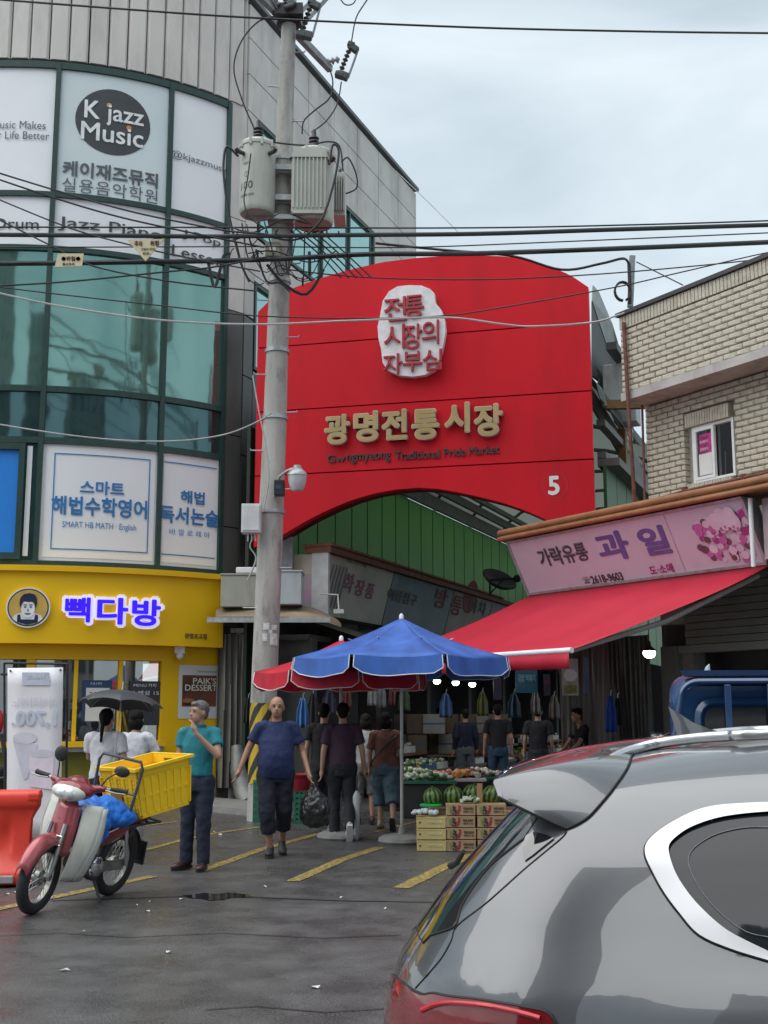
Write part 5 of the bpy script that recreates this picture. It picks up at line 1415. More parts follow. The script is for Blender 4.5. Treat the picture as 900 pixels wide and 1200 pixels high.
# tangle of small leads round the pole
random.seed(11); q = MB()
for i in range(20):
    x0, y0 = random.uniform(268, 318), random.uniform(255, 330); x1, y1 = random.uniform(330, 400), random.uniform(262, 330)
    if random.random() < .4: x1, y1 = x0 + random.uniform(-30, 40), y0 + random.uniform(10, 50)
    if random.random() < .3: x0, y0 = random.uniform(335, 390), random.uniform(262, 300)
    s1, s2 = random.uniform(-10, 35), random.uniform(-10, 35); Y = random.uniform(17.9, 18.3)
    P = [at(x0, y0, Y), at(x0 + (x1 - x0) * .3, y0 + (y1 - y0) * .3 + s1, Y), at(x0 + (x1 - x0) * .7, y0 + (y1 - y0) * .7 + s2, Y), at(x1, y1, Y)]
    q.tube(smooth_path(P, 4), random.choice([.009, .012, .017, .026]), 5)
for i in range(14):
    x = random.uniform(270, 420); y = random.choice([276, 304]) + random.uniform(-2, 2); q.tube([at(x, y, 17.88), at(x + random.uniform(-3, 6), y - 7, 17.85)], .012, 4)
tag(q.build('wire_tangle', M_cable), 'tangle of short black leads and loops round the pole between the trunk cables', 'wires', kind='stuff')
# parallel drop wires crossing the light behind the pole
for i in range(5):
    wire([(330 + i * 9, 262), (372 + i * 8, 296), (400 + i * 9, 326)], .9, ['first', 'second', 'third', 'fourth', 'fifth'][i] + ' of five slanting drop wires right of the pole, counted from the pole', Y=18.5)
# hanging warning tags
M_tag = mat('cream_warning_tag', (.62, .56, .36), .5, var=.08); M_tagr = mat('tag_red', (.45, .04, .05), .5)
t = gear('warning_tag', 'cream triangular warning tag hanging from the lower trunk cable', 'tag', at(171, 290, 17.7))
q = MB(); a, b_, c = at(149, 281, 17.7), at(192, 280, 17.7), at(170.5, 306, 17.7); q.add([a, b_, c, a + Vector((0, .02, 0)), b_ + Vector((0, .02, 0)), c + Vector((0, .02, 0))], [(0, 2, 1), (3, 4, 5), (0, 1, 4, 3), (1, 2, 5, 4), (2, 0, 3, 5)]); q.build('board', M_tag, t, world=True)
k = 18.6 / FPX
def tagword(body, px, py, h, m_, w, par, rot=0):
    o_ = at(px, py, 17.69); lettering(body, h * k, m_, par, lambda u, v, w_=0: Vector((o_.x + u, o_.y, o_.z + v - rot * u)), wtarget=w * k, offset=.03)
tagword('주의', 162, 285.5, 7, M_tagr, 9, t); tagword('위험', 181, 285, 7, M_tagr, 10, t); tagword('고압선 주의', 173, 292, 3.5, M_ink, 16, t); tagword('한전', 171, 297, 3, M_ink, 8, t)
t = gear('warning_tag', 'cream oblong warning tag hanging on the lower trunk cable at left', 'tag', at(81, 304, 17.7))
q = MB(); P = [at(68, 297, 17.7), at(98, 297, 17.7), at(96, 312, 17.7), at(64, 313, 17.7)]; q.add(P + [p + Vector((0, .02, 0)) for p in P], [(3, 2, 1, 0), (4, 5, 6, 7), (0, 1, 5, 4), (1, 2, 6, 5), (2, 3, 7, 6), (3, 0, 4, 7)]); q.build('board', M_tag, t, world=True)
tagword('●위험●', 83, 303, 6, M_tagr, 22, t); tagword('통신주의', 80, 309.5, 3.5, M_ink, 14, t)
# small roof post with coil
t = gear('roof_post', 'short steel post with a cable coil standing on the brick parapet', 'post', at(741, 356, 18.9))
q = MB(); a, b_ = at(738.5, 360, 18.9), at(741, 300, 18.9); q.bar(a, b_, .09, .07); q.build('post', M_arm, t, world=True)
q = MB(); c = at(730, 341, 18.7)
for j in range(3): q.tube([c + Vector((.13 * cos(a_ * pi / 8), .02 * j, .16 * sin(a_ * pi / 8))) for a_ in range(-3, 13)], .018, 6)
q.tube([at(737, 309, 18.8), at(738, 335, 18.8), at(738, 356, 18.8)], .03, 6); q.build('cable_coil', M_cable, t, world=True)
# buildings across the road behind the camera (they show in the glass and the grey car's paint)
def block(x, y, w, d, h, col, label, nfl, nb_, tone, rz=0.0):
    t = thing('apartment_block', label, 'building', (x, y, 0), rz); m_ = mat('block_' + tone, col, .8, var=.1, scale=1)
    q = MB(); q.box(-w / 2, w / 2, -d / 2, d / 2, 0, h); q.build('wall', m_, t)
    p0 = None
    for i in range(nfl):
        for j in range(nb_):
            ww, hh = w / nb_ * .62, h / nfl * .5; loc = (-w / 2 + (j + .5) * w / nb_, d / 2 + .03, (i + .55) * h / nfl)
            if p0 is None: p0 = MB().box(-ww / 2, ww / 2, -.05, .05, -hh / 2, hh / 2).build('window', mat('block_window', (.04, .05, .06), .1), t); p0.location = loc
            else: inst(p0, 'window', t, loc=loc)
block(-7, -29, 8, 10, 24, (.22, .21, .20), 'tall grey apartment block across the road behind the viewer', 8, 4, 'grey')
block(10, -26, 12, 10, 20, (.33, .32, .30), 'pale apartment block across the road behind the viewer', 7, 5, 'pale')
block(-21, -19, 9, 8, 40, (.24, .22, .20), 'tall brown apartment slab at the far corner behind the viewer', 15, 5, 'brown', R(-48))
# ================================================================== people
M_skin = mat('skin', (.42, .24, .17), .5, var=.08, scale=8)
M_skin2 = mat('skin_tanned', (.36, .19, .125), .5, var=.08, scale=8)
M_hair = mat('black_hair', (.009, .008, .008), .75, spec=.15, var=.3, scale=40, streak=.2)
M_grayhair = mat('greying_hair', (.10, .10, .10), .55, var=.4, scale=40)
def remesh(o, vox, sm=3, disp=0.0, dsc=.12, sub=0):
    m = o.modifiers.new('r', 'REMESH'); m.mode = 'VOXEL'; m.voxel_size = vox; m.use_smooth_shade = True
    if sm:
        m = o.modifiers.new('s', 'SMOOTH'); m.factor = .5; m.iterations = sm
    if disp:
        t = bpy.data.textures.get('folds_%d' % int(dsc * 100)) or bpy.data.textures.new('folds_%d' % int(dsc * 100), 'CLOUDS')
        t.noise_scale = dsc; t.noise_depth = 2
        m = o.modifiers.new('d', 'DISPLACE'); m.texture = t; m.strength = disp; m.mid_level = .5; m.texture_coords = 'GLOBAL'
    return o
def cloth(name, col, rough=.85, var=.08):
    return mat(name, col, rough, var=var, scale=5, bump=.35, bscale=14)
def loft(mb, secs, n=20):
    """closed body from elliptical sections (x, y, z, rx, ry)"""
    vs = []
    for (x, y, z, rx, ry) in secs:
        for j in range(n):
            a = 2 * pi * j / n; vs.append(Vector((x + rx * cos(a) , y + ry * sin(a), z)))
    fs = [(i * n + j, i * n + (j + 1) % n, (i + 1) * n + (j + 1) % n, (i + 1) * n + j) for i in range(len(secs) - 1) for j in range(n)]
    fs += [tuple(range(n))[::-1], tuple((len(secs) - 1) * n + j for j in range(n))]
    return mb.add(vs, fs)
def person(label, loc, face, H=1.72, J=None, shirt=None, sleeve=.55, trouser=None, legs=1.0, shoe=None, hair=M_hair, skin=M_skin, girth=1.0, hairstyle='short', wide=1.0, vox=.010, group=None, lean=0.0, hem=0.0, polo=False, headturn=0.0):
    """J overrides joints (unit body 1.72 m tall, facing -y, x to the figure's left when seen from the front = viewer's right)"""
    j = dict(pel=(0, 0, .93), chest=(0, .0, 1.28), neck=(0, .01, 1.46), head=(0, -.015, 1.61),
             sL=(.185, .01, 1.40), eL=(.235, .03, 1.13), wL=(.25, -.03, .90), sR=(-.185, .01, 1.40), eR=(-.235, .03, 1.13), wR=(-.25, -.03, .90),
             hL=(.09, 0, .90), kL=(.105, -.02, .50), aL=(.11, .03, .09), hR=(-.09, 0, .90), kR=(-.105, -.02, .50), aR=(-.11, .03, .09))
    if J: j.update(J)
    j = {k: Vector(v) for k, v in j.items()}
    for k in ('chest', 'neck', 'head', 'sL', 'eL', 'wL', 'sR', 'eR', 'wR'): j[k].y -= lean * (j[k].z - .9)
    s = H / 1.72; g = girth
    t = thing('person', label, 'person', M=Matrix.Translation(Vector(loc)) @ Matrix.Rotation(face, 4, 'Z') @ Matrix.Scale(s, 4), group=group)
    b = MB()
    # torso, neck, head, limbs, hands as one skin
    loft(b, [(j['pel'].x, j['pel'].y, .86, .12, .09), (j['pel'].x, j['pel'].y, .95, .14, .10), (j['chest'].x, j['chest'].y, 1.15, .13, .09), (j['chest'].x, j['chest'].y, 1.30, .14, .095), (j['chest'].x, (j['chest'].y + j['sL'].y) / 2, 1.38, .12, .075)], 16); b.cap(j['neck'] - Vector((0, 0, .10)), j['neck'], .075, .058, 10)
    b.cap(j['sL'], j['sR'], .055, .055); b.cap(j['neck'] - Vector((0, 0, .06)), j['head'] - Vector((0, -.015, .02)), .058, .052, 12)
    HR = Matrix.Rotation(headturn, 4, 'Z'); hd = j['head']
    def hp(x, y, z): return hd + HR @ Vector((x, y, z))
    b.ell(hp(0, .01, .02), (.080, .097, .102), 16, 12, M=HR); b.ell(hp(0, -.035, -.04), (.060, .058, .076), 14, 10, M=HR); b.ell(hp(0, -.05, -.085), (.026, .022, .022), 10, 8, M=HR)
    b.cap(hp(0, -.082, .012), hp(0, -.102, -.022), .009, .014, 8)
    for sx in (-1, 1): b.ell(hp(sx * .078, .012, -.005), (.012, .022, .032), 8, 8, M=HR); b.ell(hp(sx * .032, -.078, .028), (.022, .012, .008), 8, 6, M=HR)
    b.ell(hp(0, -.088, -.052), (.023, .010, .010), 8, 6, M=HR)
    for S in 'LR':
        sx = 1 if S == 'L' else -1
        b.cap(j['s' + S], j['e' + S], .047, .038, 12); b.cap(j['e' + S], j['w' + S], .038, .025, 12)
        d = (j['w' + S] - j['e' + S]).normalized()
        if ('h' + S + 'd') in j: d = j['h' + S + 'd'].normalized()
        side = Vector((0, -1, 0)) - d * d.dot(Vector((0, -1, 0))); side = side.normalized() if side.length > .1 else Vector((sx, 0, 0)); nn = d.cross(side)
        w = j['w' + S]; pc = w + d * .05
        b.cap(w, pc, .024, .030, 10); b.cap(pc + side * .016, pc + side * .016 + d * .03, .020, .018, 8); b.cap(pc - side * .018, pc - side * .018 + d * .03, .020, .017, 8)
        for k_, (o_, L_) in enumerate(((.030, .070), (.011, .078), (-.009, .073), (-.029, .058))):
            p0 = pc + d * .04 + side * o_; p1 = p0 + d * L_ * .5 + nn * sx * -.006; p2 = p1 + d * L_ * .38 + nn * sx * -.025
            b.cap(p0, p1, .0095, .009, 6); b.cap(p1, p2, .009, .008, 6)
        th0 = w + d * .02 + side * .02; th1 = th0 + d * .035 + side * .028 + nn * sx * -.01; b.cap(th0, th1, .012, .010, 6); b.cap(th1, th1 + d * .03 + nn * sx * -.006, .010, .008, 6)
        b.cap(j['h' + S], j['k' + S], .082 * min(g, 1.1), .055, 12); b.cap(j['k' + S], j['k' + S].lerp(j['a' + S], .35), .05, .052, 12); b.cap(j['k' + S].lerp(j['a' + S], .35), j['a' + S], .052, .034, 12)
    remesh(b.build('body', skin, t), vox * .9, 2)
    # face details
    for sx in (-1, 1):
        q = MB(); q.ell(hp(sx * .031, -.083, .012), (.011, .006, .006), 8, 6, M=HR); q.build('eye', mat('eye_dark', (.02, .015, .012), .2), t, smooth=True)
        q = MB(); q.tube([hp(sx * .016, -.089, .032), hp(sx * .034, -.087, .037), hp(sx * .05, -.074, .030)], .0045, 5); q.build('eyebrow', hair, t, smooth=True)
    q = MB(); q.ell(hp(0, -.093, -.052), (.021, .006, .005), 8, 6, M=HR); q.build('mouth', mat('lips', (.30, .10, .09), .5), t, smooth=True)
    # hair
    q = MB(); 
    if hairstyle == 'bald':
        for sx in (-1, 1): q.ell(hp(sx * .07, .03, .0), (.014, .05, .035), 10, 8, M=HR)
        q.ell(hp(0, .085, .0), (.05, .022, .04), 10, 8, M=HR)
    else:
        q.ell(hp(0, .022, .038), (.085, .100, .095), 16, 12, M=HR); q.ell(hp(0, -.045, .088), (.058, .045, .032), 12, 8, M=HR); q.ell(hp(0, .06, -.02), (.066, .05, .06), 12, 8, M=HR)
        if hairstyle == 'pony':
            q.cap(hp(0, .10, .03), hp(.0, .15, -.05), .03, .028, 8); q.cap(hp(0, .15, -.05), hp(.015, .15, -.26), .028, .014, 8)
        if hairstyle == 'bob': q.ell(hp(0, .045, -.04), (.10, .08, .10), 14, 10, M=HR)
    remesh(q.build('hair', hair, t), .009, 2, .012, .03)
    # shirt
    if shirt:
        q = MB(); c = j['chest']; pl = j['pel']; mid = (j['sL'] + j['sR']) / 2
        z0 = .84 - hem if hem <= .02 else .84 - hem
        loft(q, [(pl.x, pl.y, z0, .168 * g * wide, .125 * g), (pl.x, pl.y - .01 * g, .98, .165 * g * wide, .13 * g * g), (pl.x * .6 + c.x * .4, (pl.y + c.y) / 2 - .02 * (g - 1) * 4, 1.10, .163 * g, .125 * g * g), (c.x, c.y, 1.25, .178 * (g * .5 + .5), .125 * g),
                 (mid.x, mid.y, 1.37, .178, .105), (mid.x, mid.y + .005, 1.425, .13, .082), (mid.x, mid.y + .005, 1.462, .068, .066)])
        for S in 'LR':
            e = j['s' + S].lerp(j['e' + S], min(1, sleeve / .62)) if sleeve < .62 else j['e' + S]
            sh = j['s' + S]; ins = sh.lerp(mid, .25)
            q.cap(ins, sh, .075, .062, 12); q.tube([sh, sh.lerp(e, .5), e], [.064, .066, .070], 14); 
            if sleeve > .65: q.tube([j['e' + S], j['w' + S]], [.055, .04], 12)
        remesh(q.build('shirt', shirt, t), .013, 4, .022, .11)
        if polo:
            q = MB(); q.lathe([(.064, -.02), (.075, .0), (.070, .028), (.060, .02)], 16, mid + Vector((0, .003, .06)), M=Matrix.Diagonal((1, .95, 1, 1))); q.build('collar', shirt, t, smooth=True)
    if trouser:
        q = MB(); pl = j['pel']
        loft(q, [(pl.x, pl.y, .80, .160 * g * wide, .125), (pl.x, pl.y + .005, .90, .166 * g * wide, .13 * g), (pl.x, pl.y, 1.0, .150 * g, .115 * g)])
        for S in 'LR':
            h_, k_, a_ = j['h' + S], j['k' + S], j['a' + S]
            if legs >= .99: end = a_ + Vector((0, 0, -.03)); P_ = [h_ - Vector((0, 0, .02)), h_.lerp(k_, .5), k_, k_.lerp(a_, .5), end]; RR = [.102 * g, .093, .077, .072 * wide, .068 * wide]
            else:
                kk = (legs - .5) / .5; end = k_.lerp(a_, max(.02, kk)); P_ = [h_ - Vector((0, 0, .02)), h_.lerp(k_, .5), k_, end]; RR = [.104 * g, .10 * wide, .092 * wide, .085 * wide]
            q.tube(P_, RR, 14); q.ell(h_, (.10 * g, .11 * g, .11), 12, 8)
        remesh(q.build('trousers', trouser, t), .013, 4, .028, .10)
    if shoe:
        for S in 'LR':
            a_ = j['a' + S]; k_ = j['k' + S]; sh = (a_ - k_).normalized(); tilt = j.get('t' + S, Vector((0, -1, -.12)))
            if isinstance(tilt, Vector): fwd = tilt.normalized()
            up = Vector((0, 0, 1)) - fwd * fwd.z; up.normalize(); rt = fwd.cross(up)
            F = Matrix((rt, fwd, up)).transposed().to_4x4(); base = a_ + up * -.055
            def sp(x, y, z): return base + rt * x + fwd * y + up * z
            q = MB(); q.ell(sp(0, .11, .022), (.050, .095, .040), 12, 8, M=F); q.ell(sp(0, -.005, .03), (.043, .070, .052), 12, 8, M=F); q.cap(sp(0, 0, .03), sp(0, -.005, .075), .040, .040, 10)
            o = remesh(q.build('shoe', shoe[0], t), .010, 2)
            q = MB(); pts = [(-.032, -.06), (.032, -.06), (.040, .0), (.046, .12), (.035, .18), (0, .20), (-.035, .18), (-.046, .12), (-.040, .0)]
            n = len(pts); q.add([sp(x, y, -.028) for x, y in pts] + [sp(x, y, .004) for x, y in pts], [tuple(range(n))[::-1], tuple(range(n, 2 * n))] + [(i, (i + 1) % n, n + (i + 1) % n, n + i) for i in range(n)])
            q.build('sole', shoe[1], t)
    return t, j
def gp(px, py): return PZ(px, py, 0)
Wt, Bk = M_white, mat('black_shoe', (.02, .02, .022), .4)
brown_shoe = (mat('brown_leather', (.05, .022, .018), .35), Bk); blk = (Bk, mat('dark_sole', (.03, .03, .03), .7)); wht = (mat('trainer_white', (.45, .45, .45), .6, var=.3, scale=20), mat('sole_white', (.62, .62, .6), .6))
# man in teal polo, hand raised to his mouth, looking left
p0 = gp(229, 1020)
person('man in a teal polo shirt and navy trousers raising a hand to his mouth', p0, R(-14), 1.72, dict(
    eR=(-.20, -.03, 1.14), wR=(-.21, -.14, .93), eL=(.27, -.12, 1.17), wL=(.07, -.25, 1.40), hLd=(-.35, .15, 1), kL=(.085, -.02, .5), aL=(.075, .02, .09), kR=(-.10, -.0, .5), aR=(-.13, .05, .09), tL=(.15, -1, -.12), tR=(-.5, -1, -.12)),
    cloth('teal_polo', (.012, .17, .21)), .36, cloth('navy_trousers', (.014, .022, .045)), 1.0, brown_shoe, M_grayhair, M_skin, 1.0, hem=-.11, polo=True, headturn=R(-35))
# heavy man in navy T-shirt walking towards the road
p0 = gp(322, 1004)
person('balding man in a navy t-shirt and cropped navy trousers striding towards the road', p0, R(4), 1.78, dict(
    eR=(-.31, .02, 1.16), wR=(-.40, -.04, .93), eL=(.29, .03, 1.13), wL=(.36, -.10, .90), kR=(-.095, -.10, .50), aR=(-.05, -.02, .09), kL=(.09, .02, .50), aL=(.075, .24, .14), tR=(-.1, -1, -.05), tL=(.1, -1, -.5)),
    cloth('navy_tshirt', (.012, .022, .085)), .42, cloth('dark_navy_cropped', (.010, .013, .025)), .80, (mat('charcoal_trainer', (.03, .03, .035), .6), M_rub), M_grayhair, M_skin2, 1.22, hairstyle='bald')
# man in dark purple T-shirt walking away
p0 = gp(401, 984)
person('man seen from behind in a dark purple t-shirt and black trousers walking into the market', p0, R(180 + 6), 1.72, dict(
    eR=(-.25, .05, 1.13), wR=(-.28, -.02, .89), eL=(.25, .04, 1.12), wL=(.27, .02, .88), kL=(.10, -.08, .50), aL=(.10, .02, .09), kR=(-.09, .02, .50), aR=(-.07, .30, .20), tR=(0, -.6, -1), tL=(0, -1, -.2)),
    cloth('plum_tshirt', (.050, .022, .045)), .45, cloth('black_trousers', (.013, .015, .020)), 1.0, wht, M_hair, M_skin, 1.06)
# companion to his left, half hidden
p0 = gp(379, 974)
person('man in a black t-shirt half hidden behind the plum shirted walker', p0, R(180 - 8), 1.72, dict(kR=(-.10, -.06, .5), aR=(-.1, .02, .09), kL=(.09, .0, .5), aL=(.08, .16, .12), tL=(0, -.8, -.7)),
       cloth('black_tshirt', (.014, .014, .018)), .4, cloth('black_trousers2', (.013, .014, .018)), 1.0, wht)
# woman in brown top and wide denim shorts
p0 = gp(452, 972)
tw, jw = person('woman in a brown top with a black bag strap and wide denim culottes', p0, R(180 - 10), 1.60, dict(kL=(.09, -.10, .5), aL=(.09, -.02, .09), kR=(-.12, .06, .5), aR=(-.16, .30, .17), tR=(0, -.5, -1)),
       cloth('brown_top', (.15, .06, .045)), .5, cloth('washed_denim', (.055, .10, .13), var=.3), .70, (mat('tan_slipper', (.40, .28, .22), .6), Bk), hairstyle='bob', wide=1.35, hem=-.02)
q = MB(); q.tube(smooth_path([(-.13, -.10, 1.43), (-.16, .10, 1.36), (.05, .165, 1.16), (.19, .13, 1.0), (.22, .05, .93)], 5), (.014), 6); q.build('bag_strap', Bk, tw)
# person behind with a white folded umbrella
p0 = gp(428, 966)
person('person in a white top behind the denim culottes woman', p0, R(180 + 4), 1.58, None, cloth('white_top', (.40, .42, .42)), .45, cloth('grey_shorts', (.16, .15, .15)), .55, (mat('brown_sandal', (.06, .03, .02), .6), Bk), hairstyle='bob')
t = thing('folded_umbrella', 'furled pale umbrella held upright between the two walkers', 'umbrella', tuple(gp(418, 985)))
q = MB(); q.tube([(0, 0, 0), (0, 0, .06), (.0, 0, .55), (0, 0, .62)], [.01, .035, .055, .02], 10); q.build('canopy', mat('milky_umbrella', (.38, .40, .42), .4), t, smooth=True)
q = MB(); q.tube([(0, 0, .6), (0, 0, .8), (.03, 0, .84), (.06, 0, .8)], .01, 6); q.build('handle', M_black, t, smooth=True)
# dark shoppers deep in the market
def mk(px, zdepth): 
    p = PP(px, 834, (0, zdepth, 0), Vector((0, 1, 0))); return Vector((p.x, zdepth, 0))
person('shopper in a navy coat and grey trousers standing at the vegetable stall', mk(545, 24.6), R(195), 1.66, None, cloth('navy_coat', (.012, .015, .04)), .9, cloth('grey_trousers', (.10, .11, .12)), 1.0, blk, vox=.014, wide=1.15)
person('shopper in a black t-shirt and blue jeans seen from behind at the stalls', mk(583, 22.6), R(180), 1.74, None, cloth('black_tshirt2', (.012, .012, .015)), .42, cloth('blue_jeans', (.02, .05, .10)), 1.0, blk, vox=.014)
person('shopper in a black polo standing right of the jeans wearer', mk(630, 21.6), R(172), 1.72, None, cloth('black_polo', (.014, .014, .018)), .42, cloth('dark_trousers3', (.02, .02, .03)), 1.0, blk, vox=.014)
person('stall keeper in a dark t-shirt bending forward beside the plastic curtain', mk(690, 19.4), R(-75), 1.66, dict(eL=(.22, -.22, 1.16), wL=(.15, -.42, 1.02), eR=(-.2, -.22, 1.16), wR=(-.15, -.42, 1.02)), cloth('navy_black_tshirt', (.012, .013, .022)), .42, cloth('dark_trousers4', (.02, .02, .025)), 1.0, blk, vox=.014, lean=.28)
person('passer by in a dark shirt deep in the market behind the bulbs', mk(515, 29), R(175), 1.70, None, cloth('grey_shirt_deep', (.05, .05, .055)), .5, cloth('dark_trousers5', (.02, .02, .03)), 1.0, blk, vox=.016)
# two women in white at the coffee counter
cpos = mk(125, 13.7)
person('woman in a white t-shirt with a long ponytail under the black umbrella', cpos, R(180 - 4), 1.64, dict(eL=(.22, -.10, 1.16), wL=(.17, -.28, 1.15), eR=(-.24, .02, 1.13)), cloth('white_tshirt', (.62, .64, .68)), .42, cloth('black_skirt', (.012, .012, .015)), 1.0, blk, hairstyle='pony', wide=1.1)
cpos2 = mk(157, 14.5)
person('woman in a white blouse half hidden behind the ponytail woman', cpos2, R(170), 1.62, dict(eL=(.22, -.16, 1.16), wL=(.1, -.36, 1.12), eR=(-.28, -.10, 1.16), wR=(-.22, -.3, 1.10)), cloth('white_blouse', (.60, .62, .66)), .5, cloth('cream_trousers', (.35, .33, .30)), 1.0, blk, hairstyle='bob', lean=.15)
# ================================================================== parasols
M_trim = mat('white_trim_tape', (.72, .74, .76), .5)
def fabric(name, col):
    m = mat(name, col, .55, var=.25, scale=3.5, bump=.15, bscale=40, dirt=tuple(min(1, c * 1.5 + .05) for c in col), dirtamt=.35, streak=.5)
    N, L = m.node_tree.nodes, m.node_tree.links
    tl = N.new('ShaderNodeBsdfTranslucent'); tl.inputs[0].default_value = (*[c * .8 for c in col], 1); ms = N.new('ShaderNodeMixShader'); ms.inputs[0].default_value = .2
    L.new(N['Principled BSDF'].outputs[0], ms.inputs[1]); L.new(tl.outputs[0], ms.inputs[2]); L.new(ms.outputs[0], N['Material Output'].inputs[0])
    return m
def parasol(label, base, r, ztop, zrim, n, m_, rot=0.0, val=.16, base_m=None, name='market_parasol'):
    t = thing(name, label, 'parasol', tuple(base))
    def rim(k, f=1.0, z=None):
        a = rot + 2 * pi * k / n; return Vector((r * f * cos(a), r * f * sin(a), zrim if z is None else z))
    q = MB(); S = 8; C = 6
    for k in range(n):
        A, B = rim(k), rim(k + 1); T = Vector((0, 0, ztop)); vs = []
        for i in range(S + 1):
            f = i / S
            for j_ in range(C + 1):
                g = j_ / C; p = T.lerp(A.lerp(B, g), f); p.z += -.05 * sin(pi * f) + -.07 * f * f * sin(pi * g) * .5 ; p.x *= 1 - .035 * f * sin(pi * g); p.y *= 1 - .035 * f * sin(pi * g); vs.append(p)
        q.add(vs, [(i * (C + 1) + j_, (i + 1) * (C + 1) + j_, (i + 1) * (C + 1) + j_ + 1, i * (C + 1) + j_ + 1) for i in range(S) for j_ in range(C)])
    o = q.build('canopy', m_, t, smooth=50); sm = o.modifiers.new('s', 'SOLIDIFY'); sm.thickness = .003
    for k in range(n):
        q = MB(); A, B = rim(k), rim(k + 1); vs = []
        C2 = 10
        for i in range(3):
            for j_ in range(C2 + 1):
                g = j_ / C2; gg = .03 + .94 * g; p = A.lerp(B, gg); p.x *= 1 - .035 * sin(pi * gg); p.y *= 1 - .035 * sin(pi * gg); p.z += -.035 * sin(pi * gg)
                h = val * (1 - .30 * (2 * abs(g - .5)) ** 10) * (1 + .05 * sin(g * 9 + k)); p.z -= h * i / 2; p.x *= 1 + .02 * i / 2; p.y *= 1 + .02 * i / 2; vs.append(p)
        q.add(vs, [(i * (C2 + 1) + j_, (i + 1) * (C2 + 1) + j_, (i + 1) * (C2 + 1) + j_ + 1, i * (C2 + 1) + j_ + 1) for i in range(2) for j_ in range(C2)])
        o = q.build('valance_flap', m_, t, smooth=60)
        e = [vs[2 * (C2 + 1) + j_] for j_ in range(C2 + 1)]; edge = [vs[0]] + [vs[C2 + 1]] + e + [vs[2 * (C2 + 1) - 1]] + [vs[C2]]
        q = MB(); q.tube(edge, .006, 5); q.build('edging', M_trim, o)
    q = MB(); 
    q.tube([(0, 0, .05), (0, 0, ztop - .02)], .022, 10); q.build('pole', mat('grey_pole', (.42, .43, .42), .4, metal=.3), t, smooth=True)
    q = MB(); q.tube([(0, 0, ztop - .015), (0, 0, ztop + .03), (0, 0, ztop + .055)], [.03, .03, .012], 10); q.build('finial', M_white, t, smooth=True)
    for k in range(n):
        q = MB(); q.tube([Vector((0, 0, ztop)).lerp(rim(k, .98), f_ / 6) - Vector((0, 0, .05 * sin(pi * f_ / 6) + .018)) for f_ in range(7)], .008, 5); q.tube([(0, 0, zrim + .02), rim(k, .5, zrim + (ztop - zrim) * .46)], .007, 5); q.build('rib', M_steel, t)
    q = MB(); q.lathe([(0, 0), (.28, 0), (.30, .03), (.29, .07), (.22, .10), (.05, .11), (.035, .2), (0, .2)], 24); q.build('base', base_m or mat('grey_stone_base', (.24, .24, .24), .7, dirt=(.1, .1, .1), dirtamt=.5), t, smooth=True)
    return t
pb = gp(471, 988)
zt_ = at(463, 724, pb.y).z
parasol('blue scalloped market parasol with white edging standing before the entrance', pb, 1.44, zt_, 2.285, 8, fabric('blue_canvas', (.045, .14, .50)), rot=R(20), val=.21)
pr = at(399, 748, 15.6); zr = pr.z
parasol('red market parasol with white edging standing behind the blue one', (pr.x, 15.9, 0), 1.16, zr, 2.13, 8, fabric('red_canvas', (.55, .012, .035)), rot=R(14), val=.20)
# black umbrella over the woman at the counter
c = at(141, 830, cpos.y - .1); t = thing('black_umbrella', 'open black umbrella held over the ponytail woman before the coffee shop', 'umbrella', tuple(c))
q = MB(); TM = Matrix.Rotation(R(-8), 4, 'X') @ Matrix.Rotation(R(3), 4, 'Y'); NN = 8; vs = []; S = 6; C = 5
def ump(k, f, g, r=.49):
    a0, a1 = 2 * pi * k / NN + .2, 2 * pi * (k + 1) / NN + .2; th = f * 1.15
    A, B = Vector((cos(a0), sin(a0), 0)), Vector((cos(a1), sin(a1), 0)); d = A.lerp(B, g); rr = r * sin(th) / sin(1.15) * (1 - .03 * sin(pi * g)); z = .30 * cos(th) / 1 - .10 + .03 * f * f * sin(pi * g)
    return TM @ Vector((d.x * rr, d.y * rr, z))
for k in range(NN):
    q.grid(lambda u, v, k=k: ump(k, u, v), S, C)
o = q.build('canopy', mat('black_nylon', (.035, .038, .045), .45, var=.1), t, smooth=50)
q = MB(); q.tube([TM @ Vector((0, 0, .25)), TM @ Vector((0, 0, -.65))], .007, 6); q.tube([TM @ Vector((0, 0, .2)), TM @ Vector((0, 0, .30))], .008, 6); q.build('shaft', M_steel, t)
for k in range(NN):
    q = MB(); q.tube([ump(k, f / 5, 0) - Vector((0, 0, .006)) for f in range(6)], .004, 4); q.build('rib', M_steel, t)

# ================================================================== banner stand seen from the back (print shows through mirrored)
YB_ = 14.6
bA, bB = PZ(22, 1010, 0), PZ(88, 1003, 0)
t = thing('banner_stand', 'pale drinks banner on a black frame seen from its back beside the scooter', 'banner', tuple((bA + bB) / 2))
YBn = (bA.y + bB.y) / 2
M_ban = mat('pale_banner_sheet', (.80, .80, .84), .5, var=.03, scale=2)  # plain pale sheet colour, even all over
cs = [at(9, 783, YBn), at(74, 782, YBn), at(71, 985, YBn), at(8, 978, YBn)]
q = MB(); q.grid(lambda u, v: (cs[0].lerp(cs[1], u)).lerp(cs[3].lerp(cs[2], u), v) + Vector((0, .004 * sin(v * 9), 0)), 4, 10); o = q.build('sheet', M_ban, t, world=True, smooth=60)
sm = o.modifiers.new('s', 'SOLIDIFY'); sm.thickness = .004
q = MB(); Yb = YBn + .06
for a, b_ in (((5, 777), (79, 778)), ((5, 777), (6, 1000)), ((79, 778), (77, 1000)), ((1, 790), (9, 790))): q.tube([at(*a, Yb), at(*b_, Yb)], .014, 8)
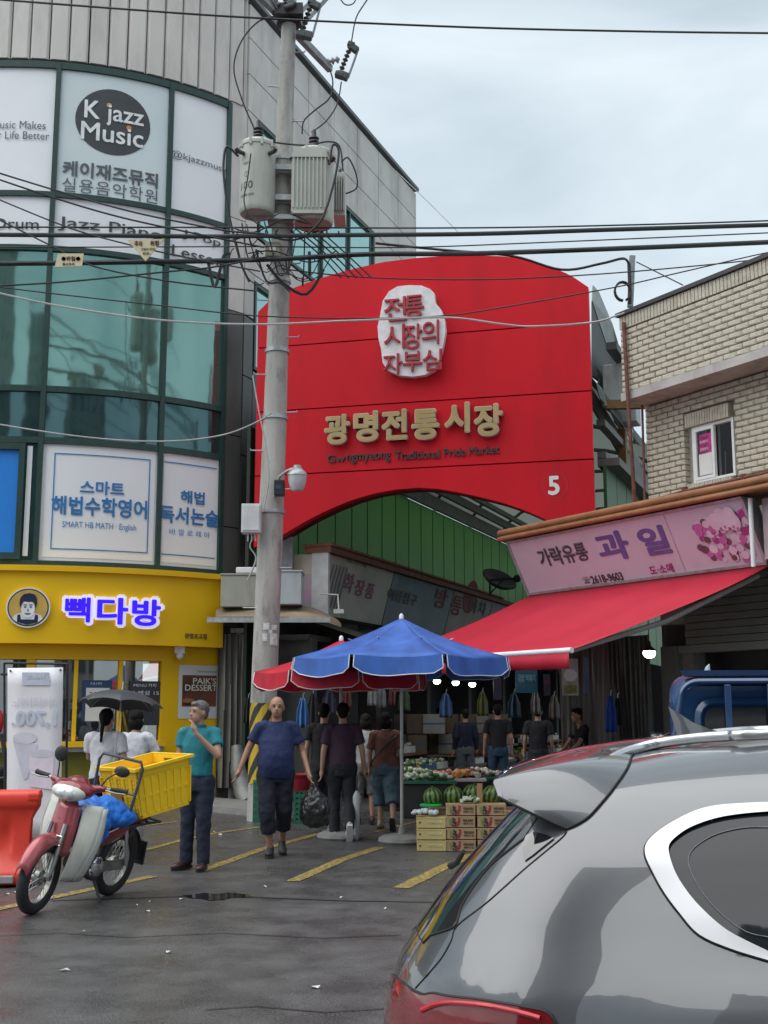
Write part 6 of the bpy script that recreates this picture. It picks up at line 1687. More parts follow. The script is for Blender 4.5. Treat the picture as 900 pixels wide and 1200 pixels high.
for px in (6, 77): p = at(px, 1000, Yb); q.tube([p, (p.x, p.y - .3, .02)], .014, 6); q.tube([p, (p.x, p.y + .3, .02)], .014, 6)
q.build('stand', M_black, t, world=True)
kb = YBn * 1.0 / FPX
def bword(body, px, py, h, w, m_, **kw):
    o_ = at(px, py, YBn - .018); lettering(body, h * kb, m_, t, lambda u, v, w_=0: Vector((o_.x + u, o_.y - w_, o_.z + v)), wtarget=w * kb, mirror=True, **kw)
M_bl = mat('showthrough_blue', (.56, .61, .74), .5); M_bl2 = mat('showthrough_grey', (.62, .64, .70), .5)
q = MB(); q.add([at(26, 788, YBn - .014), at(58, 788, YBn - .014), at(58, 803, YBn - .014), at(26, 803, YBn - .014)], [(3, 2, 1, 0)]); q.build('printed_logo_box', M_bl, t, world=True)
bword("PAIK'S", 42, 793, 5, 20, M_ban, offset=.02); bword("COFFEE", 42, 799, 2, 14, M_ban)
bword('아메리카노', 40, 823, 11, 52, M_bl2); bword('1,700.', 40, 843, 20, 52, M_bl, offset=.03)
def bpoly(pts, m_, o_=.013, name='printed_cup'):
    P = [at(x, y, YBn - o_) for x, y in pts]; q = MB(); n = len(P); tt = tessellate_polygon([[Vector((x, y, 0)) for x, y in pts]]); q.add(P, [tuple(f) for f in tt]); q.build(name, m_, t, world=True)
ell2 = lambda cx, cy, rx, ry, n=20: [(cx + rx * cos(2 * pi * i / n), cy + ry * sin(2 * pi * i / n)) for i in range(n)]
bpoly([(15, 868), (44, 872), (32, 912), (28, 914)], mat('show_cup_grey', (.64, .64, .74), .5)); bpoly(ell2(29, 865, 14, 7), mat('show_cup_lid', (.68, .68, .76), .5), .015)
bpoly([(34, 882), (64, 886), (60, 925), (35, 922)], mat('show_cup_pink', (.78, .71, .81), .5), .017); bpoly(ell2(49, 883, 15, 5), mat('show_cup_top', (.64, .64, .72), .5), .019)
for px, py in ((12, 786), (71, 785)): q = MB(); p = at(px, py, YBn - .01); q.ell(p, .012, 8, 6); q.build('eyelet', M_black, t, world=True)
# parked black motorbike sliver at the far left edge
t = thing('dark_motorbike', 'dark motorbike with a red tail lamp cut off by the left edge of the frame', 'motorbike', tuple(PZ(-30, 985, 0)))
bm_ = lambda px, py, d=0: at(px, py, 15.4 + d)
q = MB(); q.bar(bm_(-60, 905), bm_(4, 915), .3, .34); q.build('seat', M_black, t, world=True, bevel=.05)
q = MB(); q.ell(bm_(-2, 846), (.07, .05, .16), 12, 8); q.build('tail_lamp', mat('red_lens', (.45, .01, .02), .2), t, world=True, smooth=True)
q = MB(); q.tube([bm_(-6, 940), bm_(8, 900), bm_(2, 860)], .03, 8); q.tube([bm_(-20, 915, -.4), bm_(8, 911, -.4)], .018, 8); q.build('frame', M_black, t, world=True)
q = MB(); c = bm_(-22, 965); q.lathe([(.22, -.05), (.29, -.04), (.30, 0), (.29, .04), (.22, .05)], 28, c, M=Matrix.Rotation(R(90), 4, 'Y')); q.build('wheel', M_rub, t, world=True, smooth=True)

# ================================================================== orange plastic barrier
b0 = PZ(-18, 1042, 0); b1 = PZ(44, 1035, 0)
# cross-section facing: built in its own frame, long axis along x
bd = Vector((.98, .20, 0)).normalized(); BYaw = math.atan2(bd.y, bd.x)
BMx = Matrix.Translation(Vector((b1.x, b1.y, 0)) ) @ Matrix.Rotation(BYaw, 4, 'Z')
t = thing('orange_barrier', 'water filled orange plastic road barrier at the left edge', 'barrier', M=BMx)
M_or = mat('orange_plastic', (.78, .055, .030), .32, var=.05, scale=4, dirt=(.35, .05, .04), dirtamt=.3)
top_z = at(40, 925, b1.y).z; print('barrier top', top_z)
Z = top_z
prof = [(0, .22), (.03, .25), (.12, .25), (.15, .22), (.24, .155), (.42, .125), (.62, .115), (Z - .17, .13), (Z - .15, .17), (Z - .05, .17), (Z - .01, .14), (Z, .10)]
Lb = 1.3
q = MB()
def bp_(u, z, hy, s): 
    endr = .0
    return Vector((-Lb * u, s * hy, z))
vs = []; NU = 40; K = len(prof)
for iu in range(NU + 1):
    u = iu / NU; x = -Lb * u
    for s in (-1, 1):
        for (z, hy) in prof:
            # waist curve at the ends, hole recess in the middle
            xe = x
            if iu <= 1 and .15 < z < Z - .16: xe = x - .13 * sin(pi * (z - .15) / (Z - .31))
            hh = hy
            for hx in (-.36, -.98):
                d = math.hypot((x - hx) / .13, (z - .42) / .20)
                if d < 1: hh = hy - .075 * (1 - d * d) ** .5 * 1.0
            if .15 < z < Z - .2: hh += .012 * (1 if (int(u * 16) % 4) == 0 else 0)
            vs.append(Vector((xe, s * hh, z)))
fs = []
for iu in range(NU):
    for si in (0, 1):
        for k in range(K - 1):
            a = iu * 2 * K + si * K + k; b_ = a + 2 * K
            fs.append((a, b_, b_ + 1, a + 1) if si == 0 else (a, a + 1, b_ + 1, b_))
    a = iu * 2 * K; fs.append((a + K - 1, a + 2 * K + K - 1, a + 2 * K + 2 * K - 1, a + 2 * K - 1)); fs.append((a, a + K, a + 3 * K, a + 2 * K))
for iu in (0, NU):
    a = iu * 2 * K
    for k in range(K - 1): fs.append((a + k, a + k + 1, a + K + k + 1, a + K + k) if iu == 0 else (a + k, a + K + k, a + K + k + 1, a + k + 1))
q.add(vs, fs); o = q.build('body', M_or, t, smooth=50)
sbm = o.modifiers.new('s', 'SUBSURF'); sbm.levels = 1; sbm.render_levels = 2
for hx in (-.36, -.98):
    q = MB(); q.lathe([(.085, -.02), (.10, 0), (.12, .005), (.12, -.03)], 24, (hx, -.052, .42), M=Matrix.Rotation(R(90), 4, 'X') @ Matrix.Diagonal((1, 1.45, 1, 1))); q.build('hole_rim', mat('dark_orange_hollow', (.35, .02, .015), .5), t, smooth=True)
q = MB(); q.box(-.62, -.20, -.30, -.22, .04, .11); q.build('reflector', mat('grey_reflector', (.35, .35, .35), .4), t, bevel=.01)
for i in range(3):
    q = MB(); q.box(-.12 - i * .4, .0 - i * .4, -.18, .18, Z - .10, Z - .02); q.build('top_lug', M_or, t, bevel=.02)

# ================================================================== grape boxes, watermelons, crates
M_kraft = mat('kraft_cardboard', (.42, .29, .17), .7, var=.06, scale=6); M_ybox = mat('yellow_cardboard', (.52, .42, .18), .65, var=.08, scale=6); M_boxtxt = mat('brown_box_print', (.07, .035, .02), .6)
M_gg = mat('green_grape_print', (.20, .24, .06), .6); M_gp = mat('purple_grape_print', (.05, .03, .05), .6); M_gr2 = mat('red_grape_print', (.33, .03, .03), .6)
def fruit_box(M, label, kind, w, h, grp):
    t = thing('grape_box', label, 'fruit box', M=M, group=grp); D = .30
    q = MB(); q.box(0, w, 0, D, .004, h - .008); q.build('carton', M_kraft if kind == 'k' else M_ybox, t, bevel=.006)
    q = MB(); q.box(-.003, w + .003, -.003, D + .003, h - .022, h - .006); q.build('lid_edge', M_kraft if kind == 'k' else M_ybox, t)
    if kind == 'k':
        for i, (x, m_) in enumerate(((.055, M_gg), (.10, M_gp), (.145, M_gr2))):
            q = MB(); rnd = random.Random(i)
            for k_ in range(12):
                x_, z_ = x + rnd.uniform(-.02, .02), h * .5 + rnd.uniform(-.045, .04); n0 = len(q.v)
                q.add([(x_ + .012 * cos(a * pi / 4), -.006 - .0004 * k_, z_ + .012 * sin(a * pi / 4)) for a in range(8)], [tuple(range(8))])
            q.build('printed_grapes', m_, t)['kind'] = 'stuff'
        lettering('MOKUNDO', h * .22, M_boxtxt, t, lambda u, v, w_=0: Vector((w * .76 + u, -.006 - w_, h * .62 + v)), world=False, wtarget=w * .36, offset=.04)
        lettering('캠벨포도 3kg', h * .16, M_boxtxt, t, lambda u, v, w_=0: Vector((w * .76 + u, -.006 - w_, h * .34 + v)), world=False, wtarget=w * .36, offset=.03)
    else:
        q = MB(); q.ell((.04, -.002, h * .5), (.012, .006, .012), 8, 6); q.build('hand_hole', M_black, t)
        lettering('샤인머스켓', h * .26, mat('gold_pale_print', (.66, .60, .38), .6), t, lambda u, v, w_=0: Vector((w * .6 + u, -.006 - w_, h * .55 + v)), world=False, wtarget=w * .5, offset=.03)
        q = MB(); rnd = random.Random(5)
        for k_ in range(10):
            y_, z_ = rnd.uniform(.02, .28), rnd.uniform(.02, h - .03); q.add([(-.006, y_ + .018 * cos(a * pi / 3), z_ + .018 * sin(a * pi / 3)) for a in range(6)], [tuple(range(6))])
        q.build('printed_grapes', M_gp, t)['kind'] = 'stuff'
    return t
base = gp(522, 998); by = base.y
kx = by * 1.0 / FPX
w1 = at(558, 990, by).x - at(523, 990, by).x; hz = (at(540, 942, by).z) / 4
ang = R(-2)
ordn = ['bottom', 'second lowest', 'third', 'topmost']
for col_, (px0, n_, kd, nm) in enumerate(((488, 3, 'y', 'yellow'), (523, 4, 'k', 'kraft'), (559.5, 4, 'k', 'kraft'))):
    x0 = at(px0, 990, by).x
    for i in range(n_):
        hh = hz * (1.0 if kd == 'k' else .97)
        lab = {0: '%s grape carton with a pale print in the yellow left stack', 1: '%s kraft grape carton in the middle stack', 2: '%s kraft grape carton in the right stack by the grey car'}[col_] % (ordn[i] if not (n_ == 3 and i == 2) else 'topmost')
        fruit_box(TR(x0 + random.uniform(-.006, .006), by + random.uniform(0, .015), i * hh, ang + random.uniform(-.01, .01)), lab, kd, w1 * .985, hh, 'grape cartons stacked at the entrance')
# second row of boxes behind so the melons have support
tb = thing('melon_table', 'low kraft covered stand behind the stacked grape cartons', 'stand', (at(505, 900, by).x, by + .33, 0))
q = MB(); q.box(0, 1.25, 0, .7, 0, hz * 3 + .03); q.build('carton_stand', M_kraft, tb, bevel=.01)
q = MB(); q.box(.02, 1.2, .1, .6, hz * 3 + .03, hz * 4 - .1); q.build('tray', mat('tray_brown', (.2, .12, .07), .7), tb)
# watermelons
m = bpy.data.materials.new('watermelon_rind'); m.use_nodes = True; N, L = m.node_tree.nodes, m.node_tree.links; b = N['Principled BSDF']; b.inputs['Roughness'].default_value = .35
tcx = N.new('ShaderNodeTexCoord'); sx_ = N.new('ShaderNodeSeparateXYZ'); L.new(tcx.outputs['Object'], sx_.inputs[0]); at2 = N.new('ShaderNodeMath'); at2.operation = 'ARCTAN2'; L.new(sx_.outputs[0], at2.inputs[0]); L.new(sx_.outputs[1], at2.inputs[1])
nz = N.new('ShaderNodeTexNoise'); nz.inputs['Scale'].default_value = 18; L.new(tcx.outputs['Object'], nz.inputs[0])
ml = N.new('ShaderNodeMath'); ml.operation = 'MULTIPLY'; ml.inputs[1].default_value = 11; L.new(at2.outputs[0], ml.inputs[0]); ad = N.new('ShaderNodeMath'); ad.operation = 'MULTIPLY_ADD'; ad.inputs[1].default_value = 3.2; L.new(nz.outputs['Fac'], ad.inputs[0]); L.new(ml.outputs[0], ad.inputs[2])
sn = N.new('ShaderNodeMath'); sn.operation = 'SINE'; L.new(ad.outputs[0], sn.inputs[0]); rp = N.new('ShaderNodeValToRGB'); e = rp.color_ramp.elements; e[0].position = .45; e[0].color = (.11, .19, .035, 1); e[1].position = .62; e[1].color = (.008, .03, .008, 1)
mr = N.new('ShaderNodeMapRange'); mr.inputs['From Min'].default_value = -1; L.new(sn.outputs[0], mr.inputs[0]); L.new(mr.outputs[0], rp.inputs[0]); L.new(rp.outputs[0], b.inputs['Base Color'])
M_melon = m
for i, (px, py, dy, s_, lab) in enumerate(((507, 934, .30, .118, 'watermelon on the green stand, leftmost of the row'), (531, 933, .34, .125, 'big watermelon second from left behind the kraft cartons'), (553, 931, .45, .12, 'watermelon third from left, just left of the wooden stake'), (576, 932, .36, .12, 'watermelon right of the wooden stake near the grey car'))):
    c = at(px, py, by + dy); t = thing('watermelon', 'striped ' + lab, 'watermelon', M=Matrix.Translation(c) @ Matrix.Rotation(R(8 * i - 10), 4, 'Y'), group='watermelons on the cartons')
    q = MB(); q.ell((0, 0, 0), (s_, s_, s_ * .98), 24, 16); q.build('rind', M_melon, t, smooth=True)
    q = MB(); q.tube([(0, 0, s_ * .96), (.01, 0, s_ * 1.04), (.03, 0, s_ * 1.1)], .006, 5); q.build('stalk', mat('dry_stalk', (.15, .14, .05), .8), t)
q = MB(); c = at(505, 945, by + .25); q.lathe([(0, 0), (.13, 0), (.14, .02), (.12, .03), (0, .03)], 20, c); tag(q.build('green_ring', mat('bright_green_plastic', (.02, .42, .10), .4), smooth=True), 'bright green plastic ring under the leftmost watermelon', 'ring')
q = MB(); a, b_ = at(562, 948, by + .15), at(562, 918, by + .15); q.bar(a, b_, .065, .03); tag(q.build('wooden_stake', mat('raw_pine', (.38, .20, .10), .7)), 'short wooden stake standing between the watermelons', 'post')
def vegpile(center, w, d, n, mats, rr, label, name='vegetable_pile', h=.08, cat='vegetables'):
    t = thing(name, label, cat, tuple(center))
    for mi, m_ in enumerate(mats):
        q = MB()
        for k_ in range(n // len(mats)):
            x, y = random.uniform(-w / 2, w / 2), random.uniform(-d / 2, d / 2); z = h * (1 - (2 * x / w) ** 2 * .6) * random.uniform(.3, 1)
            r = random.uniform(*rr); q.ell((x, y, z), (r, r * random.uniform(.6, 1), r * random.uniform(.6, 1)), 7, 5)
        o = q.build('produce', m_, t, smooth=True); o['kind'] = 'stuff'
    return t
M_leaf = mat('leaf_green', (.07, .15, .035), .6, var=.3, scale=20); M_pale = mat('pale_bundle', (.46, .50, .40), .6, var=.2, scale=20); M_rr = mat('red_fruit', (.42, .05, .04), .4); M_oo = mat('orange_fruit', (.55, .22, .03), .45); M_wh = mat('white_radish', (.55, .55, .50), .5); M_br = mat('brown_root', (.22, .13, .08), .7); M_yy = mat('yellow_fruit', (.55, .42, .08), .5)
vegpile(at(551, 941, by + .12), .22, .16, 40, [M_pale, M_leaf], (.012, .03), 'loose pale greens lying in front of the third watermelon')
vegpile(at(498, 953, by + .1), .3, .2, 30, [mat('plastic_wrap', (.5, .52, .58), .3)], (.02, .04), 'crumpled clear plastic on top of the yellow carton stack', 'plastic_wrap', .03, 'wrapping')
# stalls along the left row inside the market, with trays of produce
M_wood = mat('stall_wood', (.16, .09, .05), .7); M_tray = mat('blue_tray', (.03, .09, .22), .5); M_blktray = mat('black_tray', (.03, .03, .03), .5); M_gtray = mat('green_crate_plastic', (.02, .14, .09), .5, var=.1); M_styro = mat('styrofoam', (.62, .63, .62), .7)
stall_lab = ['nearest', 'second', 'third', 'fourth', 'fifth', 'sixth']
prodsets = [[M_leaf, M_pale, M_wh], [M_pale, M_wh, M_leaf], [M_rr, M_oo, M_wh], [M_leaf, M_yy, M_rr], [M_pale, M_br, M_rr], [M_leaf, M_wh, M_oo]]
random.seed(21)
for si in range(6):
    t0 = 1.6 + si * 2.5; w_ = 1.55
    t = thing('produce_stall', '%s stepped produce stall counted from the entrance along the left side' % stall_lab[si], 'stall', M=MM @ Matrix.Translation((t0, -w_ - .55, 0)))
    q = MB(); q.box(0, 2.2, -.55, .55, .45, .5); q.box(0, 2.2, .1, .9, .75, .8)
    for x in (.05, 2.1):
        for y in (-.5, .5): q.box(x, x + .06, y, y + .06, 0, .45)
    q.build('shelf', M_wood, t)
    q = MB(); q.box(.0, 2.2, -.52, -.48, .05, .45); q.build('skirt', M_dark, t)
    for i in range(6):
        tx = .05 + (i % 3) * .72; ty = -.5 if i < 3 else .2; tz = .5 if i < 3 else .8
        M = MM @ Matrix.Translation((t0 + tx, -w_ - .55 + ty, tz))
        tr = thing('produce_tray', '%s tray %s on the %s step of the %s stall' % (['black', 'blue', 'white foam'][i % 3], ['nearest the road', 'in the middle', 'farthest in'][i % 3], ['front', 'back'][i // 3], stall_lab[si]), 'tray', M=M, group='trays of produce')
        q = MB(); mt = [M_blktray, M_tray, M_styro][i % 3]
        for a, b_, c, d in ((0, .66, 0, .03), (0, .66, .57, .60), (0, .03, .03, .57), (.63, .66, .03, .57)): q.box(a, b_, c, d, 0, .13)
        q.box(.03, .63, .03, .57, 0, .02); q.build('tray_body', mt, tr)
        q = MB(); q.box(.22, .36, -.012, -.004, .10, .20); q.build('price_card', M_paper if (si + i) % 3 else mat('yellow_card', (.65, .5, .1), .6), tr)
        q = MB(); q.box(.24, .34, -.0145, -.0125, .13, .16); q.build('price_mark', M_rd, tr)
        for m_ in random.sample(prodsets[si], 2):
            q = MB()
            for k_ in range(26):
                r = random.uniform(.025, .05); q.ell((random.uniform(.06, .6), random.uniform(.06, .54), .10 + random.uniform(0, .07)), (r * random.uniform(.8, 1.6), r, r * .9), 7, 5)
            o = q.build('produce', m_, tr, smooth=True); o['kind'] = 'stuff'
# extra heap of stalls in the middle of the street, seen between the walkers and the cartons
for i, (px, yy, lab, ms) in enumerate(((500, 19.2, 'low heap of pale wrapped greens on the dark crate left of the shopper', [M_pale, M_wh, M_leaf]), (535, 19.8, 'heap of onions and red fruit before the navy coat shopper', [M_rr, M_oo, M_wh]), (478, 20.5, 'heap of leafy greens at the back of the low crates', [M_leaf, M_pale]), (560, 20.2, 'heap of mushrooms and roots beside the blue jeans shopper', [M_wh, M_br]), (610, 20.4, 'heap of mixed vegetables behind the grey car spoiler', [M_leaf, M_rr, M_wh]))):
    p = mk(px, yy); t = thing('display_crate', ['dark low crate display leftmost of the street displays', 'dark low crate display under the onion heap', 'dark crate display at the back left', 'dark crate display by the jeans shopper', 'dark crate display hidden partly by the car'][i], 'crate', (p.x, p.y, 0))
    q = MB(); q.box(-.42, .42, -.3, .3, 0, .52); q.build('box', M_blktray, t, bevel=.02); q = MB(); q.box(-.45, .45, -.33, .33, .52, .56); q.build('rim', [M_gtray, M_styro, M_tray][i % 3], t)
    vegpile((p.x, p.y, .56), .8, .5, 90, ms, (.03, .06), lab, h=.12)
# slatted plastic crates by the pole
def slat_crate(px0, px1, pyb, h, label, m_, d=.35):
    a, b_ = gp(px0, pyb), gp(px1, pyb); t = thing('plastic_crate', label, 'crate', (a.x, a.y, 0)); w = b_.x - a.x
    q = MB()
    n = 6
    for i in range(n):
        z = h * i / n; q.box(0, w, -.01, .01, z + .004, z + h / n * .62); q.box(0, w, d - .01, d + .01, z + .004, z + h / n * .62); q.box(-.01, .01, .012, d - .012, z + .004, z + h / n * .62); q.box(w - .01, w + .01, .012, d - .012, z + .004, z + h / n * .62)
    for i in range(6):
        x = w * i / 5; q.box(x - .012, x + .012, -.016, .0, 0, h)
    q.build('slats', m_, t); q = MB(); q.box(.01, w - .01, .01, d - .01, .01, .03); q.build('bottom', m_, t); return t
t_ = slat_crate(297, 309, 964, .62, 'tall stack of dark green slatted crates at the foot of the striped pole', M_gtray)
slat_crate(345, 372, 965, .45, 'green slatted crate under the red basket behind the walking man', M_gtray)
p = gp(352, 963); t = thing('red_basket', 'red basket of bagged goods on the green crate behind the walking man', 'basket', (p.x, p.y + .1, .46))
q = MB(); q.lathe([(.18, 0), (.26, .22), (.28, .23), (.26, .2), (.16, .03), (0, .03)], 20); q.build('basket', mat('red_plastic', (.32, .015, .03), .45), t, smooth=True)
# carrier bag in the navy man's hand
hp_ = at(369, 917, 12.95 if False else gp(322, 1004).y - .05)
t = thing('carrier_bag', 'black plastic carrier bag hanging from the navy shirted man\'s hand', 'bag', tuple(hp_))
q = MB(); loft(q, [(0, 0, -.50, .05, .04), (0, 0, -.46, .14, .10), (.01, 0, -.32, .185, .13), (0, 0, -.18, .15, .10), (-.01, 0, -.08, .07, .05), (-.02, 0, 0, .02, .02)]); remesh(q.build('bag_body', mat('black_polythene', (.018, .018, .02), .22, bump=.6, bscale=12), t), .012, 2, .05, .07)
q = MB(); q.tube([(-.05, 0, -.14), (-.025, 0, .0), (.0, 0, .03), (.02, 0, -.01), (.05, 0, -.14)], .008, 6); q.build('handle', MATS['black_polythene'], t)
# hanging goods: blue bag by the pole, aprons by the curtain
def hangcloth(px0, px1, py0, py1, Y, m_, label, name='hanging_apron', cat='apron'):
    a, b_ = at(px0, py0, Y), at(px1, py1, Y); t = thing(name, label, cat, ((a.x + b_.x) / 2, Y, b_.z)); w, h = b_.x - a.x, a.z - b_.z
    q = MB(); q.grid(lambda u, v: Vector(((u - .5) * w * (.35 + .65 * (1 - v) ** .4 if v > .7 else 1) * (1 - .2 * v), .03 * sin(u * 14) * (1 - v * .5), h * v)), 14, 8); o = q.build('cloth', m_, t, smooth=60)
    sm = o.modifiers.new('s', 'SOLIDIFY'); sm.thickness = .01
    q = MB(); q.tube([(0, 0, h), (.0, 0, h + .05), (.02, 0, h + .08)], .006, 5); q.build('hook', M_steel, t); return t
M_cb = mat('cobalt_cloth', (.015, .06, .32), .7, var=.2); M_ck = mat('black_cloth', (.015, .015, .018), .8)
hangcloth(709, 724, 815, 858, 16.9, M_cb, 'cobalt blue apron hanging on the plastic curtain'); hangcloth(719, 730, 818, 850, 17.0, M_ck, 'black cloth hanging beside the cobalt apron')
hangcloth(348, 362, 818, 853, 17.2, mat('lightblue_cloth', (.05, .16, .40), .6, var=.3), 'blue bag hanging between the pole and the walkers', 'hanging_bag', 'bag'); hangcloth(360, 374, 812, 850, 17.6, M_ck, 'black jacket hanging right of the blue bag'); hangcloth(286, 296, 818, 847, 19.5, M_ck, 'small black cloth hanging left of the pole')
for i, (px, w, py0, py1, Y, c, lab) in enumerate(((668, 20, 772, 815, 17.6, (.36, .37, .35), 'pale poster board with an oval picture hanging under the awning corner'), (687, 7, 770, 812, 17.7, (.03, .06, .16), 'narrow navy sign strip beside the oval poster'), (617, 26, 783, 812, 20.5, (.02, .10, .16), 'teal blue display sign in the shop left of the posters'), (641, 8, 790, 815, 20, (.05, .04, .09), 'dark violet strip sign with a red mark'), (583, 10, 790, 820, 21, (.02, .02, .04), 'narrow black post sign right of the bulbs'))):
    a, b_ = at(px - w / 2, py0, Y), at(px + w / 2, py1, Y); t = thing('hanging_board', lab, 'sign', ((a.x + b_.x) / 2, Y, b_.z)); ww, hh = b_.x - a.x, a.z - b_.z
    q = MB(); q.box(-ww / 2, ww / 2, -.02, .02, 0, hh); q.build('board', mat('board_%d' % i, c, .4, var=.3, scale=8), t)  # board colours only, none of them emits
    if i == 0:
        q = MB(); q.add([(ww * .42 * cos(a_ * pi / 10), -.024, hh * .55 + hh * .17 * sin(a_ * pi / 10)) for a_ in range(20)], [tuple(range(20))]); q.build('printed_oval', M_paper, t)
        q = MB(); q.box(-ww * .4, ww * .4, -.026, -.022, hh * .05, hh * .28); q.build('printed_picture', mat('olive_picture', (.22, .20, .06), .5, var=.5, scale=20), t)
    if i == 2: lettering('김밥 떡볶이', hh * .3, mat('board_text', (.3, .5, .5), .5), t, lambda u, v, w_=0: Vector((u, -.024, hh * .6 + v)), world=False, wtarget=ww * .8)
    if i == 3: q = MB(); q.box(-ww * .4, ww * .4, -.026, -.022, hh * .55, hh * .7); q.build('printed_mark', M_rd, t)

# goods hanging over the stalls inside the market
random.seed(5)
hang = [(386, 822, 17, (.04, .05, .09), 'dark navy jacket on a hanger above the walkers'), (437, 812, 12, (.42, .43, .42), 'white cone shaped bag hanging above the stalls, left of the pair'), (447, 814, 12, (.38, .39, .40), 'white cone shaped bag hanging above the stalls, right of the pair'),
        (474, 818, 14, (.10, .16, .07), 'olive net bag hanging beside the parasol pole'), (523, 826, 16, (.05, .12, .30), 'blue cloth hanging under the second bulb'), (566, 824, 14, (.12, .13, .03), 'mustard bag hanging right of the bulbs'),
        (603, 826, 16, (.04, .12, .18), 'teal cloth hanging in the shop behind the bulbs'), (628, 822, 12, (.22, .22, .20), 'pale bag hanging near the narrow strip sign'), (650, 828, 14, (.14, .12, .10), 'brown bag hanging behind the black polo shopper'), (407, 814, 10, (.22, .06, .06), 'dull red pouch hanging above the plum shirted walker'), (460, 812, 8, (.30, .10, .10), 'small red toy hanging above the brown topped woman')]
for px, py, w, c, lab in hang:
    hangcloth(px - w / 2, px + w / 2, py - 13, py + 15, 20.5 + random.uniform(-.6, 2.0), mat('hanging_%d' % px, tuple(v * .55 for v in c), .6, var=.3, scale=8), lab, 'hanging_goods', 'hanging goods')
# shelves of boxes against the far left row
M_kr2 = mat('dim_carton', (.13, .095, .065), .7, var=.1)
for i in range(14):
    px = 470 + (i % 7) * 19 + random.uniform(-3, 3); Y = 25.5 + random.uniform(-.3, .5); z = .0 if i < 7 else .42; w = random.uniform(.35, .5); p = mk(px, Y)
    t = thing('carton', '%s carton from the left in the %s layer of the pile behind the stalls' % (['first', 'second', 'third', 'fourth', 'fifth', 'sixth', 'seventh'][i % 7], ['lower', 'upper'][i // 7]), 'carton', M=TR(p.x, p.y, z + .75, random.uniform(-.2, .2)), group='cartons piled behind the stalls')
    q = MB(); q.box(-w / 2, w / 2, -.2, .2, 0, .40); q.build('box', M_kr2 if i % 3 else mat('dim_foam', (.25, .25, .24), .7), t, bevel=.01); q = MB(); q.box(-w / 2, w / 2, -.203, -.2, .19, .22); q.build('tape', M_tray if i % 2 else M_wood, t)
q = MB(); p0, p1 = mk(460, 25.4), mk(610, 25.4); q.box(p0.x, p1.x, p0.y - .3, p0.y + .6, .70, .74)
for k_ in range(5): x = p0.x + (p1.x - p0.x) * k_ / 4; q.box(x - .03, x + .03, p0.y - .3, p0.y - .24, 0, .70)
tag(q.build('display_table', M_wood), 'long wooden table carrying the dim cartons behind the stalls', 'table')
# ================================================================== delivery scooter
f0, r0 = PZ(37, 1071, 0), PZ(126, 1049, 0)
hd_ = (f0 - r0); wb = hd_.length; sc_ = wb / 1.24; print('scooter wheelbase', wb)
SM = Matrix.Translation((f0 + r0) / 2) @ Matrix.Rotation(math.atan2(hd_.y, hd_.x), 4, 'Z') @ Matrix.Rotation(R(-11), 4, 'X') @ Matrix.Scale(1.0, 4)
hw = wb / 2
SC_ = thing('delivery_scooter', 'worn maroon and white delivery scooter leaning on its stand in front of the banner', 'scooter', M=SM)
M_mar = mat('maroon_paint', (.22, .010, .022), .22, var=.12, scale=5, coat=.5, dirt=(.12, .04, .04), dirtamt=.2)
M_pink = mat('faded_rose_paint', (.40, .085, .10), .25, metal=.2, var=.18, scale=5, coat=.4)
M_wpl = mat('yellowed_white_plastic', (.68, .69, .63), .35, var=.06, scale=4, dirt=(.25, .23, .18), dirtamt=.4)
M_alu = mat('dull_aluminium', (.32, .32, .31), .35, metal=.8, var=.25, scale=12)
def wheel(cx, name, steer=0.0):
    w = MB(); n = 40
    Rt = .255
    prof = [(Rt - .045, -.034), (Rt - .015, -.050), (Rt + .016, -.044), (Rt + .036, -.022), (Rt + .040, 0), (Rt + .036, .022), (Rt + .016, .044), (Rt - .015, .050), (Rt - .045, .034), (Rt - .045, -.034)]
    M = Matrix.Translation((cx, 0, .295)) @ Matrix.Rotation(steer, 4, 'Z') @ Matrix.Rotation(R(90), 4, 'X')
    w.lathe(prof, n, M=M); o = w.build(name, M_rub, SC_, smooth=50); o['label'] = 'worn black tyre and wheel'
    w = MB(); w.lathe([(Rt - .055, -.022), (Rt - .03, -.026), (Rt - .03, .026), (Rt - .055, .022), (Rt - .055, -.022)], n, M=M); w.build('rim', M_alu, o, smooth=50)
    w = MB(); w.lathe([(0, -.06), (.03, -.06), (.035, -.03), (.065, -.02), (.065, .02), (.035, .03), (.03, .06), (0, .06)], 20, M=M); w.build('hub', M_alu, o, smooth=50)
    w = MB()
    for i in range(28):
        a = 2 * pi * i / 28; a2 = a + (.35 if i % 2 else -.35); s = .03 if i % 4 < 2 else -.03
        w.tube([M @ Vector((.06 * cos(a2), .06 * sin(a2), s)), M @ Vector(((Rt - .05) * cos(a), (Rt - .05) * sin(a), 0))], .0028, 4, caps=False)
    w.build('spokes', M_chrome, o)
    return M
ST = R(8)
Mf = wheel(hw, 'front_wheel', ST); Mr = wheel(-hw, 'rear_wheel')
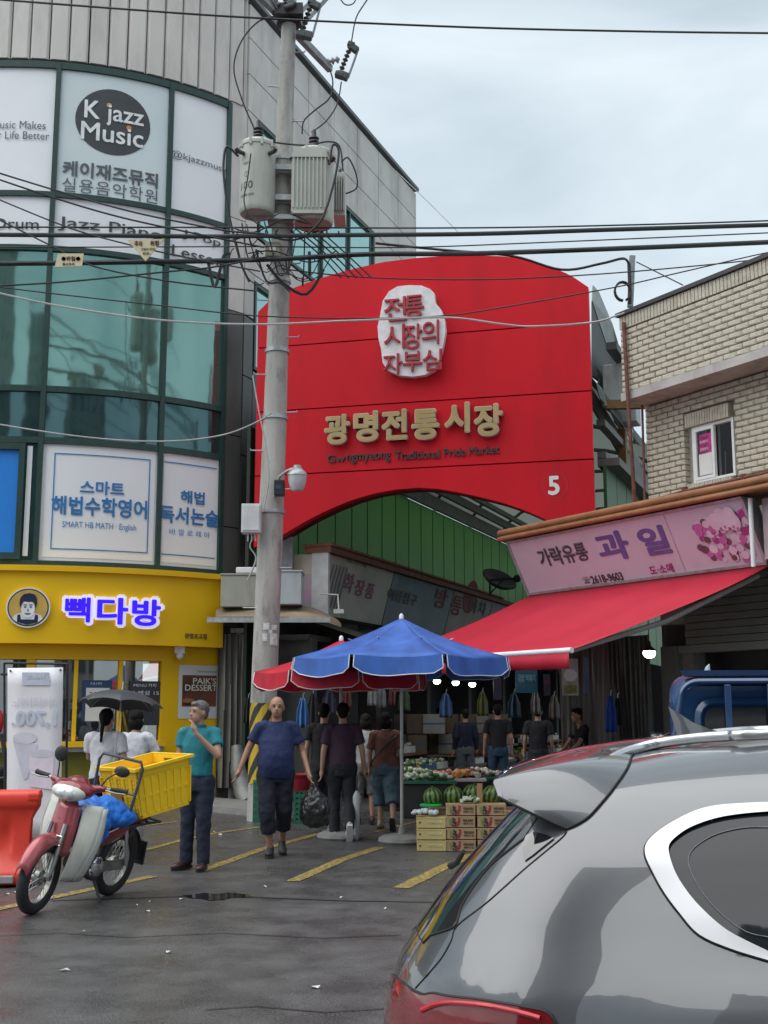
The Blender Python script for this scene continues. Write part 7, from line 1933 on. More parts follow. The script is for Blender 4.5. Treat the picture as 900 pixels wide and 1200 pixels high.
# fork + fender turn with the bars
TF = Matrix.Translation((hw, 0, 0)) @ Matrix.Rotation(ST, 4, 'Z') @ Matrix.Translation((-hw, 0, 0))
q = MB()
for s in (-1, 1):
    q.tube([(hw, s * .075, .295), (hw - .05, s * .075, .42), (hw - .15, s * .065, .72)], [.020, .026, .022], 10); q.bar((hw + .02, s * .075, .30), (hw - .02, s * .075, .33), .05, .05)
q.xf(TF).build('fork', M_alu, SC_, smooth=True)
q = MB()
def fend(u, v):
    a = R(20 + 135 * u); r = .325 + .03 * (1 - (2 * v - 1) ** 2); w = .075 * (1 - .35 * abs(2 * u - 1) ** 3); x = hw + r * cos(a) * 1.0; z = .295 + r * sin(a); return Vector((x, w * (2 * v - 1), z - .055 * abs(2 * v - 1) ** 3))
q.grid(fend, 18, 10); o = q.xf(TF).build('front_fender', M_pink, SC_, smooth=60); sm = o.modifiers.new('s', 'SOLIDIFY'); sm.thickness = .006
# leg shield
def shield(u, v, off=0.0):
    # u 0..1 across (right->left), v 0..1 bottom->top
    y = (2 * u - 1); z = .25 + .65 * v
    w = .13 + .15 * sin(min(1, v * 1.15) * pi * .62) ; x = .36 + .05 * v - .10 * abs(y) ** 2.2 - .10 * v * v + off
    return Vector((x, y * w, z))
q = MB(); q.grid(lambda u, v: shield(u * .26, v), 6, 12); q.grid(lambda u, v: shield(.74 + u * .26, v), 6, 12); o = q.build('leg_shield', M_wpl, SC_, smooth=60); sm = o.modifiers.new('s', 'SOLIDIFY'); sm.thickness = .012
# wings sweep back
q = MB()
for s in (0, 1): q.grid(lambda u, v, s=s: shield(s, v * .97 + .0) + Vector((-.14 * u * (1 - .5 * v), (1 if s else -1) * .015 * sin(u * pi), 0)), 4, 10)
o = q.build('leg_shield_side', M_wpl, SC_, smooth=60); sm = o.modifiers.new('s', 'SOLIDIFY'); sm.thickness = .010
q = MB(); q.grid(lambda u, v: shield(.27 + u * .46, .34 + .64 * v, .014 + .03 * sin(u * pi)), 8, 10); o = q.build('front_panel', M_pink, SC_, smooth=60); sm = o.modifiers.new('s', 'SOLIDIFY'); sm.thickness = .01
q = MB(); q.tube([shield(.5, .74, .035) + Vector((0, y, z)) for y, z in ((-.035, .03), (0, -.05), (.035, .03), (.012, .0), (0, .03), (-.012, 0), (-.035, .03))], .004, 5); q.build('emblem', M_mar, SC_)
q = MB(); q.box(.37, .44, -.062, .062, .585, .625); q.build('number_plate_lamp', M_alu, SC_, bevel=.01)
q = MB(); q.box(.435, .445, -.052, .052, .590, .620); q.build('lamp_lens', mat('dark_lens', (.12, .13, .13), .1), SC_)
q = MB(); q.tube([(.44, -.07, .63), (.47, -.08, .58), (.46, .08, .56), (.44, .07, .63)], .006, 6, closed=True); q.build('lamp_guard', M_chrome, SC_)
# steering head, cowl, headlight, bars
TB_ = Matrix.Translation((.30, 0, 0)) @ Matrix.Rotation(ST, 4, 'Z') @ Matrix.Translation((-.30, 0, 0))
q = MB(); q.ell((.31, 0, 1.0), (.14, .19, .085), 18, 12); q.ell((.26, 0, 1.04), (.12, .10, .07), 14, 10); q.cap((.26, -.12, 1.02), (.24, -.24, 1.04), .04, .026); q.cap((.26, .12, 1.02), (.24, .24, 1.04), .04, .026); q.xf(TB_)
o = remesh(q.build('handlebar_cowl', M_mar, SC_), .009, 4)
q = MB(); q.ell((.385, .0, .985), (.080, .155, .072), 20, 14, M=Matrix.Rotation(R(12), 4, 'Y')); o = q.xf(TB_).build('headlight_rim', M_wpl, SC_, smooth=True)
q = MB(); q.ell((.415, 0, .98), (.066, .110, .058), 20, 14); q.xf(TB_).build('headlight', mat('headlight_glass', (.70, .74, .76), .08, metal=.3, var=.3, scale=18, coat=1), SC_, smooth=True)
for s in (-1, 1):
    q = MB(); q.tube([(.24, s * .22, 1.04), (.20, s * .36, 1.05)], .012, 8); q.xf(TB_).build('handlebar', M_steel, SC_)
    q = MB(); q.tube([(.22, s * .29, 1.046), (.19, s * .41, 1.05), (.185, s * .43, 1.05)], [.019, .020, .024], 10); q.xf(TB_).build('grip', M_rub, SC_, smooth=True)
    q = MB(); q.tube([(.27, s * .27, 1.04), (.27, s * .36, 1.035), (.25, s * .44, 1.04)], .007, 6); q.xf(TB_).build('brake_lever', M_alu, SC_)
    q = MB(); q.tube([(.24, s * .20, 1.05), (.25, s * (.20 if s < 0 else .26), 1.14), (.23, s * (.22 if s < 0 else .33), 1.20)], .007, 6); q.ell((.22, s * (.22 if s < 0 else .36), 1.25 if s < 0 else 1.21), (.018, .072 if s > 0 else .062, .046 if s > 0 else .068), 14, 10); q.xf(TB_).build('mirror', M_black, SC_, smooth=True)
# body under the seat
q = MB(); q.tube([(.28, 0, .88), (.20, 0, .62), (.02, 0, .50), (-.3, 0, .55)], [.05, .06, .055, .05], 12); q.build('frame_tube', mat('dark_maroon', (.09, .008, .012), .35), SC_, smooth=True)
q = MB()
for s in (-1, 1):
    def cov(u, v, s=s):
        x = .10 - .92 * u; zc = .56 + .17 * u; h = .105 - .055 * u + .02 * sin(u * pi); y = .085 + .055 * sin(min(1, u * 1.3) * pi * .8) * sin(pi * (.15 + .75 * v)); return Vector((x, s * y, zc + h * (2 * v - 1)))
    q.grid(cov, 16, 8)
o = q.build('side_cover', M_mar, SC_, smooth=60); sm = o.modifiers.new('s', 'SOLIDIFY'); sm.thickness = .01; sm.offset = 0
q = MB(); q.add([(.02, .15, .60), (-.25, .16, .655), (-.25, .162, .668), (.0, .152, .615)], [(0, 1, 2, 3)]); q.build('stripe', M_wprint, SC_)
q = MB(); q.ell((-.28, 0, .74), (.40, .13, .07), 18, 10); q.build('seat', M_black, SC_, smooth=True)
# blue tarp
q = MB(); q.ell((-.12, .02, .78), (.36, .19, .12), 20, 12); q.ell((.05, .05, .70), (.16, .17, .13), 16, 10); q.ell((-.30, .05, .74), (.22, .20, .10), 16, 10); q.ell((.0, .13, .60), (.12, .07, .09), 12, 8)
remesh(q.build('blue_tarp', mat('blue_tarp_plastic', (.012, .17, .66), .35, var=.2, scale=6, bump=.6, bscale=7), SC_), .012, 2, .10, .16)
# engine, exhaust, stand, chain case, rear mud flap
q = MB(); q.tube([(-.02, 0, .36), (.14, 0, .38)], [.075, .07], 16)
for i in range(6): q.tube([(.02 + i * .02, 0, .372), (.027 + i * .02, 0, .373)], .085, 14)
q.ell((-.10, 0, .33), (.15, .12, .10), 16, 10); q.build('engine', M_alu, SC_, smooth=40)
q = MB(); q.lathe([(0, .0), (.085, .0), (.09, .02), (.06, .04), (0, .045)], 20, (-.08, .11, .33), M=Matrix.Rotation(R(-90), 4, 'X')); q.build('engine_cover', M_chrome, SC_, smooth=True)
q = MB(); q.tube([(.12, -.05, .33), (.0, -.14, .26), (-.3, -.16, .27), (-.75, -.17, .36)], [.02, .02, .045, .05], 12); q.build('exhaust', M_alu, SC_, smooth=True)
q = MB(); q.bar((-.15, .10, .32), (-hw, .09, .30), .03, .09); q.bar((-.15, -.10, .32), (-hw, -.10, .30), .03, .06); q.build('swing_arm', M_alu, SC_, bevel=.01)
q = MB()
for s in (-1, 1): q.tube([(-hw, s * .12, .30), (-hw + .10, s * .12, .62)], .022, 10)
q.build('shock_absorber', M_chrome, SC_, smooth=True)
q = MB(); q.tube([(-.12, .10, .22), (-.08, .20, .10), (-.05, .27, -.045)], .013, 8); q.box(-.08, -.02, .25, .30, -.055, -.04); q.build('side_stand', M_black, SC_)
q = MB(); q.grid(lambda u, v: Vector((-hw + .335 * cos(R(60 + 120 * u)), .06 * (2 * v - 1), .295 + .335 * sin(R(60 + 120 * u)))), 12, 3); q.box(-hw - .36, -hw - .34, -.09, .09, .25, .46); o = q.build('rear_fender', M_black, SC_, smooth=60); sm = o.modifiers.new('s', 'SOLIDIFY'); sm.thickness = .006
q = MB(); q.tube([(.02, .07, .26), (.02, .17, .26)], .014, 8); q.box(-.02, .06, .13, .19, .25, .275); q.build('foot_peg', M_rub, SC_)
# rear rack with hoop
q = MB()
for s in (-1, 1): q.tube([(-.30, s * .13, .66), (-.50, s * .15, .655), (-.95, s * .15, .655)], .012, 8); q.tube([(-.55, s * .15, .655), (-.5, s * .12, .55)], .012, 8)
for x in (-.5, -.65, -.8, -.95): q.tube([(x, -.15, .655), (x, .15, .655)], .010, 6)
q.tube([(-.30, -.20, .72), (-.335, -.23, 1.18), (-.335, -.20, 1.24), (-.335, .20, 1.24), (-.335, .23, 1.18), (-.30, .20, .72)], .014, 8)
q.tube([(-.325, -.22, .95), (-.325, .22, .95)], .010, 6)
q.build('rear_rack', mat('blue_grey_rack', (.05, .06, .09), .4), SC_, smooth=True)
# yellow crate rides on the rack: its own thing
CM = SM @ Matrix.Translation((-.77, .12, .77)) @ Matrix.Rotation(R(-20), 4, 'Z') @ Matrix.Rotation(R(10), 4, 'X') @ Matrix.Rotation(R(14), 4, 'Y')
t = thing('yellow_crate', 'large yellow perforated plastic crate strapped on the scooter rack', 'crate', M=CM)
M_yc = mat('yellow_crate_plastic', (.95, .61, .02), .38, var=.06, scale=5)
cl_, cw, ch = .31, .27, .45      # half length (x), half width (y), height
def fr(z): return .88 + .12 * z / ch
def cbox(mb, side, a, b_, z0, z1, th=.012, out=0.0):
    """a slab on one wall; a..b along the wall in -1..1"""
    vs = []
    for (s_, z) in ((a, z0), (b_, z0), (b_, z1), (a, z1)):
        f = fr(z)
        for o_ in (out, out - th):
            if side in 'FB': sg = 1 if side == 'F' else -1; vs.append(Vector((sg * (cl_ * f + o_), s_ * cw * f, z)))
            else: sg = 1 if side == 'L' else -1; vs.append(Vector((s_ * cl_ * f, sg * (cw * f + o_), z)))
    mb.add(vs, [(0, 2, 4, 6), (1, 7, 5, 3), (0, 1, 3, 2), (2, 3, 5, 4), (4, 5, 7, 6), (6, 7, 1, 0)])
for side in 'FBLR':
    q = MB()
    n = 5 if side in 'FB' else 7
    cbox(q, side, -1, 1, 0, .03); cbox(q, side, -1, 1, ch * .78, ch * .80 + .01)
    if side in 'FB':
        cbox(q, side, -1, -.35, ch * .81, ch); cbox(q, side, .35, 1, ch * .81, ch); cbox(q, side, -.35, .35, ch * .92, ch)
    else: cbox(q, side, -1, 1, ch * .81, ch)
    cbox(q, side, -1, 1, ch * .40, ch * .44)
    for i in range(n + 1):
        c_ = -1 + 2 * i / n; cbox(q, side, c_ - .06, c_ + .06, .03, ch * .78, out=.004)
    for i in range(n * 3 if side in 'FB' else 0):     # thin lattice
        c_ = -1 + 2 * (i + .5) / (n * 3); cbox(q, side, c_ - .016, c_ + .016, .03, ch * .78, th=.006, out=-.003)
    for k_ in range(9 if side in 'FB' else 0): z = .03 + (ch * .75) * (k_ + .5) / 9; cbox(q, side, -1, 1, z - .007, z + .007, th=.006, out=-.003)
    cbox(q, side, -.99, .99, .03, ch * .78, th=.004, out=-.006)
    q.build('wall', M_yc, t)
q = MB(); 
for zz, ww in ((ch, .03),):
    q.add([(sx * (cl_ + o_), sy * (cw + o_), z) for z in (ch - .022, ch + .004) for o_ in (-.012, ww) for sx, sy in ((1, 1), (-1, 1), (-1, -1), (1, -1))],
          [(4 + i, 4 + (i + 1) % 4, 12 + (i + 1) % 4, 12 + i) for i in range(4)] + [(8 + i, 12 + i, 12 + (i + 1) % 4, 8 + (i + 1) % 4) for i in range(4)] + [(i, 4 + i, 4 + (i + 1) % 4, (i + 1) % 4) for i in range(4)])
q.build('rim', M_yc, t)
q = MB(); q.box(-cl_ * .88, cl_ * .88, -cw * .88, cw * .88, 0, .012); q.build('bottom', M_yc, t)
q = MB(); q.add([(cl_ * .965, -.14, .10), (cl_ * .965, .02, .10), (cl_ * .985, .02, .24), (cl_ * .985, -.14, .24)], [(0, 1, 2, 3)]); q.build('printed_mark', mat('brownish_mark', (.30, .17, .03), .6), t)
# ================================================================== small blue truck seen from behind
TY = 10.5
tl_ = at(785, 868, TY)
TM_ = Matrix.Translation((tl_.x, TY, 0)) @ Matrix.Rotation(R(-14), 4, 'Z')
TK = thing('blue_truck', 'small blue flatbed truck parked beyond the grey suv, seen from behind', 'truck', M=TM_)
M_tb = mat('blue_truck_paint', (.014, .055, .15), .28, var=.05, scale=2, coat=.6, dirt=(.05, .07, .1), dirtamt=.2)
CWd = 1.68
def cabsec(y, z0, z1, ins, r):
    """rounded rectangle loop at depth y"""
    P = []
    for (cx, cz, a0) in ((CWd - ins - r, z1 - r, 0), (ins + r, z1 - r, 90), (ins, z0, None), (CWd - ins, z0, None)):
        if a0 is None: P.append(Vector((cx, y, cz)))
        else:
            for k_ in range(7): a = R(a0 + 15 * k_); P.append(Vector((cx + r * cos(a), y, cz + r * sin(a))))
    return P
q = MB(); loops = [cabsec(.20, .7, 1.80, .09, .20), cabsec(.17, .7, 1.84, .05, .22), cabsec(.26, .65, 1.92, .015, .22), cabsec(.6, .6, 1.955, .0, .18), cabsec(1.2, .55, 1.955, .0, .18), cabsec(1.55, .5, 1.80, .03, .18), cabsec(1.85, .45, 1.0, .05, .1)]
n = len(loops[0]); vs = [p for l in loops for p in l]
fs = [(i * n + j_, i * n + (j_ + 1) % n, (i + 1) * n + (j_ + 1) % n, (i + 1) * n + j_) for i in range(len(loops) - 1) for j_ in range(n)] + [tuple(range(n))[::-1], tuple((len(loops) - 1) * n + j_ for j_ in range(n))]
q.add(vs, fs); o = q.build('cab', M_tb, TK, smooth=35); fixnormals(o)
# rear window: rounded recess frame and glass
def rrect(x0, x1, z0, z1, r, y):
    P = []
    for cx, cz, a0 in ((x1 - r, z1 - r, 0), (x0 + r, z1 - r, 90), (x0 + r, z0 + r, 180), (x1 - r, z0 + r, 270)):
        for k_ in range(6): a = R(a0 + 18 * k_); P.append(Vector((cx + r * cos(a), y, cz + r * sin(a))))
    return P
def ringm(x0, x1, z0, z1, r, y0, y1, t_):
    A, B = rrect(x0 - t_, x1 + t_, z0 - t_, z1 + t_, r + t_, y0), rrect(x0, x1, z0, z1, r, y1); n = len(A); q = MB()
    return q.add(A + B, [(i, (i + 1) % n, n + (i + 1) % n, n + i) for i in range(n)])
q = ringm(.30, CWd - .30, 1.16, 1.66, .10, .16, .19, .035); q.build('window_frame', M_tb, TK, smooth=60)
q = ringm(.265, CWd - .265, 1.125, 1.695, .13, .185, .155, .05); q.build('window_swage', M_tb, TK, smooth=60)
P = rrect(.30, CWd - .30, 1.16, 1.66, .10, .165); q = MB(); q.add(P, [tuple(range(len(P)))[::-1]]); q.build('rear_window', mat('truck_glass', (.015, .018, .02), .06), TK)
# guard frame
def hoop(ins, z1, r): 
    P = [Vector((ins, 0, .80)), Vector((ins + .0, 0, 1.2))]
    for k_ in range(8): a = R(180 - 90 * k_ / 7); P.append(Vector((ins + .10 + r + r * cos(a) , 0, z1 - r + r * sin(a))))
    Q = [Vector((CWd - p.x, p.y, p.z)) for p in P[::-1]]; return P + Q
q = MB(); q.tube(hoop(.0, 1.88, .16), [(.035, .028)] * 20, 8); q.build('guard_hoop', M_tb, TK, smooth=50)
for x in (.50, .85, 1.20):
    q = MB(); q.bar((x, -.0, .8), (x, -.0, 1.85), .055, .04); q.build('guard_bar', M_tb, TK, bevel=.006)
q = MB(); q.bar((.08, -.0, 1.12), (CWd - .08, 0, 1.12), .04, .05); q.build('guard_rail', M_tb, TK, bevel=.006)
# visor board on the roof
q = MB(); q.prism([(.15, 1.925), (CWd - .15, 1.925), (CWd - .10, 1.965), (.10, 1.975)], .0, .30, axis='y'); fixnormals(q.build('roof_visor', mat('dark_blue_visor', (.012, .03, .09), .3), TK))
q = MB(); q.tube([(.34, .1, 1.96), (.345, .1, 2.0), (.36, .1, 2.03)], [.03, .02, .004], 8); q.build('roof_marker', mat('pale_blue_cap', (.35, .45, .55), .4), TK)
# flatbed toward the viewer, wheels
q = MB(); q.box(-.02, CWd + .02, -2.9, -.05, .62, .70); 
q.build('bed_floor', M_tb, TK)
for a, b_, c, d in ((-.05, -.01, -2.9, -.05), (CWd + .01, CWd + .05, -2.9, -.05), (-.05, CWd + .05, -2.94, -2.9)):
    q = MB(); q.box(a, b_, c, d, .62, 1.0); q.build('side_board', M_tb, TK, bevel=.01)
q = MB(); q.box(.35, CWd - .35, -2.8, 1.5, .42, .6); q.build('chassis', M_black, TK)
for x in (.02, CWd - .2):
    for y in (-2.0, 1.1):
        q = MB(); q.lathe([(0, 0), (.18, 0), (.28, .0), (.31, .03), (.31, .15), (.28, .18), (0, .18)], 24, (x, y, .31), M=Matrix.Rotation(R(90), 4, 'Y')); q.build('wheel', M_rub, TK, smooth=40)
# left mirror
q = MB(); c = TM_.inverted() @ at(769.5, 866, TY + .9); q.box(c.x - .06, c.x + .06, c.y - .02, c.y + .03, c.z - .055, c.z + .055); q.tube([(c.x + .06, c.y, c.z + .03), (c.x + .14, c.y, c.z + .06), (.0, 1.4, c.z + .05)], .012, 6); q.build('side_mirror', M_black, TK, bevel=.015)
q = MB(); q.box(c.x - .048, c.x + .048, c.y - .023, c.y - .020, c.z - .043, c.z + .043); q.build('mirror_glass', mat('mirror_glass', (.5, .52, .55), .03, metal=1), TK)
# ================================================================== grey SUV close on the right, its rear quarter filling the corner
CB = R(19)
CO = Vector((.212, 3.70, 0))
CARM = Matrix.Translation(CO) @ Matrix.Rotation(-CB, 4, 'Z')     # local x forward, y away from the viewer
# profile of the top edge (x -> z), near edge
ZT_X = np.array([-.11, -.095, -.07, -.035, .01, .06, .11, .175, .26, .34, .42, .50, .60, .75, .95, 1.3, 1.8, 2.4, 2.9, 3.2, 3.6, 4.0, 4.35, 4.55, 4.66])
ZT_Z = np.array([.40, .66, .84, .95, 1.01, 1.065, 1.125, 1.205, 1.300, 1.380, 1.440, 1.475, 1.500, 1.525, 1.545, 1.562, 1.570, 1.560, 1.50, 1.40, 1.12, .97, .88, .78, .45])
from bisect import bisect_right
def pchip(X, Y):
    h = np.diff(X); d = np.diff(Y) / h; m = np.zeros(len(X)); m[0], m[-1] = d[0], d[-1]
    for i in range(1, len(X) - 1):
        if d[i - 1] * d[i] > 0: w1, w2 = 2 * h[i] + h[i - 1], h[i] + 2 * h[i - 1]; m[i] = (w1 + w2) / (w1 / d[i - 1] + w2 / d[i])
    def f(x):
        x = np.clip(x, X[0], X[-1]); i = np.clip(np.searchsorted(X, x, side='right') - 1, 0, len(X) - 2)
        t = (x - X[i]) / h[i]; return (2 * t**3 - 3 * t**2 + 1) * Y[i] + (t**3 - 2 * t**2 + t) * h[i] * m[i] + (-2 * t**3 + 3 * t**2) * Y[i + 1] + (t**3 - t**2) * h[i] * m[i + 1]
    return f
zt_f = pchip(ZT_X, ZT_Z)
wz_f = pchip(np.array([.3, .5, .75, .92, 1.00, 1.06, 1.12, 1.20, 1.32, 1.44, 1.52, 1.60]), np.array([.89, .925, .935, .938, .930, .908, .882, .855, .812, .762, .715, .66]))
XR, XL = -.11, 4.70
def planw(x):
    x = np.asarray(x, float)
    a = np.clip((.62 - x) / (.62 - XR), 0, 1); r = (1 - a ** 2.7) ** (1 / 2.7)
    b_ = np.clip((x - 3.9) / (XL - 3.9), 0, 1); f = (1 - .75 * b_ ** 2.6) ** (1 / 2.6)
    return np.maximum(.02, r) * f
Z0 = .30; NSE = 6.5
def Sarr(x, t):
    """surface: x along the car, t 0 (sill) .. 1 (centre line on top); returns near-side (y negative) points"""
    x = np.asarray(x, float); t = np.asarray(t, float)
    th = t * pi / 2; c, s = np.cos(th), np.sin(th)
    r = (np.abs(c) ** NSE + np.abs(s) ** NSE) ** (-1 / NSE)
    yy = c * r; zz = s * r                      # 0..1 each
    bulge = .09 * np.clip((.75 - x) / .75, 0, 1) ** .5
    zt = zt_f(x + bulge * (1 - yy ** 2))
    crown = .035 * (1 - yy ** 2) * np.clip((x - .3) / .8, 0, 1)
    z = Z0 + (zt + crown - Z0) * zz
    w = wz_f(z) * planw(x)
    return np.stack([x, -yy * w, z], -1)
CARN = np.array(CARM)
def toworld(P): return P @ CARN[:3, :3].T + CARN[:3, 3]
def projn(W):
    P = W - np.array([0, 0, CAMZ]); zc = P[..., 1] * cos(PITCH) + P[..., 2] * sin(PITCH); u = -P[..., 1] * sin(PITCH) + P[..., 2] * cos(PITCH)
    return np.stack([450 + FPX * P[..., 0] / zc, 600 - FPX * u / zc], -1)
gx = np.concatenate([np.linspace(-.106, .9, 500), np.linspace(.9, 3.2, 240)[1:]]); gt = np.linspace(0, 1, 500)
GXX, GTT = np.meshgrid(gx, gt, indexing='ij')
GW = projn(toworld(Sarr(GXX, GTT)))
def inv(px, py, lo=0.0, hi=1.0):
    m_ = (GTT >= lo) & (GTT <= hi)
    d = (GW[..., 0] - px) ** 2 + (GW[..., 1] - py) ** 2; d = np.where(m_, d, 1e9); i = np.unravel_index(np.argmin(d), d.shape)
    x, t = GXX[i], GTT[i]
    for _ in range(6):
        e = 1e-4; p = projn(toworld(Sarr(np.array([x, x + e, x]), np.array([t, t, t + e])))); J = np.array([(p[1] - p[0]) / e, (p[2] - p[0]) / e]).T
        try: dd = np.linalg.solve(J, np.array([px, py]) - p[0])
        except Exception: break
        if abs(dd[0]) > .1 or abs(dd[1]) > .1: break
        x, t = x + dd[0], min(1, max(0, t + dd[1]))
    return (float(x), float(t))
def normals(x, t):
    e = 1e-3; a = Sarr(x + e, t) - Sarr(x - e, t); b_ = Sarr(x, np.clip(t + e, 0, 1)) - Sarr(x, np.clip(t - e, 0, 1)); n = np.cross(a, b_); n /= np.linalg.norm(n, axis=-1, keepdims=True) + 1e-12
    return n
chk = {k: tuple(round(v, 1) for v in projn(toworld(Sarr(np.array(p[0]), np.array(p[1]))))) for k, p in {'x.07t.55': (.07, .5), 'roofedge.9': (.9, .62), 'roof1.0c': (1.0, 1.0), 'sill': (.3, 0.0)}.items()}
print('car check', chk)
def dens(P, step=.02, closed=True):
    out = []; n = len(P)
    for i in range(n if closed else n - 1):
        a, b_ = P[i], P[(i + 1) % n]; k_ = max(1, int(math.hypot(b_[0] - a[0], (b_[1] - a[1]) * 1.6) / step))
        out += [(a[0] + (b_[0] - a[0]) * j_ / k_, a[1] + (b_[1] - a[1]) * j_ / k_) for j_ in range(k_)]
    if not closed: out.append(P[-1])
    return out
def spl(P, n=6, closed=False):
    if closed:
        m_ = len(P); out = []
        for i in range(m_):
            p0, p1, p2, p3 = [np.array(P[(i + k_) % m_]) for k_ in (-1, 0, 1, 2)]
            for j_ in range(n): t = j_ / n; out.append(tuple(.5 * ((2 * p1) + (p2 - p0) * t + (2 * p0 - 5 * p1 + 4 * p2 - p3) * t * t + (3 * p1 - p0 - 3 * p2 + p3) * t ** 3)))
        return out
    return [(v.x, v.y) for v in smooth_path([Vector((p[0], p[1], 0)) for p in P], n)]
# ---- features picked on the photo, moved into surface coordinates
def P2(L_, lo=0.0, hi=1.0): return [inv(x, y, lo, hi) for x, y in L_]
outer_l = spl(P2([(900, 942), (868, 943.5), (839, 946), (815, 952), (790, 964), (770, 977), (758, 990), (757, 1004), (766, 1024), (779, 1047), (797, 1071), (820, 1096), (858, 1113), (900, 1126)]), 5)
inner_l = spl(P2([(900, 953), (875, 955), (849, 958.6), (828, 964), (808, 972), (793, 982), (785, 991), (784.5, 1001), (790, 1019), (799, 1036), (814, 1056), (834, 1076), (853, 1091), (875, 1103), (900, 1115)]), 5)
XF = 3.05
def extend(poly, ttop, tbot, xend, slope_top=0.0):
    # poly runs top(front) -> rear -> bottom(front); extend forward to xend
    return [(xend - .35, ttop * .2 + poly[0][1] * .8), (1.9, poly[0][1]), ] + poly + [(1.9, poly[-1][1]), (xend, poly[-1][1] - .005)]
OUT = extend(outer_l, 0, 0, XF); INN = extend(inner_l, 0, 0, XF - .03)
lampTop = spl(P2([(462, 1158), (474, 1160), (486, 1161.5), (510, 1164), (533, 1168), (575, 1173), (610, 1179), (636, 1184), (645, 1189), (650, 1196), (652, 1202)]), 4)
x0l = lampTop[-1][0]; tl = lampTop[-1][1]
LAMP = [(-.02, lampTop[0][1] + .01)] + lampTop + [(x0l + .01, tl - .06), (x0l - .08, tl - .10), (.05, tl - .12), (-.04, lampTop[0][1] - .16)]
gl_edge = P2([(484, 1098), (492, 1098), (505, 1096), (520, 1091.5), (533, 1086), (537, 1076), (541, 1063), (552, 1044), (565, 1026), (580, 1010), (597, 996), (613, 984)])
print('glass edge', [(round(a, 3), round(b_, 3)) for a, b_ in gl_edge]); print('outer', [(round(a, 3), round(b_, 3)) for a, b_ in outer_l[::8]]); print('lamp', [(round(a, 3), round(b_, 3)) for a, b_ in lampTop[::5]])
gx0 = gl_edge[0][0]
GLS = [(gx0 - .02, 1.0)] + [(max(gx0 - .02, gl_edge[0][0]), min(.97, gl_edge[0][1] + .1))] + spl(gl_edge, 3) + [(gl_edge[-1][0] + .05, gl_edge[-1][1] + .04), (gl_edge[-1][0] + .06, 1.0)]
POLYS = {'chrome': (OUT, INN), }
def pin(p, poly):
    x, y = p; c = False; n = len(poly)
    for i in range(n):
        x1, y1 = poly[i]; x2, y2 = poly[i - 1]
        if (y1 > y) != (y2 > y) and x < (x2 - x1) * (y - y1) / (y2 - y1) + x1: c = not c
    return c
rects = [dens(OUT, .03), dens(INN, .03), dens(LAMP, .02), dens(GLS, .03)]
bound = dens([(XR + .004, 0.0), (XL - .01, 0.0), (XL - .01, 1.0), (XR + .004, 1.0)], .04)
pts = []; edges = []
for poly in [bound] + rects:
    o_ = len(pts); pts += poly; edges += [(o_ + i, o_ + (i + 1) % len(poly)) for i in range(len(poly))]
# interior points, denser at the rear corner and along the shoulder and roof edge
xs = np.concatenate([np.arange(XR + .012, .0, .008), np.arange(0, .9, .016), np.arange(.9, 4.68, .05)]); ts = np.concatenate([np.arange(.02, .40, .02), np.arange(.40, .75, .010), np.arange(.75, 1.0, .02)])
def near(p):
    return False
for a in xs:
    for b_ in ts: pts.append((float(a) + random.uniform(-.0005, .0005), float(b_) + random.uniform(-.0005, .0005)))
TS = 1.6
V2, _, F2, _, _, _ = delaunay_2d_cdt([Vector((p[0], p[1] * TS)) for p in pts], edges, [], 0, 1e-6)
VX = np.array([v.x for v in V2]); VT = np.clip(np.array([v.y for v in V2]) / TS, 0, 1)
SP = Sarr(VX, VT); SN_ = normals(VX, VT)
regs = {'body': [], 'chrome': [], 'glass': [], 'lamp': [], 'rear_glass': []}
for f in F2:
    cx = sum(V2[i].x for i in f) / len(f); ct = sum(V2[i].y for i in f) / len(f) / TS
    if not (XR < cx < XL and 0 <= ct <= 1): continue
    p = (cx, ct)
    if pin(p, INN): k_ = 'glass'
    elif pin(p, OUT): k_ = 'chrome'
    elif pin(p, LAMP): k_ = 'lamp'
    elif pin(p, GLS): k_ = 'rear_glass'
    else: k_ = 'body'
    regs[k_].append(tuple(f))
CAR = thing('grey_suv', 'shiny grey metallic suv with a red tail lamp cut off by the lower right corner', 'car', M=CARM)
m = mat('grey_metallic_paint', (.090, .096, .106), .24, metal=.25, var=.03, scale=2, coat=1.0, spec=.6)
N, L = m.node_tree.nodes, m.node_tree.links
b = N['Principled BSDF']; b.inputs['Coat Roughness'].default_value = .015; b.inputs['Coat IOR'].default_value = 1.6
vo = N.new('ShaderNodeTexNoise'); vo.inputs['Scale'].default_value = 900; tcx = N.new('ShaderNodeTexCoord'); L.new(tcx.outputs['Object'], vo.inputs[0])
bp = N.new('ShaderNodeBump'); bp.inputs['Strength'].default_value = .06; bp.inputs['Distance'].default_value = .001; L.new(vo.outputs['Fac'], bp.inputs['Height']); L.new(bp.outputs[0], b.inputs['Normal'])
M_car = m
M_lens = mat('red_tail_lens', (.17, .004, .008), .08, var=.2, scale=6, coat=1.0)
M_tint = mat('dark_tinted_glass', (.016, .020, .024), .03, spec=.45, var=.05)
M_rgl = mat('rear_window_glass', (.012, .015, .017), .02, spec=.9, coat=1.0)
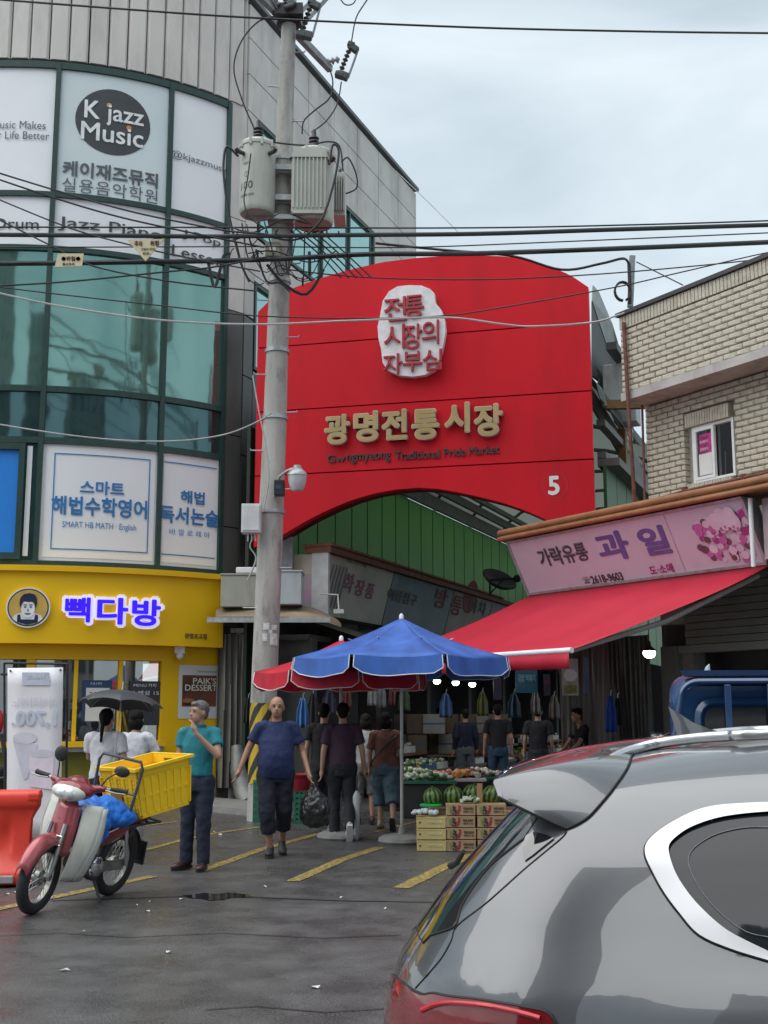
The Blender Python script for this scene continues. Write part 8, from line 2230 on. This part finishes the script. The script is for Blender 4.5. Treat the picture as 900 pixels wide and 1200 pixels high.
def carpanel(name, faces, m_, off, mirror=False, parent=CAR):
    used = sorted({i for f in faces for i in f}); mp_ = {o_: n_ for n_, o_ in enumerate(used)}
    P = SP[used] + SN_[used] * 0; Nn = SN_[used].copy()
    # orient normals outward
    flip = np.where((Nn[:, 1] * (P[:, 1] - 0) + Nn[:, 2] * (P[:, 2] - .7)) < 0, -1, 1); Nn *= flip[:, None]
    P = SP[used] + Nn * off
    F = [tuple(mp_[i] for i in f) for f in faces]
    if mirror: P = P * [1, -1, 1]; Nn = Nn * [1, -1, 1]
    # face orientation
    out = []
    for f in F:
        a, b_, c = P[f[0]], P[f[1]], P[f[2]]; nn = np.cross(b_ - a, c - a)
        out.append(f if nn.dot(Nn[f[0]]) > 0 else f[::-1])
    me = bpy.data.meshes.new(name); me.from_pydata([tuple(map(float, p)) for p in P], [], out); me.update(); me.shade_smooth()
    me.normals_split_custom_set_from_vertices([tuple(map(float, n)) for n in Nn]); me.materials.append(m_)
    o = bpy.data.objects.new(name, me); COL.objects.link(o); o.parent = parent; MW[o.name] = MW[parent.name].copy(); return o
for mir in (False, True):
    carpanel('body', regs['body'], M_car, 0.0, mir)
    carpanel('window_trim', regs['chrome'], M_chrome if False else mat('satin_chrome', (.40, .41, .43), .24, metal=1.0, var=.02), .007, mir)
    carpanel('side_window', regs['glass'], M_tint, -.002, mir)
    carpanel('tail_lamp', regs['lamp'], M_lens, .006, mir)
    carpanel('rear_window', regs['rear_glass'], M_rgl, .002, mir)
M_seam = mat('panel_gap_black', (.01, .01, .01), .6)
def surf(x, t, off=0.0):
    P = Sarr(np.array(x), np.array(t)); n = normals(np.array(x), np.array(t)); 
    if n[1] * P[1] + n[2] * (P[2] - .7) < 0: n = -n
    return Vector(P + n * off)
def seam(L_, r, name='panel_gap', m_=M_seam, off=0.0, pxs=True, parent=CAR, lo=0, hi=1, sub=5):
    Q = P2(L_, lo, hi) if pxs else L_
    Q = spl(Q, sub); q = MB(); q.tube([surf(x, t, off) for x, t in Q], r, 6); q.build(name, m_, parent, smooth=60)
seam([(664, 975), (655, 985), (621, 1013), (575, 1054), (536, 1085), (529, 1102), (518, 1122), (503, 1140), (487, 1158)], .0022)
q = MB(); q.tube([surf(x, t, .001) for x, t in dens(OUT, .03)], .0045, 6); q.build('window_seal', M_seam, CAR)
q = MB(); q.tube([surf(x, t, .001) for x, t in spl(gl_edge, 3)], .003, 6); q.build('glass_seal', M_seam, CAR)
q = MB(); q.tube([surf(x, t, .004) for x, t in lampTop], .0035, 6); q.build('lamp_gap', M_seam, CAR)
# inner line printed on the side glass
seam([(900, 969), (870, 970), (838, 978), (815, 992), (807, 1005), (810, 1022), (826, 1050), (850, 1075), (875, 1092), (900, 1098)], .0012, 'glass_print_line', mat('grey_glass_line', (.16, .18, .19), .4), off=.0)
# bright bar inside the tail lamp
seam([(497, 1184), (520, 1176), (560, 1177), (600, 1184), (634, 1193)], .006, 'lamp_light_bar', mat('bright_red_lens', (.5, .03, .04), .15), off=.007)
# ---- spoiler over the rear window: a skin lofted from the roof joint line to the rear lip, cheek included
JL = P2([(664, 972), (676, 967), (690, 958), (704, 943), (718, 926), (731, 908), (738, 895), (743, 884)])
xt, tt_ = JL[-1]
JL += [(xt + (.80 - xt) * f, tt_ + (1 - tt_) * f) for f in (.15, .35, .6, .8, 1.0)]
JL = spl(JL, 4); NJ = len(JL); kc = 7 * 4
JP = [surf(x, t, .003) for x, t in JL]
ymx = max(abs(p.y) for p in JP)
def lp(px, py, yl):      # picture point -> local point on the car's plane y = yl
    n = CARM.to_3x3() @ Vector((0, 1, 0)); return CARM.inverted() @ PP(px, py, CARM @ Vector((0, yl, 0)), n)
TA_, TB2 = lp(584, 934, -.715), lp(579, 914, -.690)
print('spoiler tip', TA_, TB2, 'joint', JP[0], JP[kc])
TP = []
for i, p in enumerate(JP):
    f = min(1, i / (kc * .75)); e = TA_.lerp(TB2, f ** .8)
    if i <= kc * .75: TP.append(e)
    else:
        g = (abs(p.y)) / abs(JP[int(kc * .75)].y); TP.append(Vector((TB2.x - .045 * (1 - g * g), TB2.y * g, TB2.z + .026 * (1 - g ** 2.5))))
NV = 12
def spo(i, v):
    p = TP[i].lerp(JP[i], v); f = min(1, i / (kc * .8)); p.z += .022 * sin(pi * v) * f; p.y -= .012 * sin(pi * v) * (1 - f); return p
for mir in (1, -1):
    pass
q = MB(); rows_ = [(i, 1) for i in range(NJ)] + [(i, -1) for i in range(NJ - 2, -1, -1)]
for (i, sg) in rows_:
    for v in range(NV + 1): p = spo(i, v / NV); q.v.append(Vector((p.x, p.y * sg, p.z)))
    p = spo(i, 0); r_ = spo(i, .3); g_ = min(1, i / kc); q.v += [Vector((p.x - .004 * g_, p.y * sg, p.z - .010 * g_)), Vector((p.x + .004 * g_, p.y * sg * (1 - .01 * g_), p.z - .022 * g_)), Vector((p.x + (r_.x - p.x) * g_, (p.y + (r_.y - p.y) * g_) * sg * (1 - .04 * g_ - .01), p.z - .024 * g_))]
K = NV + 4; NR = len(rows_)
for a in range(NR - 1):
    A, B = a * K, (a + 1) * K
    for v in range(NV): q.f.append((A + v, A + v + 1, B + v + 1, B + v))
    q.f.append((A, B, B + NV + 1, A + NV + 1))
    for k_ in (1, 2): q.f.append((A + NV + k_, B + NV + k_, B + NV + k_ + 1, A + NV + k_ + 1))
o = q.build('spoiler', M_car, CAR, smooth=55); fixnormals(o)
for sg in (1, -1):
    q = MB(); q.tube([Vector((p.x, p.y * sg, p.z)) for p in JP[:kc + 3]], .0026, 6); q.tube([Vector((p.x, p.y * sg, p.z)) for p in [spo(0, v / 10) for v in range(11)]], .0035, 6); q.build('panel_gap', M_seam, CAR, smooth=60)
# dark quarter pane under the spoiler cheek, and the grey strip above it
for nm, pts_, m_, of in (('quarter_pane', [(615, 1010), (613, 996), (617, 980), (628, 976), (640, 979), (650, 983), (636, 994), (625, 1003)], M_rgl, .004),):
    Q = P2(pts_); tri = tessellate_polygon([[Vector((a, b_ * 1.6, 0)) for a, b_ in Q]])
    for sg in (1, -1):
        q = MB(); P = [surf(a, b_, of) for a, b_ in Q]; q.add([(p.x, p.y * sg, p.z) for p in P], [tuple(f) for f in tri]); nrm_ = Vector(normals(np.array(Q[0][0]), np.array(Q[0][1]))); nrm_ = nrm_ if nrm_.y * P[0].y + nrm_.z * (P[0].z - .7) > 0 else -nrm_; nrm_.y *= sg; q.f = [f if (q.v[f[1]] - q.v[f[0]]).cross(q.v[f[2]] - q.v[f[0]]).dot(nrm_) > 0 else f[::-1] for f in q.f]; o = q.build(nm, m_, CAR)
        me = o.data; NN_ = [Vector(normals(np.array(a), np.array(b_))) for a, b_ in Q]; NN_ = [n if n.y * p.y + n.z * (p.z - .7) > 0 else -n for n, p in zip(NN_, P)]
        fl = [list(p_.vertices) for p_ in me.polygons]
        me.shade_smooth(); me.normals_split_custom_set_from_vertices([(n.x, n.y * sg, n.z) for n in NN_])
# ---- roof rails
for s_ in (-1, 1):
    RL = P2([(700, 904), (714, 895), (735, 886), (770, 878), (813, 874), (855, 872), (898, 871)]); xe, te = RL[-1]
    RL += [(x, te) for x in (1.5, 1.9, 2.3, 2.6, 2.75) if x > xe + .1]
    hs = [-.002, .003, .006, .010, .014, .016, .017] + [.018, .018, .016, .008, -.004][-(len(RL) - 7):]
    pth = smooth_path([Vector((p.x, -s_ * p.y, p.z + h)) for p, h in zip([surf(x, t, .004) for x, t in RL], hs)], 5)
    q = MB(); q.tube(pth, [(.011, .014)] * len(pth), 10); q.build('roof_rail', mat('satin_rail', (.62, .63, .64), .25, metal=.9), CAR, smooth=60)
# antenna fin, rear half of the roof centre
fx = lp(797, 866, 0).x - .93; rz = float(Sarr(np.array(.98 + fx), np.array(1.0))[2]); print('fin', fx, rz)
q = MB(); 
sec = [(.90, .105, .001), (.905, .098, .004), (.93, .082, .010), (.965, .055, .018), (1.02, .030, .024), (1.08, .008, .026)]
vs = []
for x, h, w in sec: vs += [Vector((x + .0, -w, rz + h * .9)), Vector((x, w, rz + h * .9))]
lowr = [Vector((.93, -.022, rz - .01)), Vector((.93, .022, rz - .01)), Vector((.95, -.03, rz - .01)), Vector((.95, .03, rz - .01)), Vector((.98, -.033, rz - .01)), Vector((.98, .033, rz - .01)), Vector((1.02, -.034, rz - .01)), Vector((1.02, .034, rz - .01)), Vector((1.07, -.03, rz - .01)), Vector((1.07, .03, rz - .01)), Vector((1.12, -.02, rz - .01)), Vector((1.12, .02, rz - .01))]
vs += lowr
fs = [(2 * i, 2 * i + 2, 2 * i + 3, 2 * i + 1) for i in range(5)] + [(2 * i, 12 + 2 * i, 12 + 2 * i + 2, 2 * i + 2) for i in range(5)] + [(2 * i + 1, 2 * i + 3, 12 + 2 * i + 3, 12 + 2 * i + 1) for i in range(5)] + [(0, 1, 13, 12), (10, 22, 23, 11)]
vs = [v + Vector((fx, 0, 0)) for v in vs]; q.add(vs, fs); o = q.build('antenna_fin', M_car, CAR, smooth=50); fixnormals(o)
# rear wiper
q = MB(); a = CARM.inverted() @ at(492, 1096, 3.3); 
wp = [(float(x), t) for x, t in ((.07, 1.0), (.14, .97), (.20, .93))]
q.tube([surf(.0 + .03, .985, .05), surf(.055, .93, .035), surf(.10, .84, .03)], [.012, .009, .006], 8); q.build('rear_wiper', M_black, CAR, smooth=True)
# lower black cladding, wheels, underside
q = MB(); q.box(.25, 4.4, -.80, .80, .18, .34); q.build('underside', M_black, CAR)
for x in (.95, 3.75):
    for s_ in (-1, 1):
        q = MB(); q.lathe([(0, -.11), (.22, -.11), (.33, -.11), (.36, -.07), (.36, .07), (.33, .11), (.22, .11), (0, .11)], 36, (x, s_ * .86, .36), M=Matrix.Rotation(R(90), 4, 'X')); w_ = q.build('wheel', M_rub, CAR, smooth=40)
        q = MB()
        for i in range(5):
            a = 2 * pi * i / 5; q.bar((x + .04 * cos(a), s_ * .975, .36 + .04 * sin(a)), (x + .24 * cos(a), s_ * .975, .36 + .24 * sin(a)), .06, .015, up=(0, 1, 0))
        q.lathe([(.22, -.02), (.25, -.02), (.25, .01), (.22, .01)], 36, (x, s_ * .965, .36), M=Matrix.Rotation(R(90), 4, 'X')); q.build('rim', M_alu, w_)
